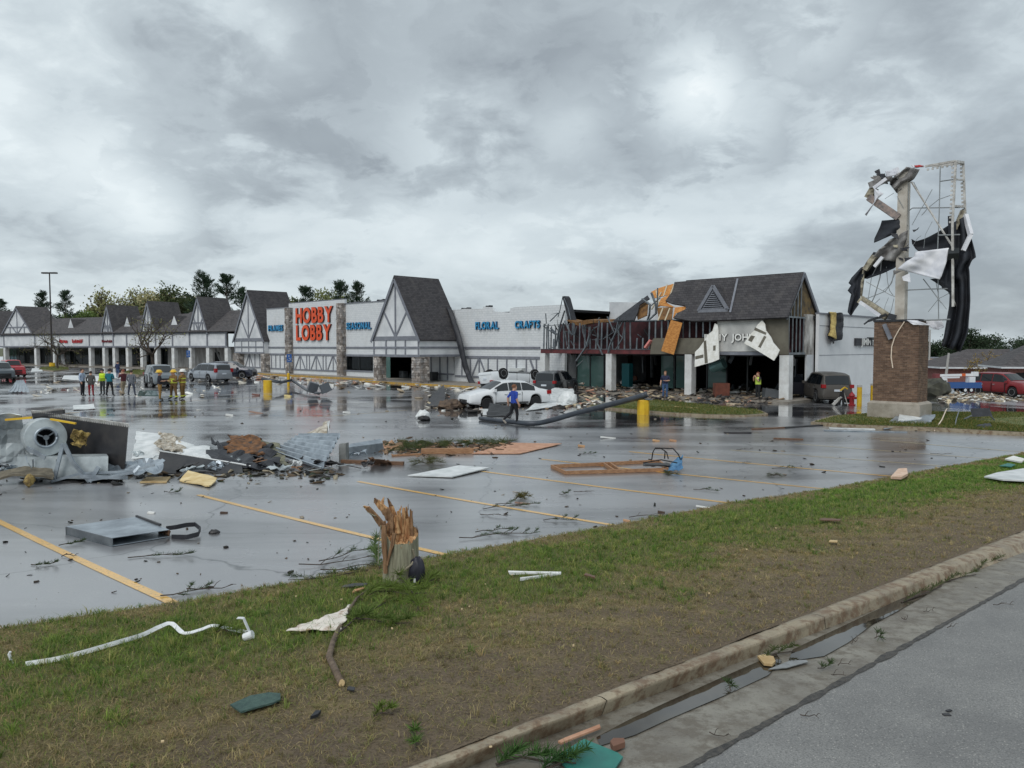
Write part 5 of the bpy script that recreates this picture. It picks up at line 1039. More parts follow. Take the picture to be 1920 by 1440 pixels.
def car_at(kind, front, rear, *a, **k):          # near-side wheel contacts in the photo
    f_, r_ = P(*front), P(*rear); d = (f_-r_); d.z = 0; hd = atan2(d.y, d.x); sp = SPEC[kind]; wb = (sp['wx'][1]-sp['wx'][0])*sp['L']; mid = (f_+r_)/2-d.normalized()*((sp['wx'][1]+sp['wx'][0])/2*sp['L']); side = Vector((-d.y, d.x, 0)).normalized()
    if side.dot(mid) < 0: side = -side
    return car(kind, *a, loc=tuple(mid+side*sp['W']*.45), heading=hd, **k)
def car_pos(kind, px, py, deg, *a, **k): 
    p = P(px, py); return car(kind, *a, loc=tuple(p), heading=radians(deg), **k)
sed = car_at('sedan', (911,767), (1006,763), 'parked_car', 'dusty white sedan with smashed windows standing beside the fallen pole', 'car', (218, 220, 222), rough=.3, dark_rim=True, flat=True)
ov = car('suv', 'overturned_car', 'white car flipped onto its roof with wheels in the air', 'car', (226, 230, 233), tuple(P(926, 736)+Vector((1.3, 2.0, 1.62))), 0, tilt=(pi-.08, .05, radians(36)), rough=.2)
car_pos('suv', 1044, 739, 64, 'parked_suv', 'dark grey station SUV behind the white sedan by the wrecked shop', 'SUV', (52, 56, 60), rough=.3, metal=.3, scale=.92)
bs = car_pos('suv', 1546, 752, 84, 'wrecked_suv', 'muddy brown grey SUV with blown out rear glass by the white flank wall', 'SUV', (84, 80, 76), rough=.5, metal=.3, coat=.1)
dl = MB(); dl.sheet(lambda u, v: (1.0*u, .04*sin(u*3), .35+.75*v), 4, 4, .07); door = dl.build('open_door', mat('paint_dark_door', (44, 46, 54), .35, .3, coat=.4), bs); door.location = (1.05, .95, 0); door.rotation_euler = (0, 0, radians(115))
dw = MB().sheet(lambda u, v: (.1+.75*u*(1-.35*v), 0, 1.1+.5*v), 4, 3, .02); o = dw.build('door_glass', M_CG, door)
car_pos('van', 393, 715, 142, 'parked_minivan', 'silver minivan seen from behind beside the dark crossover', 'minivan', (156, 162, 170), rough=.28, metal=.5)
car_pos('suv', 434, 710, -2, 'parked_suv', 'dark blue crossover parked beside the silver minivan', 'SUV', (38, 42, 56), rough=.22, metal=.3)
car_pos('suv', 301, 724, -54, 'parked_suv', 'dark silver SUV facing out behind the three firefighters', 'SUV', (112, 120, 126), rough=.3, metal=.5)
car_pos('jeep', 24, 706, -44, 'parked_jeep', 'red boxy off-road vehicle with hard top near the shop wing', 'jeep', (176, 44, 52), rough=.3)
car_pos('suv', 0, 713, -46, 'parked_suv', 'grey SUV in front of the red boxy off-road vehicle', 'SUV', (74, 82, 88), rough=.3, metal=.3)
car_pos('suv', 1882, 742, -74, 'parked_suv', 'dull red SUV with front corner damage beside the rubble field', 'SUV', (126, 34, 40), rough=.4, coat=.3)
car_pos('suv', 1938, 736, -70, 'parked_suv', 'bright red vehicle behind the dull red SUV at the house', 'SUV', (170, 34, 40), rough=.3)
# ---- utility truck
tp = P(1793, 736); tk = thing('utility_truck', 'blue bucket truck with white cab and folded white boom', 'truck', tp, radians(8)); ks = tp.y/F; tk.scale = (1, 1, 1)
Wt = 88*ks; tk.scale = (Wt/8.6,)*3
M_TB = mat('truck_blue', (40, 84, 146), .4, coat=.4); M_TW = mat('truck_white', (224, 226, 228), .4, coat=.3); M_TO = mat('boom_orange', (214, 96, 40), .5)
MB().box(-2.6, 4.2, -1.2, 1.2, .85, 1.25).build('flat_bed', M_TB, tk); MB().box(-2.55, 4.1, -1.22, -1.0, 1.26, 1.9).build('tool_box', M_TB, tk); MB().box(-2.55, 4.1, 1.0, 1.22, 1.26, 1.9).build('tool_box', M_TB, tk); MB().box(-2.6, 4.2, -1.215, -1.2, 1.5, 1.56).build('white_stripe', M_TW, tk)
MB().hexa([(-4.3, -1.15, .7), (-2.7, -1.15, .7), (-2.7, 1.15, .7), (-4.3, 1.15, .7), (-3.9, -1.05, 2.5), (-2.7, -1.05, 2.6), (-2.7, 1.05, 2.6), (-3.9, 1.05, 2.5)]).build('cab', M_TW, tk); MB().box(-3.6, -2.9, -1.16, -1.1, 1.55, 2.3).build('cab_window', M_CG, tk)
for x in (-3.4, .9, 2.1):
    for sg in (-1, 1): w = MB().lathe([(.3, -.16), (.5, -.15), (.5, .15), (.3, .16)], 18, (x, sg*1.0, .5), Matrix.Rotation(pi/2, 3, 'X')).build('tyre', M_TYRE, tk); MB().lathe([(.28, -.18), (.28, .18)], 14, (x, sg*1.0, .5), Matrix.Rotation(pi/2, 3, 'X')).build('rim', M_TW, w)
MB().box(2.2, 3.4, -.5, .5, 1.25, 2.9).build('turret', M_TW, tk); MB().bar((3.4, 0, 3.25), (-3.6, 0, 3.15), .4, .42).build('lower_boom', M_TW, tk); MB().bar((1.6, -.02, 3.25), (.9, -.02, 3.24), .45, .46).build('boom_collar', M_TO, tk); MB().bar((-3.0, 0, 2.75), (.5, 0, 2.8), .3, .28).build('upper_boom', M_TW, tk)
MB().box(-4.6, -3.7, -.45, .45, 2.7, 3.5).build('bucket', mat('bucket_red', (120, 60, 62), .6), tk); MB().box(3.2, 4.1, -.4, .4, 3.0, 3.8).build('boom_elbow', M_TW, tk)
# ================================================================== people
SKIN = (196, 152, 128)
def person(px, py, label, h=1.75, head=0.0, arms=('down', 'down'), legs='stand', top=(80, 80, 90), pants=(40, 42, 50), sleeve='long', hair=(52, 40, 32), shoes=(36, 34, 34), skin=SKIN, hat=None, bands=None, vest=None, longtop=False, turn=0.0, group=None):
    p = P(px, py); s = h/1.75; V = []; Ed = []; Rd = []; B = []
    t = thing('person', label, 'person', tuple(p), head, group); bk_ = 1.32 if isinstance(hat, tuple) else 1.12; t.scale = (s*bk_, s*bk_, s)
    def j(pos, r, par=None, tg='torso'):
        V.append(Vector(pos)); Rd.append(r if isinstance(r, tuple) else (r, r)); i = len(V)-1
        if par is not None: Ed.append((par, i)); B.append((par, i, tg))
        return i
    bl = longtop
    pel = j((0, 0, .96), (.165, .12)); sp1 = j((0, .0, 1.12), (.15, .105), pel, 'torso'); ch_ = j((0, .0, 1.32), (.175, .115), sp1); nk = j((0, .0, 1.47), (.06, .06), ch_); hd0 = j((0, .015, 1.56), (.07, .08), nk, 'head'); hd1 = j((0, .02, 1.66), (.078, .092), hd0, 'head'); j((0, .01, 1.735), (.05, .055), hd1, 'head')
    j((0, .115, 1.605), (.016, .016), hd0, 'head')
    A = {'down': ((.235, -.03, 1.16), (.25, .05, .93), (.25, .09, .84)), 'fold': ((.25, .03, 1.15), (.06, .2, 1.13), (-.02, .21, 1.15)), 'cup': ((.24, .06, 1.13), (.16, .28, 1.12), (.13, .35, 1.15)), 'phone': ((.23, .12, 1.18), (.1, .22, 1.40), (.06, .2, 1.5)),
         'hip': ((.30, -.08, 1.16), (.17, .06, 1.02), (.12, .09, .99)), 'back': ((.25, -.14, 1.18), (.27, -.12, .95), (.28, -.1, .86)), 'fwd': ((.23, .1, 1.16), (.24, .3, 1.06), (.23, .37, 1.03)), 'pocket': ((.25, -.05, 1.15), (.2, .08, .96), (.18, .11, .91))}
    for sg, ps in ((-1, arms[0]), (1, arms[1])):
        e, w, hn = [Vector((sg*a[0], a[1], a[2])) for a in A[ps]]; sh = j((sg*.185, 0, 1.405), .068, ch_, 'torso'); el = j(e, .048, sh, 'uparm'); wr = j(w, .033, el, 'forearm'); d = (hn-w).normalized(); pm_ = j(w+d*.06, (.036, .022), wr, 'hand')
        sd = Vector((d.z, 0, -d.x)) if abs(d.y) > .6 else Vector((0, 1, 0)); sd = (sd-d*sd.dot(d)).normalized(); bend = (-d.cross(sd))*.02
        for k, (o_, l_) in enumerate(((-.026, .06), (-.009, .07), (.009, .066), (.026, .052))): q = j(w+d*.1+sd*o_, .009, pm_, 'hand'); j(w+d*(.1+l_)+sd*o_*1.2+bend, .008, q, 'hand')
        q = j(w+d*.06+sd*.045, .010, pm_, 'hand'); j(w+d*.1+sd*.06, .009, q, 'hand')
    Lg = {'stand': (((.0, .01, .51), (.0, -.01, .09)), ((.0, .02, .51), (.02, .0, .09))), 'wide': (((.06, .01, .51), (.1, -.01, .09)), ((.05, .02, .51), (.1, .0, .09))), 'walk': (((.0, -.08, .54), (.0, -.42, .24)), ((.0, .08, .5), (.0, .06, .08))), 'step': (((.0, .03, .51), (.0, -.14, .1)), ((.0, .1, .51), (.0, .14, .09)))}[legs]
    for sg, (k_, a_) in ((-1, Lg[0]), (1, Lg[1])):
        hp = j((sg*.095, 0, .9), (.098, .1), pel, 'thigh'); kn = j((sg*(.1+k_[0]), k_[1], k_[2]), .062, hp, 'thigh'); an = j((sg*(.1+a_[0]), a_[1], a_[2]), .045, kn, 'calf'); tilt = a_[2]-.09; j((sg*(.11+a_[0]), a_[1]+.15-.02*(tilt > .1), max(.035, a_[2]-.05-tilt*.75)), (.042, .034), an, 'foot')
    me = bpy.data.meshes.new('body'); me.from_pydata([tuple(v) for v in V], Ed, []); ob = bpy.data.objects.new('body', me); COL.objects.link(ob)
    ob.modifiers.new('s', 'SKIN'); 
    for i, r_ in enumerate(Rd): me.skin_vertices[0].data[i].radius = r_
    me.skin_vertices[0].data[0].use_root = True
    ss = ob.modifiers.new('ss', 'SUBSURF'); ss.levels = 2; ss.render_levels = 2
    dg = bpy.context.evaluated_depsgraph_get(); m2 = bpy.data.meshes.new_from_object(ob.evaluated_get(dg)); bpy.data.objects.remove(ob); bpy.data.meshes.remove(me)
    mats = [mat('cloth_%d_%d_%d' % top, top, .85, c2=tuple(int(c*.8) for c in top), scale=12), mat('cloth_%d_%d_%d' % pants, pants, .85, c2=tuple(int(c*.82) for c in pants), scale=12), mat('skin_%d_%d_%d' % skin, skin, .6), mat('shoe_%d_%d_%d' % shoes, shoes, .6)]
    m2.materials.clear()
    for q in mats: m2.materials.append(q)
    mi = {'torso': 0, 'uparm': 0, 'forearm': 0 if sleeve == 'long' else 2, 'hand': 2, 'head': 2, 'thigh': 1, 'calf': 1, 'foot': 3}
    for pl in m2.polygons:
        c = pl.center; best = 9e9; tg = 'torso'
        for a, b, g_ in B:
            pa, pb = V[a], V[b]; d = pb-pa; u = max(0, min(1, (c-pa).dot(d)/max(1e-9, d.length_squared))); rr = (Rd[a][0]*(1-u)+Rd[b][0]*u); di = (c-pa-d*u).length/max(.02, rr)
            if di < best: best = di; tg = g_
        if tg == 'torso' and c.z < (.80 if longtop else .955): tg = 'thigh'
        if tg == 'thigh' and c.z > (.80 if longtop else .955): tg = 'torso'
        if tg == 'torso' and c.z > 1.475 and abs(c.x) < .08: tg = 'head'
        pl.material_index = mi[tg]; pl.use_smooth = True
    body = bpy.data.objects.new('body', m2); COL.objects.link(body); body.parent = t
    # face and hair
    fc = MB()
    for sg in (-1, 1): fc.cbox((sg*.032, .098, 1.638), (.022, .012, .010))
    fc.cbox((0, .098, 1.565), (.042, .012, .009)); fc.build('face', mat('face_dark', (70, 40, 36), .6), t)
    if hair:
        hm = MB(); hm.grid(lambda u, v: (lambda th, ph: (.092*cos(th)*sin(ph), .004+.108*sin(th)*sin(ph), 1.655+.105*cos(ph)))(2*pi*u, (.02+.6*v*(1.0 if sin(2*pi*u) < .3 else .62))*pi), 16, 6); hm.build('hair', mat('hair_%d_%d_%d' % hair, hair, .8), t, smooth=True)
    if hat == 'cap': MB().lathe([(.098, 1.66), (.1, 1.7), (.07, 1.755), (.01, 1.765)], 14, (0, .01, 0)).build('cap', mat('cap_dark', (36, 34, 40), .8), t)
    elif hat:
        hx = MB(); hx.lathe([(.175, 1.665), (.17, 1.685), (.125, 1.70), (.12, 1.76), (.08, 1.815), (.02, 1.83)], 18, (0, -.01, 0)); hx.bar((0, .1, 1.70), (0, -.12, 1.79), .025, .09); hx.build('helmet', mat('helmet_%d_%d_%d' % hat, hat, .4, coat=.4), t)
    if bands:
        bm_ = mat('reflective_band', bands, .5)
        for z, r_ in ((1.0, .19), (1.22, .185)): MB().lathe([(r_*1.0, z), (r_*1.0, z+.05)], 16, X=Matrix.Diagonal((1, .8, 1))).build('reflective_band', bm_, t)
        for sg, a_ in ((-1, Lg[0][1]), (1, Lg[1][1])): MB().lathe([(.082, .0), (.082, .06)], 12, (sg*(.1+a_[0]), a_[1], .17)).build('reflective_band', bm_, t)
        for sg, ps in ((-1, arms[0]), (1, arms[1])): e, w = [Vector((sg*a[0], a[1], a[2])) for a in A[ps][:2]]; c = e.lerp(w, .75); d = (w-e).normalized(); MB().tube([c-d*.03, c+d*.03], .062, 10).build('reflective_band', bm_, t)
    if vest:
        MB().lathe([(.185, 1.0), (.18, 1.15), (.2, 1.34), (.15, 1.44)], 18, X=Matrix.Diagonal((1, .76, 1))).build('vest', mat('vest_%d_%d_%d' % vest, vest, .6), t)
    return t
person(155, 743, 'person in pale blue shirt and black trousers beside the group', 1.85, pi/2*-1.0, ('fold', 'down'), top=(176, 192, 214), pants=(30, 32, 40))
person(171, 743, 'person in patterned dark jacket and red trousers', 1.68, .2, ('pocket', 'pocket'), top=(82, 80, 78), pants=(142, 38, 46), longtop=True)
person(193, 741, 'person in bright yellow green vest in the standing group', 1.78, pi*.9, ('fold', 'down'), top=(190, 220, 60), pants=(70, 74, 78), vest=(198, 232, 40), hat='cap')
person(206, 743, 'person in teal jacket and black trousers seen from behind', 1.82, -.1, ('fold', 'fold'), top=(24, 112, 128), pants=(26, 28, 34), legs='wide', hat='cap')
person(221, 709, 'person in dark blue jacket and jeans standing farther off by white sheets', 1.78, -.4, ('pocket', 'pocket'), top=(36, 48, 84), pants=(62, 82, 116), hat='cap')
person(232, 741, 'person in maroon vest and beige trousers raising a phone', 1.75, 1.2, ('phone', 'phone'), top=(92, 40, 48), pants=(176, 160, 136), legs='step', hair=(130, 70, 50))
person(247, 742, 'person in grey hooded top and dark jeans seen from behind', 1.72, .0, ('pocket', 'pocket'), top=(108, 112, 120), pants=(66, 72, 88), longtop=True, legs='wide')
YH_ = (224, 184, 48); TAN = (158, 122, 70)
person(300, 750, 'firefighter in dark short sleeved shirt, tan bunker trousers and yellow helmet', 1.80, -1.2, ('fold', 'fold'), top=(40, 40, 50), pants=TAN, sleeve='short', hat=YH_, shoes=(40, 38, 30), legs='stand')
person(326, 749, 'firefighter in tan coat and yellow helmet between two others', 1.80, 2.6, ('cup', 'fold'), top=(128, 98, 58), pants=(110, 84, 50), hat=YH_, bands=(206, 214, 80), longtop=True, legs='wide')
person(343, 748, 'firefighter in tan coat and white helmet', 1.82, 1.5, ('cup', 'fwd'), top=TAN, pants=(132, 102, 58), hat=(232, 232, 228), bands=(214, 220, 90), longtop=True)
person(964, 797, 'person in blue shirt and black trousers walking past the fallen pole', 1.72, -pi/2+.5, ('back', 'down'), 'walk', top=(40, 74, 176), pants=(24, 24, 30), sleeve='short', hair=(112, 72, 48), shoes=(190, 180, 168))
person(1247, 747, 'person in dark blue shirt and jeans standing at the wrecked shopfront', 1.75, pi*.9, ('fold', 'down'), top=(38, 44, 74), pants=(64, 92, 132), sleeve='short', hair=(120, 84, 60))
person(1421, 751, 'person in dark clothes and yellow green vest at the shop entrance', 1.75, pi*.6, ('phone', 'phone'), top=(40, 42, 48), pants=(30, 32, 36), vest=(196, 220, 90), sleeve='short', hair=(110, 60, 44))
# ================================================================== street furniture
for px, py, l in ((1611,762,'yellow steel bollard with white top beside the hydrant'), (1636,757,'yellow steel bollard half hidden by the brick sign base')):
    p = P(px, py); hB = 1.2; single(MB().lathe([(.13, -.02), (.13, hB-.12)], 14, p).lathe([(.132, hB-.12), (.132, hB-.02), (.08, hB)], 14, p, None, 1), 'bollard', [M_YB, M_WST], l, 'bollard', p)
p = P(1597, 760); hy = thing('fire_hydrant', 'red fire hydrant behind the wrecked brown SUV', 'hydrant', p); M_HY = mat('hydrant_red', (150, 34, 40), .5)
MB().lathe([(.2, 0), (.2, .06), (.13, .08), (.13, .5), (.17, .52), (.17, .56), (.12, .66), (.05, .72), (.04, .78)], 14).build('barrel', M_HY, hy, smooth=False)
for a in (0, pi/2, pi): MB().tube([(0, 0, .42), (.26*cos(a), -.26*sin(a), .42)], .07, 10).build('outlet_cap', M_HY, hy)
p = P(1578, 761); fs = thing('folded_stand', 'tangled black and white folded stand with yellow top beside the hydrant', 'stand', p)
for a, b, w, m in (((-.5, 0, .05), (-.05, .0, .5), .2, M_WST), ((-.35, -.1, .02), (.05, 0, .62), .14, M_BPL), ((-.15, .05, .05), (.0, 0, .8), .16, M_BPL), ((.35, 0, .0), (.08, .02, .85), .07, M_WST), ((.1, 0, .0), (.05, 0, .9), .12, M_BPL), ((-.1, 0, .85), (.15, 0, 1.05), .1, M_YB), ((.15, 0, 1.05), (.3, 0, .95), .1, M_YB)): MB().bar(a, b, w, w*.5).build('stand_piece', m, fs)
for px, t_, b_, base, l in ((543,664,679,709,'blue accessible parking sign on a post before the stone pillar'), (354,657,670,694,'small blue parking sign before the shop wing columns')):
    p = P(px, base); z1, z0 = at(px, t_, p.y).z, at(px, b_, p.y).z; sgn = thing('parking_sign', l, 'sign', p); w = .26
    MB().tube([(0, 0, 0), (0, 0, z1)], .04, 8).build('post', M_STEEL, sgn); MB().box(-w, w, -.06, -.042, z0, z1).build('sign_plate', mat('sign_blue', (30, 84, 150), .5), sgn); zc_ = (z0+z1)/2; k = (z1-z0)/2
    em = MB().lathe([(.07*k*2, -.005), (.07*k*2, .005)], 10, (-.02, -.066, zc_+.55*k), Matrix.Rotation(pi/2, 3, 'X')); em.bar((-.02, -.066, zc_+.4*k), (0, -.066, zc_-.1*k), .012, .07); em.bar((0, -.066, zc_-.1*k), (.14, -.066, zc_-.1*k), .012, .06); em.bar((.14, -.066, zc_-.1*k), (.18, -.066, zc_-.6*k), .012, .05)
    em.tube([(-.03+.15*cos(a), -.066, zc_-.35*k+.3*k*sin(a)) for a in np.linspace(.9*pi, 2.1*pi, 8)], .022, 5); em.build('wheelchair_symbol', M_WST, sgn)
p = P(541, 724); single(MB().lathe([(.11, 0), (.11, 1.05), (.06, 1.1)], 12, p), 'bollard', M_YB, 'slim yellow bollard before the raised white wall', 'bollard', p)
# fallen lamp with two heads
def footing(px, py, ztop, wpx, label, hexs=False):
    p = P(px, py); h = at(px, ztop, p.y).z-p.z; r = wpx/2*p.y/F; return single(MB().lathe([(r, -.02), (r, h*.96), (r*.94, h)], 8 if hexs else 18, p), 'lamp_footing', M_YB, label, 'footing', p), p, h
_, p1, h1 = footing(502, 731, 713, 16, 'yellow lamp footing with a bent twin head lamp fallen off it')
fl_ = thing('fallen_lamp', 'fallen slim grey lamp pole with two square heads', 'lamp post', p1); M_GP = mat('grey_lamp_pole', (86, 90, 96), .45, .3)
e1 = [Vector((-.5, .2, h1+.12)), Vector((1.0, -.1, h1-.15)), P(548, 724)-p1+Vector((0, 0, .5)), P(575, 738)-p1+Vector((0, 0, .25)), P(598, 742)-p1+Vector((0, 0, .15))]
MB().tube(e1, [.12, .12, .11, .1, .09], 10).build('pole', M_GP, fl_, smooth=True)
for px, py, rt in ((587,735,.35), (610,737,-.4)): c = P(px, py+6)-p1+Vector((0, 0, .55)); MB().cbox(c, (.62, .5, .6), Matrix.Rotation(rt, 3, 'Y') @ Matrix.Rotation(.4, 3, 'Z')).build('lamp_head', M_GP, fl_)
MB().tube([e1[-1]+Vector((-.3, 0, 0)), e1[-1]+Vector((.5, -.1, .1)), e1[-1]+Vector((.9, 0, .3))], .06, 6).build('head_bracket', M_GP, fl_)
_, p2, h2 = footing(1206, 777, 750, 23, 'big yellow octagonal lamp footing at the kerb with the fallen pole on it', True)
Z_ = Vector((0, 0, 1)); fp = thing('fallen_pole', 'thick dark grey lot lamp pole snapped over and lying towards the sedan', 'lamp post', p2); w_ = [Vector((.2, .1, h2+.28)), Vector((-.3, 0, h2+.12)), (P(1010, 799)-p2+Z_*.14).lerp(Vector((-.3, 0, h2+.12)), .66), (P(1010, 799)-p2+Z_*.14).lerp(Vector((-.3, 0, h2+.12)), .33), P(1010, 799)-p2+Z_*.13, P(960, 796)-p2+Z_*.11, P(900, 788)-p2+Z_*.09]

def catmull(pts, n=6):
    o = []
    for i in range(len(pts)-1):
        a, b, c, d = pts[max(0, i-1)], pts[i], pts[i+1], pts[min(len(pts)-1, i+2)]
        for k in range(n): t = k/n; o.append(.5*((2*b)+(c-a)*t+(2*a-5*b+4*c-d)*t*t+(3*b-a-3*c+d)*t**3))
    return o+[pts[-1]]
wq = catmull(w_); MB().tube(wq, [.155-.07*i/(len(wq)-1) for i in range(len(wq))], 14).build('pole', mat('slate_pole', (72, 78, 86), .4, .35, c2=(58, 62, 70), scale=2), fp, smooth=True); MB().box(.05, .4, -.25, .3, h2+.02, h2+.06).build('base_plate', M_STEEL, fp)
# ================================================================== storm debris on the lot
Z = Vector((0, 0, 1))
M_ZINC = mat('zinc_sheet', (172, 182, 190), .38, .5, c2=(134, 143, 152), scale=2.5, bump=.2, bscale=4); M_LTG = mat('light_grey_enamel', (186, 194, 196), .4, .2, c2=(150, 158, 162), scale=2); M_WHS = mat('white_sheet_metal', (224, 226, 226), .4, c2=(192, 196, 196), scale=2.4, bump=.25, bscale=3)
M_DKP = mat('dark_panel', (38, 38, 42), .5, c2=(58, 56, 56), scale=2.5); M_TAN = mat('tan_board', (204, 180, 136), .8, c2=(176, 148, 104), scale=5); M_LUM = mat('lumber', (172, 132, 98), .75, c2=(136, 98, 70), scale=5, stretch=(1, 8, 8)); M_WLUM = mat('wet_lumber', (124, 94, 72), .6, c2=(92, 68, 52), scale=6, stretch=(1, 8, 8)); M_PINKB = mat('salmon_board', (196, 152, 124), .7, c2=(170, 124, 98), scale=4)
M_YF = mat('yellow_batt', (178, 154, 92), .95, c2=(112, 94, 60), scale=9, bump=1, bscale=20); M_BRB = mat('brown_batt', (132, 92, 58), .95, c2=(70, 54, 44), scale=5, bump=1, bscale=12); M_CLOTHB = mat('blue_cloth', (94, 140, 176), .8, c2=(70, 112, 150), scale=5)
NDL = []
def needles(parent, name, stem_pts, count, ln, spread, seed, col=(58, 92, 48), wid=.0022, fwd=.6):
    rg_ = np.random.default_rng(seed); S = [Vector(p) for p in stem_pts]; C = []; D = []
    for k in range(count):
        u = rg_.random()**.7*(len(S)-1); i = min(len(S)-2, int(u)); p = S[i].lerp(S[i+1], u-i); d = (S[i+1]-S[i]).normalized(); v = Vector(rg_.normal(size=3)); v.z = abs(v.z)*.8; v = (d*fwd+v.normalized()*spread).normalized(); C.append(p); D.append(v)
    C = np.array(C); D = np.array(D); n = len(C); sd = np.cross(D, rg_.normal(size=(n, 3))); sd /= np.linalg.norm(sd, axis=1)[:, None]; L = (ln*rg_.uniform(.6, 1.2, n))[:, None]
    mid = C+D*L*.55; tip = C+D*L-np.array([[0, 0, .22]])*L*rg_.random((n, 1)); w = wid
    V = np.stack([C-sd*w, C+sd*w, mid+sd*w, mid-sd*w, tip], 1).reshape(-1, 3); i = np.arange(n)*5; f_ = np.concatenate([np.stack([i, i+1, i+2], 1), np.stack([i, i+2, i+3], 1), np.stack([i+3, i+2, i+4], 1)])
    col = np.repeat(np.array(lin(col))[None]*rg_.uniform(.6, 1.5, (n, 1)), 5, axis=0); o = raw_mesh(name, V, f_, 3, attr_mat('grass_blade', .6, .25, .35), col, parent); o['kind'] = 'stuff'; return o
def PV(px, py, up=0.0):                          # photo pixel -> point on the verge surface
    dz = .1
    for _ in range(5):
        p = P(px, py, dz+up); q = Vector(p[:2]).dot(D45); a, b = Ey(q), K0(q); ab = b-a; t = max(0, min(1, (Vector(p[:2])-a).dot(ab)/ab.length_squared)); dz = vz(Vector(p[:2]), t, q)-gz(p.x, p.y)
    return P(px, py, dz+up)
def scale_at(p): return p.y/F
# ---- rooftop air unit wreck
h0 = P(110, 903); HY = h0.y; hk = HY/F
hv = thing('air_unit_wreck', 'torn open rooftop air handling unit with exposed round blower', 'air unit', h0)
def H3(px, py, dy=0.0): return at(px, py, HY+dy)-h0
bc = H3(82, 819, .45); ax = Vector((.62, -.78, .05)).normalized(); XB = ax.to_track_quat('Z', 'Y').to_matrix(); rB = 36*hk
MB().lathe([(rB*.02, -.3), (rB*.96, -.28), (rB, -.25), (rB, .5), (rB*.97, .54), (rB*.52, .56), (rB*.5, .5), (rB*.5, .1)], 32, bc-ax*.15, XB, cap=False).build('blower_housing', M_LTG, hv, smooth=False)
MB().lathe([(rB*.52, .10), (rB*.50, .14)], 24, bc-ax*.15, XB).build('fan_back', M_DARK, hv)
ring = MB(); C0 = bc+ax*.40; ex, ey = XB.col[0], XB.col[1]
ring.tube([C0+(ex*cos(a)+ey*sin(a))*rB*.5 for a in np.linspace(0, 2*pi, 25)], .035, 6); ring.build('inlet_ring', M_ZINC, hv, smooth=True)
MB().lathe([(.06, 0), (.06, .12)], 10, C0-ax*.06, XB).build('fan_hub', M_STEEL, hv)
for k in range(3): a = .6+2*pi*k/3; MB().bar(C0+(ex*cos(a)+ey*sin(a))*.05, C0+(ex*cos(a)+ey*sin(a))*rB*.5, .03, .03).build('fan_spoke', M_STEEL, hv)
for k in range(20): a = 2*pi*k/20; d = ex*cos(a)+ey*sin(a); MB().bar(C0+d*rB*.36-ax*.05, C0+d*rB*.45-ax*.05, .012, .06, up=tuple(ax)).build('fan_blade', M_DKP, hv)
MB().sheet(lambda u, v: H3(-60+120*u, 868-84*v+10*u, .6+.5*u)+cr((u*2, v*2, 1), .12, 2, 2), 10, 8, .02).build('bent_casing', M_LTG, hv); MB().sheet(lambda u, v: H3(-40+80*u, 806-28*v, .9-.6*v)+cr((u*2, v*2, 4), .08, 2, 3), 8, 5, .02).build('bent_casing', M_LTG, hv)
MB().hexa([H3(34, 896, -.05), H3(202, 899, -.25), H3(200, 890, .5), H3(34, 887, .6), H3(32, 857, 0), H3(203, 856, -.2), H3(200, 851, .5), H3(34, 852, .6)]).build('base_pan', M_LTG, hv)
for x in (68, 112, 150): MB().box(*sum(((H3(x, 880).x-.006, H3(x, 880).x+.006),), ()), H3(x, 880).y-.13, H3(x, 880).y-.10, H3(x, 893).z, H3(x, 860).z).build('pan_seam', M_STEEL, hv)
MB().hexa([H3(62, 868, 1.6), H3(232, 892, .2), H3(234, 890, .35), H3(64, 866, 1.75), H3(62, 776, 1.6), H3(240, 800, .2), H3(241, 799, .35), H3(64, 775, 1.75)]).build('coil_panel', M_DKP, hv)
for k in range(44): t = k/43; a, b = H3(62, 775, 1.6), H3(240, 800, .2); p = a.lerp(b, t); MB().tube([p+Vector((-.02, 0, -.01)), p+Vector((-.015, -.03, .08)), p+Vector((.02, -.03, .08)), p+Vector((.03, 0, -.01))], .017, 4).build('coil_bend', M_WST, hv)
for k in range(20): t = k/19; a, b = H3(62, 777, 1.58), H3(118, 770, 1.2); p = a.lerp(b, t); MB().tube([p, p+Vector((.0, -.03, .08)), p+Vector((.04, 0, 0))], .017, 4).build('coil_bend', M_WST, hv)
MB().bar(H3(62, 779, 1.6), H3(120, 772, 1.1), .06, .1).build('coil_header', M_DKP, hv)
for pl, w in (([(118,832),(110,865),(102,897)],.09), ([(120,832),(136,866),(168,903)],.1), ([(168,903),(185,876)],.1), ([(50,840),(85,858)],.1), ([(96,903),(150,888),(240,884),(290,872)],.06), ([(170,900),(250,886),(262,874)],.06), ([(150,893),(240,896)],.08), ([(48,855),(52,868),(60,878)],.02)):
    pt = [H3(*p, -.35+.1*R.random()) for p in pl]
    for a, b in zip(pt, pt[1:]): MB().bar(a, b, w, w*.35, up=(.2, 1, .1)).build('frame_strut', M_ZINC, hv)
MB().sheet(lambda u, v: H3(-30+130*u, 905-14*v-14*sin(pi*u*.8), -.7+.5*v)+cr((u*3, v, 0), .05, 2, 5), 10, 4, .05).build('torn_liner', mat('grey_wood_liner', (120, 112, 96), .8, c2=(84, 78, 66), scale=4), hv); MB().sheet(lambda u, v: H3(-30+124*u, 921-14*v*(1-u*.6), -.65+.2*v), 8, 3, .03).build('torn_liner', M_DKP, hv)
lm = MB(); lm.lathe([(.02, -.12), (.11, -.08), (.13, .0), (.09, .1), (.03, .16)], 9, H3(55, 903, -.85)); lm.V = [tuple(Vector(v)+cr(v, .05, 6, 3)) for v in lm.V]; lm.build('foam_lump', M_YF, hv)
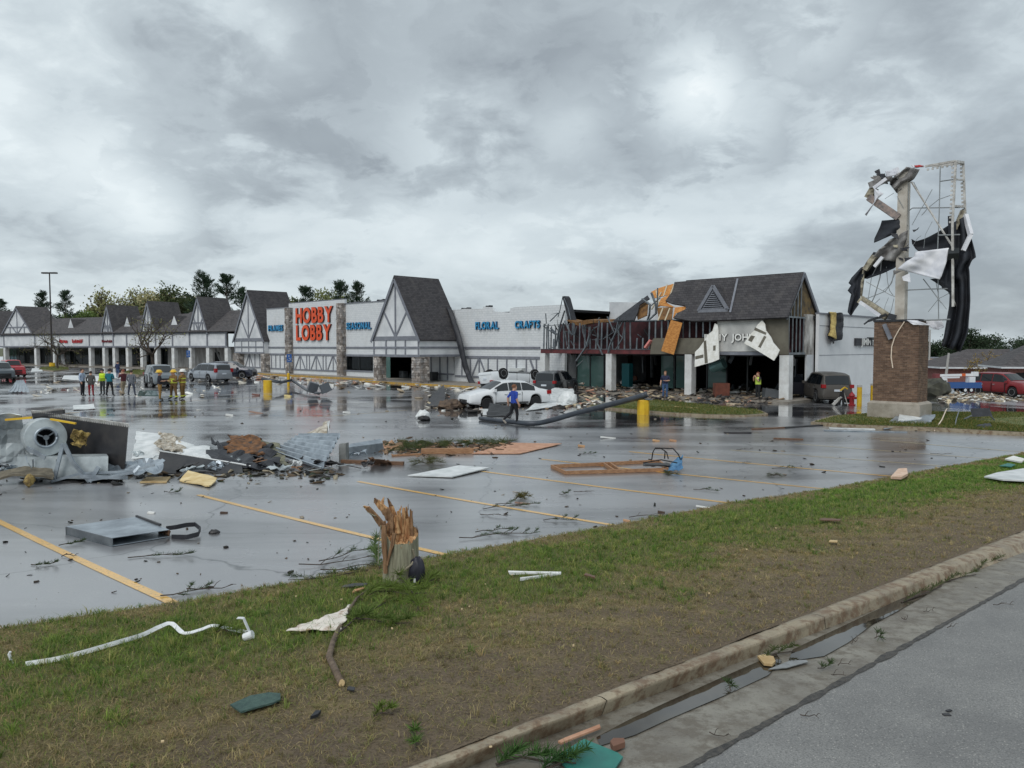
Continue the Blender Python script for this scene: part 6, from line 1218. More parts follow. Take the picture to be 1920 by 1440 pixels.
MB().sheet(lambda u, v: H3(138+26*u, 812+20*v, .25+.2*u)+cr((u*2, v*2, 7), .16, 3, 8), 7, 6, .05).build('foam_lump', M_YF, hv)
MB().sheet(lambda u, v: H3(100+130*u, 905+4*u-14*v, -.3+.8*v)+cr((u*3, v*2, 3), .05, 3, 9), 14, 4, .02).build('crushed_sheet', M_DKP, hv); MB().sheet(lambda u, v: H3(200+105*u, 893-8*u-26*v, -.3+.9*v)+cr((u*4, v*3, 5), .11, 2.6, 11), 14, 7, .015).build('crushed_sheet', M_ZINC, hv)
MB().tube([H3(-20, 926, -1.0), H3(40, 922, -1.0), H3(98, 917, -.95)], .04, 6).build('rail', M_WLUM, hv)
MB().bar(H3(10, 787, .3), H3(60, 783, .4), .05, .05).build('yellow_strip', M_YB, hv); MB().bar(H3(95, 786, .2), H3(142, 794, .1), .05, .04).build('yellow_strip', M_YB, hv)
# ---- sheet-metal and membrane heap beside it
def heap_sheet(name, q, mats, label, cat, amp=.08, fr=2.2, nu=14, nv=10, th=.012, ribs=0, ribh=.03, lift=(0, 0, 0, 0), seed=1, axis='u'):
    c = [P(*a)+Z*l for a, l in zip(q, lift)]; org = P(*q[0])
    def fn(u, v):
        p = c[0].lerp(c[1], u).lerp(c[3].lerp(c[2], u), v); t = u if axis == 'u' else v
        if ribs: p = p+Z*ribh*(1 if (t*ribs) % 1 < .3 else 0)
        d = cr(p, amp, fr, seed); d.z = abs(d.z); return p+d
    return single(MB().sheet(fn, nu if not ribs or axis != 'u' else ribs*6, nv if not ribs or axis == 'u' else ribs*6, th), name, mats, label, cat, org)
# (corner order: near-left, near-right, far-right, far-left; lifts in metres)
heap_sheet('metal_sheet', ((246,866),(330,868),(320,838),(258,836)), M_WHS, 'crumpled white ribbed panel leaning beside the air unit wreck', 'metal panel', .07, 1.6, ribs=5, lift=(.05, .12, .36, .46), seed=3, axis='v', nu=12)
heap_sheet('metal_sheet', ((290,880),(340,884),(330,852),(280,850)), M_WHS, 'torn white panel with ragged edge under the dark membrane', 'metal panel', .10, 2.6, lift=(.02, .05, .2, .2), seed=5)
heap_sheet('black_sheet', ((290,889),(456,888),(454,882),(300,879)), M_DKP, 'long black panel with a white edge lying on the lot', 'panel', .015, 1.2, lift=(.01, .01, .14, .46), seed=6)
MB_ = MB(); MB_.tube([P(300,879)+Z*.48, P(378,880)+Z*.31, P(454,882)+Z*.16, P(476,884)+Z*.12], .024, 6); single(MB_, 'edge_strip', M_WHS, 'thin white edging strip along the long black panel', 'strip', P(300,879))
heap_sheet('torn_membrane', ((395,884),(520,884),(505,850),(402,846)), M_BLACK, 'black roofing membrane heap with brown insulation showing', 'roofing', .34, 1.7, 22, 16, .02, lift=(.02, .05, .22, .26), seed=8)
heap_sheet('insulation_heap', ((425,864),(500,868),(492,848),(432,844)), M_BRB, 'rust brown insulation on top of the black membrane heap', 'insulation', .2, 2.4, 14, 10, .05, lift=(.22, .2, .42, .46), seed=9)
heap_sheet('torn_cloth', ((470,866),(545,878),(520,850),(465,842)), mat('olive_cloth', (128, 126, 104), .85, c2=(92, 92, 80), scale=4), 'olive grey cloth bunched between membrane and corrugated sheet', 'cloth', .16, 2.2, lift=(.05, .03, .25, .38), seed=12)
heap_sheet('corrugated_sheet', ((510,858),(602,886),(638,858),(560,843)), M_ZINC, 'fanned corrugated grey metal sheet curling up from the wet lot', 'metal sheet', .02, 1.2, ribs=7, ribh=.10, lift=(.12, .02, .62, .42), seed=4, axis='v', nu=16)
heap_sheet('insulation_heap', ((555,856),(606,858),(618,842),(570,840)), mat('dirty_white_batt', (200, 194, 182), .9, c2=(140, 128, 110), scale=6, bump=.8), 'dirty white insulation chunk standing on the corrugated sheet', 'insulation', .16, 3, 12, 10, .08, lift=(.12, .3, .85, .35), seed=14)
heap_sheet('torn_flap', ((598,842),(612,850),(620,846),(610,840)), M_WHS, 'pale torn flap sticking up from the insulation chunk', 'flap', .06, 3, 8, 8, .03, lift=(.2, .3, .95, .8), seed=15)
p = P(642, 866); k_ = scale_at(p); single(MB().hexa([p+Vector(a) for a in ((-.1, 0, 0), (.11, -.02, 0), (.13, .3, 0), (-.08, .3, 0), (-.1, .02, .5), (.1, 0, .53), (.12, .3, .52), (-.09, .3, .5))]), 'duct_piece', mat('galv_grey', (138, 140, 138), .6, .2, c2=(112, 114, 112), scale=3), 'upright grey duct end beside the corrugated sheet', 'duct', p)
a, b = P(652, 858), P(718, 846); single(MB().hexa([a, b, b+Vector((0, .3, 0)), a+Vector((0, .4, 0)), a+Z*.30, b+Z*.26, b+Vector((-.1, .32, .36)), a+Vector((0, .4, .36))]), 'gutter_piece', M_ZINC, 'bent grey box gutter piece lying behind the upright duct', 'gutter', a)
heap_sheet('metal_sheet', ((16,737),(56,737),(44,724),(32,722)), M_ZINC, 'small ribbed grey panel lying in front of the grey SUV', 'metal panel', .05, .8, ribs=5, ribh=.06, lift=(.05, .05, .5, .35), seed=21, nv=8)
heap_sheet('metal_sheet', ((328,880),(402,884),(396,856),(330,852)), M_WHS, 'bent white sheet half under the black membrane heap', 'metal sheet', .12, 2, lift=(.02, .04, .26, .34), seed=61)
heap_sheet('torn_cloth', ((296,862),(345,864),(340,846),(300,842)), MATS['dirty_white_batt'] if 'dirty_white_batt' in MATS else M_FOAM, 'dirty white torn fabric on top of the leaning ribbed panel', 'cloth', .22, 3, 14, 10, .03, lift=(.3, .2, .4, .5), seed=62)
r6 = random.Random(77)
for k in range(48):                              # torn scraps that fill the heap
    px = r6.uniform(175, 720) if k < 26 else r6.uniform(0, 180); py = 872+r6.gauss(0, 9)+(10 if px < 260 else 0); c0 = P(px, py); a = r6.uniform(0, 6.3); L_, w_2 = r6.uniform(.25, .9), r6.uniform(.1, .4); du, dv_ = Vector((cos(a), sin(a)*.7, r6.uniform(-.1, .25))), Vector((-sin(a), cos(a), r6.uniform(-.15, .5)))
    b = MB().sheet(lambda u, v: (lambda p: Vector((p.x, p.y, max(p.z, gz(p.x, p.y)+.012))))(c0+Z*(.04+.12*r6.random()*0)+du*L_*(u-.5)+dv_*w_2*(v-.5)+cr((u*2+k, v*2, k), .14, 2.2, k)+Z*.1), 8, 6, .012)
    single(b, 'torn_scrap', r6.choice((M_ZINC, M_WHS, M_DKP, M_LTG, M_ZINC, M_BLACK, M_DKP, M_WLUM)), 'torn crumpled scrap in the wreck heap between air unit and grey gutter', 'scrap', c0, 'torn scraps in the wreck heap')
for k in range(22):
    px = r6.uniform(60, 700); c0 = P(px, 880+r6.gauss(0, 8)); a = r6.uniform(-.6, .6)+r6.choice((0, pi)); L_ = r6.uniform(.4, 1.5); e_ = c0+Vector((cos(a)*L_, sin(a)*L_*.6, 0)); e_.z = gz(e_.x, e_.y)+r6.uniform(.03, .35); m2_ = c0.lerp(e_, .5)+Z*r6.uniform(.0, .12)+Vector((0, r6.uniform(-.1, .1), 0))
    b = MB(); b.bar(c0+Z*.03, m2_, r6.uniform(.02, .05), .015); b.bar(m2_, e_, r6.uniform(.02, .05), .015); single(b, 'bent_strip', r6.choice((M_ZINC, M_STEEL, M_LTG, M_LUM, M_DKP)), 'bent narrow strip poking out of the wreck heap', 'strip', c0, 'bent strips in the wreck heap')
# ---- boards
def board(a, b, w, th, m, name, label, cat='board', za=0.0, zb=0.0, verge=False, group=None):
    f_ = PV if verge else P; p, q = f_(*a), f_(*b); p = p+Z*(th/2+.004+za); q = q+Z*(th/2+.004+zb); return single(MB().bar(p, q, w, th), name, m, label, cat, f_(*a), group)
board((640,868),(757,872),.10,.09,M_WLUM,'timber_board','dark wet timber lying just right of the upright duct'); board((790,851),(888,850),.14,.16,M_LUM,'timber_board','thick orange timber beam in front of the branch litter'); board((735,856),(790,853),.08,.05,M_LUM,'timber_board','short orange stick before the thick timber beam')
heap_sheet('plywood_sheet', ((884,852),(975,852),(1053,834),(960,832)), M_PINKB, 'flat salmon plywood sheet lying on the wet lot', 'plywood', .015, 1.4, 10, 8, .02, lift=(.02, .02, .03, .03), seed=16)
heap_sheet('white_board', ((765,894),(848,897),(918,880),(860,877)), M_WHS, 'flat long white board with two slots on the wet lot', 'board', .01, 1, 8, 5, .025, lift=(.03, .03, .04, .05), seed=17)
# wooden frame lying flat
fa, fb, fc_, fd = [P(*a) for a in ((1060,890),(1252,884),(1236,868),(1034,878))]; wf = thing('timber_crate_frame', 'open orange timber frame lying on the wet lot beside the bent chair', 'frame', fa); hz = Z*.05
for a, b in ((fa, fb), (fb, fc_), (fc_, fd), (fd, fa), (fa.lerp(fb, .47), fd.lerp(fc_, .47)), (fa.lerp(fb, .53), fd.lerp(fc_, .53))): MB().bar(a-fa+hz, b-fa+hz, .045, .09).build('frame_member', M_LUM, wf)
# bent chair frame with blue cloth
cp = P(1245, 884); ck = scale_at(cp); chs = thing('bent_chair', 'overturned black tube chair frame with blue cloth caught on it', 'chair', cp)
def c3(px, py, d=0.0): return at(px, py, cp.y+d)-cp
for pl in ([(1222,862),(1224,848),(1228,841),(1240,841),(1250,848),(1253,860)], [(1228,840),(1262,841),(1272,852),(1276,862)], [(1206,868),(1240,862),(1270,868)], [(1222,862),(1216,861)], [(1240,841),(1247,846),(1246,860)], [(1210,872),(1250,873)]): MB().tube([c3(*q, .25*R.random()) for q in pl], .016, 7).build('chair_tube', M_BPL, chs, smooth=True)
MB().sheet(lambda u, v: c3(1246+34*u, 882-26*v*u-4*v, -.1+.5*v)+cr((u*2, v*2, 2), .09, 3, 3), 9, 8, .01).build('blue_cloth', M_CLOTHB, chs, smooth=True); MB().sheet(lambda u, v: c3(1206+50*u, 874-5*v, .1+.4*v)+cr((u*3, v, 5), .03, 3, 4), 8, 3, .02).build('chair_seat', M_DKP, chs)
# flat metal tray with strap
ta, tb_, tc_, td = [P(*a) for a in ((210,1026),(318,1008),(256,984),(124,1003))]; tr = thing('metal_tray', 'flat open grey metal tray lying near the yellow stall line', 'tray', ta); hh = .13
def tri_(*ps): return [p-ta for p in ps]
MB().slab(tri_(ta+Z*hh, tb_+Z*hh*.9, tc_+Z*hh, td+Z*hh), (0, 0, .008)).build('lid', M_ZINC, tr); MB().slab(tri_(ta+Z*.01, tb_+Z*.01, tc_+Z*.01, td+Z*.01), (0, 0, .01)).build('tray_floor', M_ZINC, tr)
MB().hexa(tri_(ta, td, td+Vector((.01, .012, 0)), ta+Vector((.01, .012, 0)), ta+Z*hh, td+Z*hh, td+Vector((.01, .012, hh)), ta+Vector((.01, .012, hh)))).build('side', M_STEEL, tr); MB().hexa(tri_(td, tc_, tc_+Vector((0, -.012, 0)), td+Vector((0, -.012, 0)), td+Z*hh, tc_+Z*hh, tc_+Vector((0, -.012, hh)), td+Vector((0, -.012, hh)))).build('side', M_STEEL, tr)
MB().bar(tc_-ta+Z*(hh+.02), (tb_-ta).lerp(tc_-ta, .25)+Z*(hh+.02), .03, .03).build('edge_rod', M_DKP, tr); MB().sheet(lambda u, v: (tb_-ta).lerp(tc_-ta, .3*v)+Vector((.02*u, -.05*u, .02+.1*u))+cr((u, v, 2), .03, 5, 6), 4, 5, .02).build('torn_liner', M_WLUM, tr)
st_ = MB(); sp_ = [P(x, y)+Z*z for x, y, z in ((312,1000,.08),(330,1000,.1),(350,998,.12),(366,997,.12),(376,1003,.1),(372,1010,.07),(350,1012,.04),(322,1010,.03))]
st_.sheet(lambda u, v: (lambda k: sp_[min(6, int(k))].lerp(sp_[min(6, int(k))+1], k-min(6, int(k)))+Z*(.07*(v-.5)))(u*7), 21, 2, .012); single(st_, 'rubber_strap', M_BLACK, 'looped black rubber strap at the open end of the metal tray', 'strap', sp_[0])
def lumpy(px, py, sx, sz, m, name, label, cat, seed, f_=P, sy=None, group=None):
    p = f_(px, py); b = MB(); b.lathe([(.3, 0), (.9, .1), (1, .35), (.8, .7), (.4, .95), (.05, 1)], 12); b.V = [tuple(p+Vector((v[0]*sx, v[1]*(sy or sx*.7), v[2]*sz))+cr(Vector(v)*1.0, .28*min(sx, sz*2), 2.2, seed)*Vector((1, 1, .4)).length*.6) for v in b.V]; return single(b, name, m, label, cat, p, group)
lumpy(402, 1000, .09, .06, M_DKP, 'dark_lump', 'small dark rounded lump beside the rubber strap', 'lump', 1)
heap_sheet('tan_piece', ((262,906),(312,906),(320,897),(275,898)), M_TAN, 'flat tan board piece in front of the air unit wreck', 'board', .01, 2, 4, 3, .03, lift=(.02, .02, .03, .03)); heap_sheet('tan_piece', ((338,904),(392,916),(410,902),(352,896)), mat('cream_foam', (228, 208, 162), .8, c2=(206, 180, 128), scale=4), 'bent cream foam board with ragged edge before the black panel', 'foam board', .06, 2, 8, 6, .03, lift=(.02, .03, .06, .16), seed=3)
heap_sheet('black_sheet', ((332,904),(356,892),(404,896),(350,888)), M_DKP, 'dark bent plate propped behind the cream foam board', 'plate', .03, 2, 6, 4, .02, lift=(.05, .1, .14, .12), seed=5)
# ---- rubble before the wrecked shop and round the cars
heap_sheet('white_tank_skin', ((985,772),(1072,762),(1076,742),(1040,746)), M_WHS, 'curled white sheet metal skin behind the walking person', 'metal sheet', .12, 1.1, 14, 12, .03, lift=(.02, .08, .42, .62), seed=30)
lumpy(1063, 760, .62, .78, M_WHS, 'white_drum', 'dented rounded white drum at the end of the curled sheet', 'drum', 6)
heap_sheet('car_bumper', ((912,786),(958,789),(962,776),(920,772)), M_BPL, 'torn black bumper cover lying left of the walking person', 'bumper', .14, 1.6, 10, 7, .05, lift=(.05, .1, .3, .42), seed=31); heap_sheet('white_panel_piece', ((905,779),(958,781),(955,771),(908,770)), M_WHS, 'flat white panel beside the torn bumper cover', 'panel', .05, 1.6, 8, 5, .03, lift=(.03, .05, .1, .08), seed=32)
heap_sheet('car_hood', ((800,762),(836,766),(832,742),(806,756)), M_DKP, 'crumpled dark car hood standing beside brown rubble', 'car hood', .08, 1.4, 10, 8, .04, lift=(.02, .1, .72, .3), seed=33)
lumpy(846, 765, .8, .42, mat('brown_muck', (108, 90, 74), .9, c2=(66, 54, 46), scale=5, bump=1, bscale=8), 'brown_rubble', 'brown rubble mound between the dark hood and the white sedan', 'rubble', 9)
lumpy(793, 786, .32, .42, M_WHS, 'white_wreck_piece', 'crumpled white car part with black underside standing alone', 'car part', 11); lumpy(795, 788, .30, .2, M_BPL, 'black_wreck_piece', 'black plastic mass under the crumpled white car part', 'car part', 12)
heap_sheet('window_sheet', ((258,742),(298,743),(292,736),(262,735)), M_TEAL, 'pale green glass sheet lying behind the firefighters', 'glass', .03, 1.2, 6, 4, .03, lift=(.03, .03, .12, .1), seed=34)
for k, (q, l) in enumerate(((((116,712),(190,716),(196,708),(120,706)), 'long flat white sheet lying left of the blue jacketed person'), (((196,708),(240,712),(232,702),(200,700)), 'crumpled white sheet lying at the feet of the blue jacketed person'), (((58,698),(80,697),(78,692),(60,692)), 'white board lying beside the red off-road vehicle'), (((136,770),(178,768),(176,763),(138,764)), 'white sheet piece lying on the lot behind the coil panel'))):
    heap_sheet('white_sheet', q, M_WHS, l, 'sheet', .06, 1, 8, 5, .03, lift=(.03, .03, .14, .1), seed=40+k)
# far right litter on the sign island
heap_sheet('metal_sheet', ((1655,806),(1740,804),(1755,792),(1680,790)), M_ZINC, 'bent grey sign panel leaning on the sign island kerb', 'metal panel', .08, 1.6, 14, 8, .02, lift=(.03, .05, .32, .25), seed=50); heap_sheet('metal_sheet', ((1684,798),(1728,796),(1729,788),(1686,790)), M_WHS, 'short white panel on top of the bent grey sign panel', 'metal panel', .02, 1, 5, 3, .04, lift=(.2, .2, .36, .34), seed=51)
board((1545,808),(1700,811),.16,.03,M_ZINC,'metal_strip','long thin grey strip lying before the sign island'); board((1555,804),(1640,806),.22,.04,M_WHS,'metal_strip','white strip lying along the sign island kerb'); board((1470,803),(1560,797),.20,.05,M_DKP,'dark_board','dark board lying at the tip of the sign island'); board((1410,806),(1470,803),.10,.05,M_WLUM,'dark_board','thin dark board leading to the sign island tip'); board((1358,813),(1408,813),.16,.06,M_DKP,'dark_board','short dark board lying alone on the wet lot'); board((1450,823),(1506,825),.1,.04,M_WLUM,'wood_strip','brown wood strip lying alone among the far stall lines')
heap_sheet('dark_cloth', ((1828,812),(1862,814),(1858,804),(1834,806)), M_BLACK, 'black rag lying on the island kerb by the tilted board', 'rag', .1, 2.5, 8, 6, .02, lift=(.05, .05, .2, .2), seed=52)
bp_ = P(1838, 787, .15); tb2 = thing('tilted_board', 'black rectangular board propped on bent legs on the sign island', 'board', bp_); k_ = scale_at(bp_)
MB().hexa([at(x, y, bp_.y+d)-bp_ for x, y, d in ((1823,782,0),(1861,780,.1),(1861,780,.16),(1823,782,.06),(1819,766,.3),(1855,765,.4),(1855,765,.46),(1819,766,.36))]).build('panel', M_BLACK, tb2)
for a, b in (((1822,779),(1808,786)), ((1808,786),(1812,789)), ((1858,780),(1866,790))): MB().bar(at(*a, bp_.y)-bp_, at(*b, bp_.y)-bp_, .05, .05).build('leg', M_STEEL, tb2)
w1 = MB(); w1.tube([P(1776,778)+Z*.3, P(1774,788)+Z*.5, P(1766,800)+Z*.3, P(1752,809)+Z*.03], .022, 6); single(w1, 'cream_cable', MATS['cream_wire_skin'], 'cream cable curving off the sign island kerb', 'cable', P(1752,809)); w1 = MB(); w1.tube([P(1798,786)+Z*.4, P(1793,798)+Z*.3, P(1789,808)+Z*.03], .022, 6); single(w1, 'steel_rod', M_STEEL, 'thin bent steel rod leaning by the tilted board', 'rod', P(1789,808))
lumpy(1750, 742, 1.2, 1.2, mat('olive_crate', (84, 84, 72), .8, c2=(60, 60, 54), scale=2), 'crushed_dumpster', 'crushed dark olive container beyond the brick sign base', 'container', 17)
board((1265,768),(1360,772),.14,.06,M_TAN,'timber_board','pale timber lying across the grass island before the shop',za=.12,zb=.03)
bc_ = P(1352, 748); single(MB().box(bc_.x-.45, bc_.x+.45, bc_.y-.3, bc_.y+.3, .13, 1.0), 'wooden_cabinet', mat('cabinet_wood', (112, 62, 46), .6, c2=(90, 48, 36), scale=3), 'reddish wooden cabinet standing at the shop entrance', 'cabinet', bc_)
bc_ = P(1446, 750); single(MB().hexa([bc_+Vector(v) for v in ((-.5, -.3, .1), (.5, -.3, .1), (.5, .3, .1), (-.5, .3, .1), (-.45, -.3, .75), (.45, -.25, .6), (.45, .3, .6), (-.45, .3, .75))]), 'grey_bin', mat('bin_grey', (96, 100, 104), .6), 'grey bin lying between the entrance and the corner column', 'bin', bc_)
# countless small scraps: one mass each
def scraps(name, label, pts_fn, n, smin, smax, pal, seed, flat=.35):
    rg_ = np.random.default_rng(seed); V = []; Fq = []; C = []
    base = np.array([(-1,-1,-1),(1,-1,-1),(1,1,-1),(-1,1,-1),(-1,-1,1),(1,-1,1),(1,1,1),(-1,1,1)], float)*.5; fc2 = np.array([(3,2,1,0),(4,5,6,7),(0,1,5,4),(1,2,6,5),(2,3,7,6),(3,0,4,7)])
    for k in range(n):
        p = pts_fn(rg_)
        if p is None: continue
        s = (smin+(smax-smin)*rg_.random()**2.6)*min(1, .25+p[1]/30); dims = np.array([s, s*rg_.uniform(.15, .8), s*flat*rg_.uniform(.08, .6)]); X = np.array((Matrix.Rotation(rg_.uniform(0, 6.3), 3, 'Z') @ Matrix.Rotation(rg_.normal(0, .25), 3, 'X') @ Matrix.Rotation(rg_.normal(0, .25), 3, 'Y')))
        b = (base+rg_.normal(0, .12, (8, 3)))*dims; b = b @ X.T+np.array(p)+np.array([0, 0, dims[2]*.5+.005]); V.append(b); Fq.append(fc2+8*(len(V)-1)); C.append(np.tile(np.array(lin(pal[rg_.integers(len(pal))]))*rg_.uniform(.7, 1.15), (8, 1)))
    o = raw_mesh(name, np.concatenate(V), np.concatenate(Fq), 4, attr_mat('scrap_skin', .7, .3), np.concatenate(C)); return tag(o, label, 'rubble', kind='stuff')
PALR = [(214, 208, 196), (232, 232, 228), (176, 160, 138), (150, 128, 104), (96, 90, 86), (60, 58, 58), (196, 150, 128), (128, 120, 112), (206, 190, 160), (80, 72, 66)]
def in_frame(fr, x0, x1, y0, y1, z=0.0): return lambda g_: tuple(fr.w(g_.uniform(x0, x1), g_.uniform(y0, y1), z))
scraps('rubble', 'rubble of boards and torn panels in front of the wrecked shop', lambda g_: (lambda q: (q.x, q.y, .13 if q.z > .5 else gz(q.x, q.y)))((lambda x, y: JJ.w(x, y, 1.0 if y > -1.5 else 0))(g_.uniform(-14, 6.5), -1.2+g_.normal(0, 1.7))), 1300, .05, .55, PALR[2:]+PALR[3:6]+PALR[3:6]+[(110, 100, 92), (66, 64, 62)], 3)
scraps('rubble', 'rubble inside the wrecked shop behind the storefront', lambda g_: tuple(JJ.w(g_.uniform(-12.5, 6.3), 3.4+abs(g_.normal(0, 1.8)), .13)), 700, .1, 1.0, PALR, 4)
scraps('rubble', 'scattered white and tan litter along the yellow store kerb', lambda g_: (lambda q: (q.x, q.y, gz(q.x, q.y)))(HL.w(g_.uniform(-36, 14), -5.2-abs(g_.normal(0, 3.5)), 0)), 420, .06, .7, PALR[:4]+PALR[6:7], 5)
scraps('rubble', 'broad rubble field before the red SUV beyond the sign', lambda g_: P(g_.uniform(1760, 1960), 745+g_.normal(0, 3.5)), 2400, .08, .45, PALR[:5]+PALR[7:9]+[(120, 112, 98), (96, 90, 80)], 6)
scraps('rubble', 'rubble round the white sedan and the flipped car', lambda g_: P(g_.uniform(800, 1130), 758+g_.normal(0, 9)), 520, .05, .6, PALR, 7)
scraps('rubble', 'litter scattered far off before the shop wing', lambda g_: P(g_.uniform(60, 420), 712+abs(g_.normal(0, 16))), 220, .06, .6, PALR[:3]+PALR[:2], 8)
scraps('litter', 'tiny dark chips and bark strewn over the wet lot', lambda g_: P(g_.uniform(-20, 1940), 770+370*g_.random()**1.8), 800, .015, .13, [(46, 42, 38), (64, 54, 44), (38, 40, 36), (88, 74, 58), (150, 140, 126)], 9, .5)
# individual scraps that show singly on the lot
SC_ = [((430,780),'white'),((480,775),'pink'),((650,775),'white10'),((1230,828),'tan'),((1262,828),'orange'),((980,945),'pink2'),((1140,822),'white2'),((1320,952),'white3'),((1175,978),'block'),((1090,838),'tan2'),((905,770),'white4'),((284,963),'white5'),((620,723),'white6'),((560,720),'white7'),((690,722),'white8'),((760,727),'white9'),((540,744),'cream'),((480,742),'red'),((1240,962),'bark'),((420,963),'bark2')]
LB = {'white': 'small white scrap on the open wet lot behind the air unit wreck', 'pink': 'thin reddish stick lying on the lot behind the membrane heap', 'tan': 'short tan wood block lying just behind the bent chair', 'orange': 'small orange wood block beyond the bent chair', 'pink2': 'thin pink board splinter lying by the brown moss tuft', 'white2': 'narrow white strip with a bent end on the wet lot', 'white3': 'white plastic strip at the grass edge by a stall line', 'block': 'orange wood block standing at the grass edge', 'tan2': 'tan chip near the plywood sheet', 'white4': 'white scrap beside the torn bumper', 'white5': 'little white paper scrap beyond the metal tray', 'cream': 'cream wood chip on the lot before the fallen twin lamp', 'red': 'reddish clay lump on the lot before the yellow lamp footing', 'bark': 'dark bark lump lying at the grass edge', 'bark2': 'brown bark chip lying on the open wet tarmac'}
CM = {'white': (228, 228, 224), 'pink': (150, 122, 108), 'tan': (190, 150, 110), 'orange': (178, 136, 104), 'cream': (220, 200, 140), 'red': (128, 92, 84), 'block': (190, 148, 114), 'bark': (74, 56, 44)}
for k, ((px, py), key) in enumerate(SC_):
    p = P(px, py); c = CM.get(key) or CM.get(key.rstrip('0123456789')); r3 = random.Random(k); w = (30 if key in ('white2', 'white3', 'pink2', 'pink') else 13)*scale_at(p); d = w*(.16 if w > 25*scale_at(p) else .5); b = MB(); b.cbox(p+Z*d*.28, (w, d, d*.5), Matrix.Rotation(r3.uniform(-.5, .5), 3, 'Z') @ Matrix.Rotation(.12, 3, 'Y')); b.V = [tuple(Vector(v)+cr(Vector(v), .12*d, 4, k)) for v in b.V]
    lab = LB.get(key); single(b, 'debris_scrap', mat('scrap_%s' % key, c, .7), lab or 'small white scrap lying on the lot before the store', 'scrap', p, None if lab else 'white scraps before the store')
# ---- branch litter on the lot
def twig(px, py, ln, ang, seed, green=True, f_=P, name='pine_twig', label=None, group=None, n=70, fork=3, thick=.008):
    r3 = random.Random(seed); p = f_(px, py); t = thing(name, label, 'branch', tuple(p), 0, group); d = Vector((cos(ang), sin(ang), 0)); L = ln
    def gp(q): w = p+q; return Vector((q.x, q.y, (gz(w.x, w.y)-gz(p.x, p.y))+q.z))
    main = [gp(d*L*u+Vector((-d.y, d.x, 0))*L*.12*sin(u*4+seed)+Z*(.012+.03*r3.random())) for u in (0, .25, .5, .75, 1)]; s_ = MB().tube(main, [thick, thick*.9, thick*.75, thick*.6, thick*.4], 5); tips = [main[2:]]
    for k in range(fork):
        u = .25+.6*k/max(1, fork-1) if fork > 1 else .5; a = ang+r3.choice((-1, 1))*r3.uniform(.4, 1.0); i = min(3, int(u*4)); b = main[i].lerp(main[i+1], u*4-i); e = b+Vector((cos(a), sin(a), 0))*L*r3.uniform(.2, .4)+Z*r3.uniform(0, .05); s_.tube([b, b.lerp(e, .5)+Z*.015, e], [thick*.6, thick*.5, thick*.3], 4); tips.append([b.lerp(e, .4), e])
    s_.build('stem', M_BARK, t)
    if green:
        for k, tt in enumerate(tips): needles(t, 'needles', tt, n, .09*min(1.6, max(.7, L)), .8, seed*7+k, (66, 84, 50))
    return t
TG = 'pine twigs strewn on the wet lot'; TL = 'thin broken pine twig lying on the wet lot'
for k, (px, py, ln, a) in enumerate(((905,955,.75,.25),(900,968,.5,-.15),(930,948,.8,.2),(1050,930,.3,1.0),(1075,925,.45,.3),(860,1010,.8,.15),(890,1000,.6,.3),(1180,972,.7,.15),(1020,978,.55,.2),(940,1003,.6,.2),(560,1063,1.0,.5),(600,1070,.9,.3),(110,1025,.3,.6),(115,1045,.2,.2),(240,1050,.8,.5),(310,925,.3,.5),(350,1110,.5,.4),(300,1118,.5,.5),(1085,852,.5,.0),(1380,845,.6,.3),(1300,920,.5,-.2),(1450,880,.6,.2),(1745,852,.6,-.2),(60,1060,.3,.0),(590,1055,.9,.8),(1390,870,.4,.5))):
    twig(px, py, ln, a, 100+k, k % 3 != 1, label=TL, group=TG, n=45)
def tuft(px, py, rad, hgt, n, seed, name, label, col=(74, 80, 46), f_=P):
    p = f_(px, py); t = thing(name, label, 'branch', tuple(p)); r3 = random.Random(seed); s_ = MB()
    for k in range(7): a = r3.uniform(0, 6.3); e = Vector((cos(a), sin(a), 0))*rad*r3.uniform(.5, 1)+Z*hgt*r3.random()*.6; s_.tube([(0, 0, .02), e*.5+Z*hgt*.4, e], [.012, .008, .004], 4); needles(t, 'needles', [e*.2+Z*hgt*.2, e*.6+Z*hgt*.4, e], n//7, rad*.5, 1.0, seed*9+k, col)
    s_.build('stem', M_BARK, t); return t
tuft(976, 935, .22, .14, 500, 1, 'moss_tuft', 'round olive brown needle tuft lying on the wet lot', (98, 92, 50)); tuft(1450, 893, .2, .1, 150, 2, 'needle_tuft', 'sparse dark twig tuft among the far stall lines'); tuft(800, 870, .5, .16, 700, 3, 'fallen_branch', 'flat olive branch with needles before the thick timber beam', (86, 88, 52)); tuft(1250, 890, .3, .06, 200, 4, 'needle_tuft', 'dark needle clump under the blue cloth of the chair')
for k, (px, py) in enumerate(((740,838),(775,836),(815,838),(850,834),(885,833),(915,836),(940,830),(760,846))): tuft(px, py, .7, .12, 420, 20+k, 'fallen_branch', 'fallen needle covered branch in the litter belt behind the timber beam', (78, 88, 50))['group'] = 'branches in the litter belt'
scraps('litter', 'brown bark and splinter litter belt behind the timber beam', lambda g_: P(g_.uniform(700, 960), 840+g_.normal(0, 6)), 700, .04, .32, [(104, 84, 66), (132, 108, 86), (84, 64, 50), (70, 72, 48), (190, 150, 120)], 12)
scraps('litter', 'wood chips and needles strewn along the foot of the wreck heap', lambda g_: P(g_.uniform(60, 640), 888+g_.normal(0, 9)), 700, .03, .34, [(60, 58, 50), (88, 74, 58), (54, 66, 42), (150, 140, 120), (40, 40, 40)], 13)
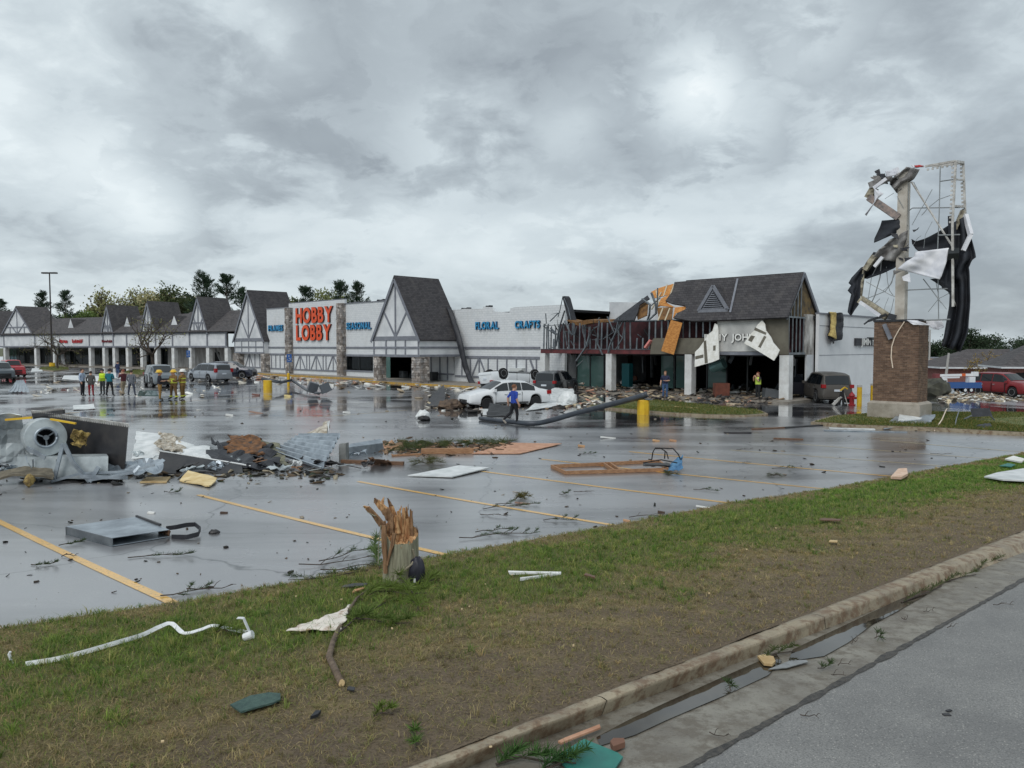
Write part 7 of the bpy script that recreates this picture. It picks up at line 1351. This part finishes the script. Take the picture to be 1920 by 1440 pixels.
# ================================================================== things on the verge
# ---- snapped pole
sp0 = PV(752, 1090); sk = scale_at(sp0); SM = thing('pole_stump', 'snapped weathered wooden pole stump with splintered orange top', 'stump', sp0)
M_OLDW = mat('weathered_wood', (156, 154, 132), .85, c2=(124, 120, 102), scale=7, stretch=(5, 5, .5), bump=.9, bscale=9); M_FRESH = mat('split_wood', (206, 166, 120), .8, c2=(150, 102, 64), scale=9, stretch=(4, 4, .5), bump=.9, bscale=12); M_DKW = mat('dark_split', (148, 116, 86), .85, c2=(100, 72, 50), scale=8, stretch=(4, 4, .5), bump=.8, bscale=10)
def S3(px, py, d=0.0): return at(px, py, sp0.y+d)-sp0
rS = 33.5*sk; nA = 60; ol = MB()
def hf(a):                                      # break height round the pole; a=-pi/2 faces the camera
    f_ = (1+sin(a))/2; left = max(0, -cos(a)); return 80*sk+22*sk*f_+14*sk*left+.035*nz(cos(a)*5, sin(a)*5, 1)+.03*nz(a*7, 3)
def of(u, v):
    a = 2*pi*u; h = hf(a); r = rS*(1.0+.05*(1-v)**2)-.010*max(0, nz(cos(a)*9, sin(a)*9, .3*v))-(.02 if abs((a-4.35)) < .05 else 0)-(.016 if abs(a-4.9) < .035 else 0); return (r*cos(a), r*sin(a), -.08+(h+.08)*v)
ol.grid(of, nA, 14); ol.build('stump_wall', M_OLDW, SM, smooth=True)
inn_ = MB(); inn_.grid(lambda u, v: (lambda a, h: (rS*(.985-.9*v)*cos(a), rS*(.985-.9*v)*sin(a), (h-.004)*(1-v*.0)+v*(.07*nz(cos(a)*4+3, sin(a)*4, 2)+.05+.05*nz(a*5, v*6, 7))))(2*pi*u, hf(2*pi*u)), nA, 8); inn_.build('break_face', M_FRESH, SM)
r4 = random.Random(5)
cr_ = MB(); cr_.grid(lambda u, v: (lambda a: (rS*(.80-.14*v)*cos(a)*(1+.06*nz(cos(a)*6, sin(a)*6, v*2)), .03+rS*(.62-.1*v)*sin(a), 70*sk+v*(46*sk+26*sk*nz(cos(a)*3.1+1, sin(a)*3.1, 4)+14*sk*nz(a*9, 1))))(2*pi*u), 48, 6); cr_.build('split_core', M_FRESH, SM)
def shard(a, b, w0, w1, th, m, tipd=.0):
    a, b = Vector(a), Vector(b); d = (b-a).normalized(); x = d.cross(Vector((0, -1, 0))).normalized(); y = Vector((0, 1, 0)); q = MB(); n = 6; prev = None
    for i in range(n+1):
        t = i/n; c = a.lerp(b, t)+Vector((.010*nz(t*4, a.x*30), .01*nz(t*4, a.z*30), 0)); w = w0+(w1-w0)*t; w *= 1+.25*nz(t*7, a.x*40, 5); r_ = [c-x*w/2, c+x*w*.3-y*th*.5, c+x*w/2, c+x*w*.2+y*th*.5]; i0 = q.v(*r_)
        if prev is not None:
            for k in range(4): q.f((prev+k, prev+(k+1) % 4, i0+(k+1) % 4, i0+k))
        prev = i0
    q.f([prev+k for k in range(4)]); q.build('splinter', m, SM)
for a, b, w0, w1, m, d in (((722,1000),(716,978),.07,.08,M_DKW,-.1), ((718,986),(690,952),.075,.055,M_DKW,-.12), ((692,954),(682,949),.055,.02,M_FRESH,-.12), ((722,1075),(720,985),.05,.07,M_DKW,-.19), ((726,1060),(740,1000),.03,.05,M_DKW,-.2), ((738,985),(722,955),.10,.10,M_DKW,-.05), ((724,960),(706,940),.10,.07,M_FRESH,-.05), ((706,941),(702,934),.07,.02,M_DKW,-.05), ((742,978),(733,950),.09,.06,M_FRESH,.05), ((734,952),(727,934),.06,.012,M_DKW,.05), ((716,945),(720,932),.05,.012,M_FRESH,.03),
    ((752,1000),(748,958),.09,.04,M_FRESH,-.08), ((758,990),(757,952),.07,.03,M_FRESH,.0), ((764,985),(762,950),.06,.015,M_FRESH,.04), ((770,990),(770,955),.045,.02,M_DKW,-.02), ((748,965),(752,948),.04,.008,M_FRESH,.0), ((773,1010),(772,958),.04,.02,M_DKW,-.05), ((745,1000),(742,966),.08,.03,M_FRESH,-.12), ((735,1000),(736,968),.06,.02,M_DKW,-.14), ((704,968),(688,960),.012,.006,M_OLDW,-.15), ((765,956),(765,946),.01,.003,M_DKW,.0)):
    shard(S3(*a, d), S3(*b, d), w0, w1, .035, m)
for k in range(90):
    a = r4.uniform(0, 2*pi); h = hf(a)-.05; r_ = rS*r4.uniform(.5, .98); L = r4.uniform(.04, .15); shard((r_*cos(a), r_*sin(a), h), (r_*cos(a)+r4.uniform(-.02, .02), r_*sin(a), h+L), r4.uniform(.010, .03), .003, .010, r4.choice((M_FRESH, M_FRESH, M_DKW)))
MB().tube([S3(714, 985, -.2), S3(710, 1020, -.21), S3(709, 1058, -.22)], .006, 5).build('hanging_sliver', M_OLDW, SM)
MB().tube([S3(774, 1030, -.14), S3(778, 1045, -.12), S3(772, 1058, -.19), S3(757, 1070, -.23), S3(745, 1074, -.22)], .012, 7).build('rope', mat('old_rope', (138, 130, 112), .9), SM)
bg = PV(782, 1094); bb = MB(); bb.lathe([(.3, 0), (.85, .06), (1, .3), (.95, .6), (.7, .85), (.35, .97), (.05, 1)], 20); bb.V = [tuple(bg+Vector((v[0]*15*sk, v[1]*13*sk, v[2]*50*sk))+cr(Vector(v), .032, 3.0, 3)) for v in bb.V]
bgt = thing('black_bag', 'dark navy bag slumped against the foot of the splintered stump', 'bag', bg); bb.build('bag_body', mat('navy_bag', (28, 28, 40), .45, c2=(40, 40, 54), scale=6), bgt, smooth=True, org=bg); MB().box(-5*sk, -1*sk, -13.4*sk, -12.2*sk, 6*sk, 13*sk).build('white_tag', M_WHS, bgt)
# ---- long white strip
def ribbon(path, w, th, m, name, label, cat, f_=PV, tw=0.0):
    pts_ = [f_(x, y)+Z*z for x, y, z in path]; n = len(pts_)-1
    def fn(u, v):
        k = u*n; i = min(n-1, int(k)); t = k-i; p0 = pts_[max(0, i-1)]; p1, p2_ = pts_[i], pts_[i+1]; p3 = pts_[min(n, i+2)]; p = .5*((2*p1)+(p2_-p0)*t+(2*p0-5*p1+4*p2_-p3)*t*t+(3*p1-p0-3*p2_+p3)*t**3); d = (p2_-p1).normalized(); s_ = Vector((-d.y, d.x, 0)); s_ = s_.normalized() if s_.length > .05 else Vector((0, 1, 0)); a = .75+.5*sin(u*6)+tw*u; return p+(s_*cos(a)*.5+Z*sin(a)*.5)*w*(v-.5)*2*.5+Z*w*.3
    return single(MB().sheet(fn, n*7, 3, th), name, m, label, cat, pts_[0])
M_STRIP = mat('white_vinyl', (232, 234, 236), .45, c2=(212, 214, 214), scale=9)
ribbon([(48,1250,.0),(75,1246,.0),(110,1240,.0),(165,1228,.01),(215,1213,.01),(265,1200,.02),(300,1190,.05),(322,1186,.06),(345,1196,.02),(375,1192,.03),(400,1188,.05),(430,1188,.02),(462,1190,.0)], .075, .006, M_STRIP, 'white_strip', 'long twisted white vinyl strip lying in the grass', 'strip')
e0 = PV(466, 1200); er = MB()
er.sheet(lambda u, v: e0+Vector((.035*cos(2.6*u+.2)*(1 if u < .5 else 1)-.02-.05*max(0, u-.78)*4, -.01+.04*v, .02+.17*min(u, .8)/.8)), 14, 3, .006); er.lathe([(.035, -.04), (.037, .04)], 14, e0+Z*.035, Matrix.Rotation(1.2, 3, 'Y')); single(er, 'curled_strip_end', M_STRIP, 'upright curled end of white vinyl beside the long strip', 'strip', e0)
e1_ = PV(20, 1245); single(MB().tube([e1_+Vector((.02, 0, .0)), e1_+Vector((0, 0, .04)), e1_+Vector((-.01, 0, .08)), e1_+Vector((.0, 0, .1))], [.006, .01, .012, .01], 6), 'white_hook', M_STRIP, 'small white hooked scrap left of the long vinyl strip', 'scrap', e1_)
# forked white strip
a_, b_, c_, d_ = PV(953, 1080), PV(975, 1092), PV(1052, 1079), PV(1050, 1076); fk = MB(); fk.slab([a_+Z*.05, a_+Z*.02+Vector((.02, 0, -.01)), a_.lerp(c_, .35)+Z*.02, c_+Z*.015, c_+Z*.03, a_.lerp(c_, .4)+Z*.04], (.0, .008, .012)); fk.slab([b_+Z*.015, c_+Z*.01, c_+Z*.025, b_+Z*.045], (.0, .006, .01)); single(fk, 'forked_strip', M_STRIP, 'forked bent white trim piece lying alone in the short grass', 'strip', a_)
# ---- stick, rag, shingle, boards
skp = [PV(640,1288), PV(628,1262), PV(617,1238), PV(624,1212), PV(634,1188), PV(648,1160), PV(668,1128), PV(690,1110)]; stt = thing('dead_stick', 'thick curved grey stick lying across the verge below the stump', 'stick', skp[0])
MB().tube([p-skp[0]+Z*.03 for p in skp], [.027, .027, .026, .025, .022, .018, .014, .008], 9).build('stem', mat('stick_bark', (122, 106, 90), .85, c2=(88, 74, 62), scale=14, bump=.8, bscale=25), stt, smooth=True); MB().tube([PV(632,1195)-skp[0]+Z*.03, PV(655,1178)-skp[0]+Z*.04, PV(672,1165)-skp[0]+Z*.05], [.011, .009, .004], 6).build('side_twig', M_BARK, stt); MB().lathe([(.026, -.002), (.024, .002)], 9, PV(640,1288)-skp[0]+Vector((.002, -.004, .03)), Matrix.Rotation(1.35, 3, 'X')).build('cut_end', M_TAN, stt)
q = [PV(536,1192), PV(640,1188), PV(660,1150), PV(610,1160)]
def ragf(u, v): p = q[0].lerp(q[1], u).lerp(q[0].lerp(q[3], .2).lerp(q[2], u), v); c = cr(p, .05, 9, 2); c.z = abs(c.z)*1.0; return p+c+Z*.03+Z*.05*u*v
single(MB().sheet(ragf, 18, 12, .008), 'white_rag', mat('stained_rag', (222, 214, 204), .85, c2=(164, 134, 112), scale=9, lo=.5, hi=.68), 'stained white rag caught under the dead stick', 'rag', q[0], smooth=True)
def flatpiece(pxs, th, m, name, label, cat, f_=PV, up=.02, tilt=0.0): pts_ = [f_(*a)+Z*(up+tilt*i) for i, a in enumerate(pxs)]; return single(MB().slab(pts_, (0, 0, th)), name, m, label, cat, pts_[0])
M_GRN = mat('green_shingle', (74, 98, 90), .85, c2=(58, 80, 76), scale=30, bump=.6, bscale=90); M_TEALB = mat('teal_board_skin', (44, 124, 112), .5, c2=(38, 108, 100), scale=6)
flatpiece([(432,1332),(452,1346),(478,1338),(512,1329),(526,1322),(526,1311),(505,1309),(470,1315)], .012, M_GRN, 'shingle_piece', 'torn dark green shingle lying on the bare verge soil', 'shingle', up=.03)
pan_ = lambda x, y: P(x, y, .02)
flatpiece([(1042,1425),(1090,1475),(1150,1452),(1168,1426),(1158,1418),(1095,1392)], .012, M_TEALB, 'teal_board', 'flat teal board lying in the gutter', 'board', pan_, .012); flatpiece([(1144,1402),(1150,1412),(1172,1404),(1170,1396),(1150,1396)], .035, mat('brick_red', (120, 86, 70), .85), 'brick_piece', 'broken brown brick in the gutter beside the teal board', 'brick', pan_, .008)
flatpiece([(1046,1400),(1058,1394),(1124,1368),(1126,1374),(1080,1392),(1052,1404)], .012, M_PINKB, 'wood_lath', 'orange wood lath lying in the gutter at the puddle end', 'lath', pan_, .025); flatpiece([(1420,1236),(1432,1250),(1448,1252),(1454,1246),(1450,1237),(1432,1233)], .02, M_TAN, 'foam_chip', 'pale yellow foam chip at the edge of the gutter puddle', 'foam', pan_, .01)
flatpiece([(1440,1258),(1475,1255),(1515,1244),(1512,1240),(1480,1242)], .006, mat('clear_film', (128, 130, 130), .12, c2=(104, 104, 102), scale=12), 'clear_plastic', 'crinkled clear plastic film at the gutter between two puddles', 'plastic', pan_, .008)
flatpiece([(640,1108),(686,1104),(690,1100),(665,1100),(645,1104)], .012, M_DKP, 'shingle_piece', 'dark slate flake lying beside the stump foot', 'shingle', up=.03); flatpiece([(660,1118),(682,1110),(684,1107),(664,1112)], .012, M_FRESH, 'wood_chip', 'orange split wood chip near the stump', 'chip', up=.03)
flatpiece([(1845,902),(1880,908),(1925,910),(1990,902),(1990,884),(1920,886),(1870,894)], .03, M_WHS, 'metal_sheet', 'pale curved metal sheet lying on the grass of the verge', 'metal sheet', up=.08)
flatpiece([(1670,902),(1690,904),(1702,898),(1700,888),(1684,890)], .06, mat('pink_foam', (222, 196, 176), .85, c2=(200, 166, 140), scale=8), 'foam_chunk', 'pinkish foam chunk standing at the grass edge by a stall line', 'foam', up=.05, tilt=.012)
flatpiece([(1874,878),(1896,880),(1904,876),(1890,873)], .02, M_TEALB, 'teal_scrap', 'small mint green scrap in the grass near the curved metal sheet', 'scrap', up=.05); flatpiece([(1884,866),(1915,872),(1922,866),(1900,860)], .04, M_FOAM, 'foam_chunk', 'crumpled white foam in the grass behind the mint scrap', 'foam', up=.05)
flatpiece([(1536,982),(1575,983),(1576,980),(1540,978)], .012, M_WLUM, 'wood_splinter', 'dark splinter lying in the bright green grass', 'splinter', up=.05); flatpiece([(1554,1022),(1570,1023),(1570,1020),(1556,1019)], .012, M_TAN, 'wood_splinter', 'pale splinter lying on the brown verge thatch', 'splinter', up=.04)
flatpiece([(1095,1086),(1116,1092),(1115,1088),(1098,1083)], .015, M_WLUM, 'bark_piece', 'brown bark piece in the grass beside the forked trim', 'bark', up=.04); flatpiece([(582,1355),(596,1350),(602,1343),(592,1343)], .02, M_BLACK, 'rubber_scrap', 'small black rubber scrap on the soil near the green shingle', 'scrap', up=.02); flatpiece([(650,1300),(664,1302),(666,1296),(654,1294)], .01, M_DKP, 'shingle_piece', 'dark slate flake lying past the end of the dead stick', 'shingle', up=.02)
for k, (px, py) in enumerate(((866,1142),(880,1137),(910,1095),(960,1078),(1030,1048),(735,1178),(640,1124),(555,1118),(1170,1094),(1330,1112),(240,1250),(305,1390),(470,1140),(1455,990),(1610,936),(1400,1030),(920,1400),(1075,1210),(1130,1160))):
    p = PV(px, py, .03); s_ = .006+.009*R.random(); b = MB(); b.cbox(p, (s_*1.6, s_, s_*.8), Matrix.Rotation(R.uniform(0, 3), 3, 'Z')); b.V = [tuple(Vector(v)+cr(Vector(v), s_*.3, 30, k)) for v in b.V]; single(b, 'wood_chip', mat('pale_chip', (214, 190, 150), .8), 'tiny pale chip lying in the verge grass', 'chip', p, 'pale chips in the grass')
# ---- pine boughs round the stump, green tufts
def bough(path, n, ln, seed, label, col=(104, 122, 58), name='pine_bough', f_=PV, lift=.05, tufts=5, wid=.0026):
    pts_ = [f_(*a)+Z*(lift*(.3+.7*(i % 2))) for i, a in enumerate(path)]; t = thing(name, label, 'branch', tuple(pts_[0])); L = [p-pts_[0] for p in pts_]; MB().tube(L, [.009-.006*i/len(L) for i in range(len(L))], 6).build('stem', M_BARK, t)
    for i, (a, b) in enumerate(zip(L, L[1:])):
        if i >= len(L)-1-tufts: needles(t, 'needles', [a, a.lerp(b, .5)+Z*.03, b+Z*.05], n, ln, .85, seed*13+i, col, wid)
    return t
bough([(678,1128),(705,1118),(735,1112),(765,1125),(788,1150)], 110, .17, 1, 'bushy green pine bough lying below the stump', lift=.06); bough([(650,1165),(690,1170),(730,1172),(770,1178)], 120, .15, 2, 'green pine bough spreading beside the white rag', (94, 114, 56), lift=.05); bough([(735,1092),(750,1100),(775,1118),(800,1130)], 80, .14, 3, 'upright green pine tuft in front of the stump foot', lift=.1)
bough([(712,1070),(703,1055),(700,1040),(706,1028)], 150, .15, 4, 'drooping green pine tuft at the side of the stump', (88, 108, 60), lift=.12); bough([(795,1100),(810,1094),(818,1086)], 70, .13, 5, 'small pine tuft beside the dark bag', lift=.04)
bough([(690,1070),(650,1080),(600,1086),(540,1092)], 60, .1, 6, 'thin bare ended pine branch reaching onto the tarmac', (70, 84, 56), lift=.03); bough([(640,1180),(700,1150),(725,1130)], 60, .12, 7, 'small pine sprig between rag and stump', lift=.04)
bough([(400,1190),(420,1190),(445,1195)], 90, .10, 8, 'green pine sprig crossing the long white strip', lift=.05); bough([(700,1345),(716,1342),(738,1340)], 80, .06, 9, 'small green sprig lying on the bare verge soil', lift=.02); bough([(772,1372),(780,1390),(778,1410)], 80, .07, 10, 'small green sprig near the kerb end', (92, 118, 60), lift=.02)
bough([(930,1436),(975,1428),(1030,1432),(1080,1440)], 120, .10, 11, 'pine bough lying in the gutter over the teal board', (70, 100, 52), f_=pan_, lift=.03); bough([(1010,1450),(1050,1440),(1100,1420)], 70, .09, 12, 'second pine sprig across the teal board', (60, 92, 50), f_=pan_, lift=.03)
for k, (path, l) in enumerate((([(1770,1092),(1800,1085),(1830,1078)], 'green weeds washed along the gutter by the far puddle'), ([(1830,1070),(1850,1058),(1880,1050)], 'dark leafy litter in the gutter before the kerb bend'), ([(1428,1238),(1455,1228),(1490,1222)], 'twig litter in the gutter by the foam chip'), ([(1690,1130),(1740,1112),(1765,1100)], 'grassy litter floating in the second puddle'))): bough(path, 70, .07, 30+k, l, (78, 88, 52), 'gutter_litter', pan_, .015)
for k, (px, py, ln, a) in enumerate(((1530,1258,.16,.3),(1570,1252,.12,.2),(1560,1275,.14,.5),(1600,1210,.12,.9),(1640,1200,.06,.2),(1775,1180,.10,.3),(1730,1150,.12,.0),(1860,1138,.22,-.05),(1370,1300,.1,1.2),(1500,1345,.12,-.4),(1330,1382,.12,-.2),(1690,1165,.1,.4),(1838,1045,.3,.2))): twig(px, py, ln, a, 300+k, k % 4 == 0, pan_, label='short dark twig lying on the concrete gutter pan', group='twigs on the gutter pan', n=25, fork=2, thick=.004)
rp_ = P(1775, 1340, .03); single(MB().cbox(rp_, (.05, .03, .006)).cbox(rp_+Vector((.05, .06, 0)), (.045, .02, .006), Matrix.Rotation(.4, 3, 'Z')), 'rubber_scrap', M_DKP, 'pair of flat dark flakes lying on the road tarmac', 'scrap', rp_)
# ================================================================== grass on the verge (nobody could count it)
def project(p):
    x, y, z = p[:, 0], p[:, 1], p[:, 2]-HC
    yy = y*cos(PIT)-z*sin(PIT); zz_ = y*sin(PIT)+z*cos(PIT)
    return 960+F*x/yy, 720-F*zz_/yy, yy
def grow(name, pts, cols, lens, wid, lean, seed, parent=None, label=None):
    rg = np.random.default_rng(seed); n = len(pts); a = rg.uniform(0, 2*pi, n); b = rg.uniform(0, 2*pi, n)
    side = np.stack([np.cos(a), np.sin(a), np.zeros(n)], 1); le = np.stack([np.cos(b), np.sin(b), np.zeros(n)], 1)
    tl = (lean*rg.uniform(.3, 1.5, n))[:, None]; L = lens[:, None]; up = np.array([[0, 0, 1.0]])
    w = wid[:, None]
    mid = pts+up*L*.55/np.sqrt(1+tl*tl*.3)+le*L*tl*.22; tip = pts+up*L*.85/np.sqrt(1+tl*tl)+le*L*tl*.75
    V = np.stack([pts-side*w/2, pts+side*w/2, mid+side*w*.42, mid-side*w*.42, tip], 1).reshape(-1, 3)
    i = np.arange(n)*5; f = np.concatenate([np.stack([i, i+1, i+2], 1), np.stack([i, i+2, i+3], 1), np.stack([i+3, i+2, i+4], 1)])
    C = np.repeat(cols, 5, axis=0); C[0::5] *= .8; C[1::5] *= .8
    o = raw_mesh(name, V, f, 3, attr_mat('grass_blade', .6, .25, .35), C, parent); return o
rg = np.random.default_rng(5)
# sample the verge surface once on a grid, then place blades by bilinear lookup
nQ, nT = 400, 60; GRD = np.zeros((nQ+1, nT+1, 4))
for a in range(nQ+1):
    q = Q0+(Q1-Q0)*(a/nQ)**1.6; A, B = Ey(q), K0(q)
    for b in range(nT+1):
        t = -.012+1.004*b/nT; p = A.lerp(B, t); GRD[a, b] = (p.x, p.y, vz(p, max(0, t), q), greenness(q, t, p.x, p.y))
def blades(n, pw, green):
    r = rg.random(n)**pw; u = r**(1/1.6)*nQ; v = rg.random(n)*nT; i = np.minimum(nQ-1, u.astype(int)); j = np.minimum(nT-1, v.astype(int)); fu, fv = (u-i)[:, None], (v-j)[:, None]
    g = GRD[i, j]*(1-fu)*(1-fv)+GRD[i+1, j]*fu*(1-fv)+GRD[i, j+1]*(1-fu)*fv+GRD[i+1, j+1]*fu*fv; gn = g[:, 3]+rg.normal(0, .25, n)
    k = (gn > .42) if green else ((gn <= .5) & (rg.random(n) < np.where(g[:, 3] > -.2, 1, .5))); g = g[k]; x, y, d = project(g[:, :3]); k = (x > -60) & (x < 1980) & (y < 1500) & (d > .5); g = g[k]; d = d[k]; m = len(g)
    pal = np.array([lin(c) for c in (((98, 126, 52), (124, 142, 66), (150, 148, 88), (84, 112, 48)) if green else ((174, 158, 116), (148, 136, 96), (124, 114, 82), (160, 140, 98), (120, 124, 74), (136, 132, 84)))])
    c = pal[rg.integers(0, len(pal), m)]*rg.uniform(.75, 1.4, (m, 1)); c = c*(1+np.clip((d-11)/12, 0, 1)[:, None]*np.array([[-.12, .22, -.1]])) if green else c; L = rg.uniform(.03, .075, m)*(1+.3*np.clip(g[:, 3], 0, 1)) if green else rg.uniform(.022, .062, m)
    w = rg.uniform(.0016, .0030, m)*(1+d/7); P3 = g[:, :3].copy(); P3[:, 2] -= .004
    return P3, c, L, w, np.full(m, 1.1 if green else 2.0)
def clumps(n, per, pw, green):                   # tufts: several longer blades leaning out of one root
    P3, c, L, w, le = blades(n, pw, green); m = len(P3); P3 = np.repeat(P3, per, axis=0)+np.concatenate([rg.normal(0, .012, (m*per, 2)), np.zeros((m*per, 1))], 1)
    return P3, np.repeat(c, per, axis=0)*rg.uniform(.8, 1.25, (m*per, 1)), np.repeat(L, per)*rg.uniform(1.1, 1.9, m*per), np.repeat(w, per), np.full(m*per, 1.3)
A_ = [blades(240000, 1.9, True), blades(380000, 2.1, False), clumps(5500, 14, 2.0, True), clumps(7000, 12, 2.0, False)]
pts, cols, ln, wd, lean = [np.concatenate([a[k] for a in A_]) for k in range(5)]
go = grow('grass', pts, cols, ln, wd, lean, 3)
tag(go, 'short patchy green and dead brown grass on the street verge', 'grass', kind='stuff')
# lawns on the islands
def lawn(isl, label, n, L=.12):
    o = ISL[isl]; me = o.data; V = np.array([v.co[:] for v in me.vertices]); c = V[-1]; ring = V[:-1]; m = len(ring)
    k = rg.integers(0, m, n); a = rg.random((n, 1)); b = rg.random((n, 1)); s = np.sqrt(a)
    p = c*(1-s)+s*((1-b)*ring[k]+b*ring[(k+1) % m])
    col = np.array(lin((78, 98, 40)))[None]*rg.uniform(.7, 1.3, (n, 1)); dd = rg.random(n) < .35; col[dd] = np.array(lin((138, 124, 70)))[None]*rg.uniform(.8, 1.2, (dd.sum(), 1))
    t = grow('lawn_grass', p, col, rg.uniform(.5*L, L, n), np.full(n, .016), np.full(n, 1.0), 9); tag(t, label, 'grass', kind='stuff')
lawn('sign', 'green grass on the kerbed island round the brick sign base', 26000, .1); lawn('shop', 'grass on the kerbed island before the wrecked shop', 9000, .14)
lawn('lamp', 'grass on the small island under the standing lamp', 2500, .16); lawn('tree', 'grass on the small island under the second bare tree', 2500, .16)
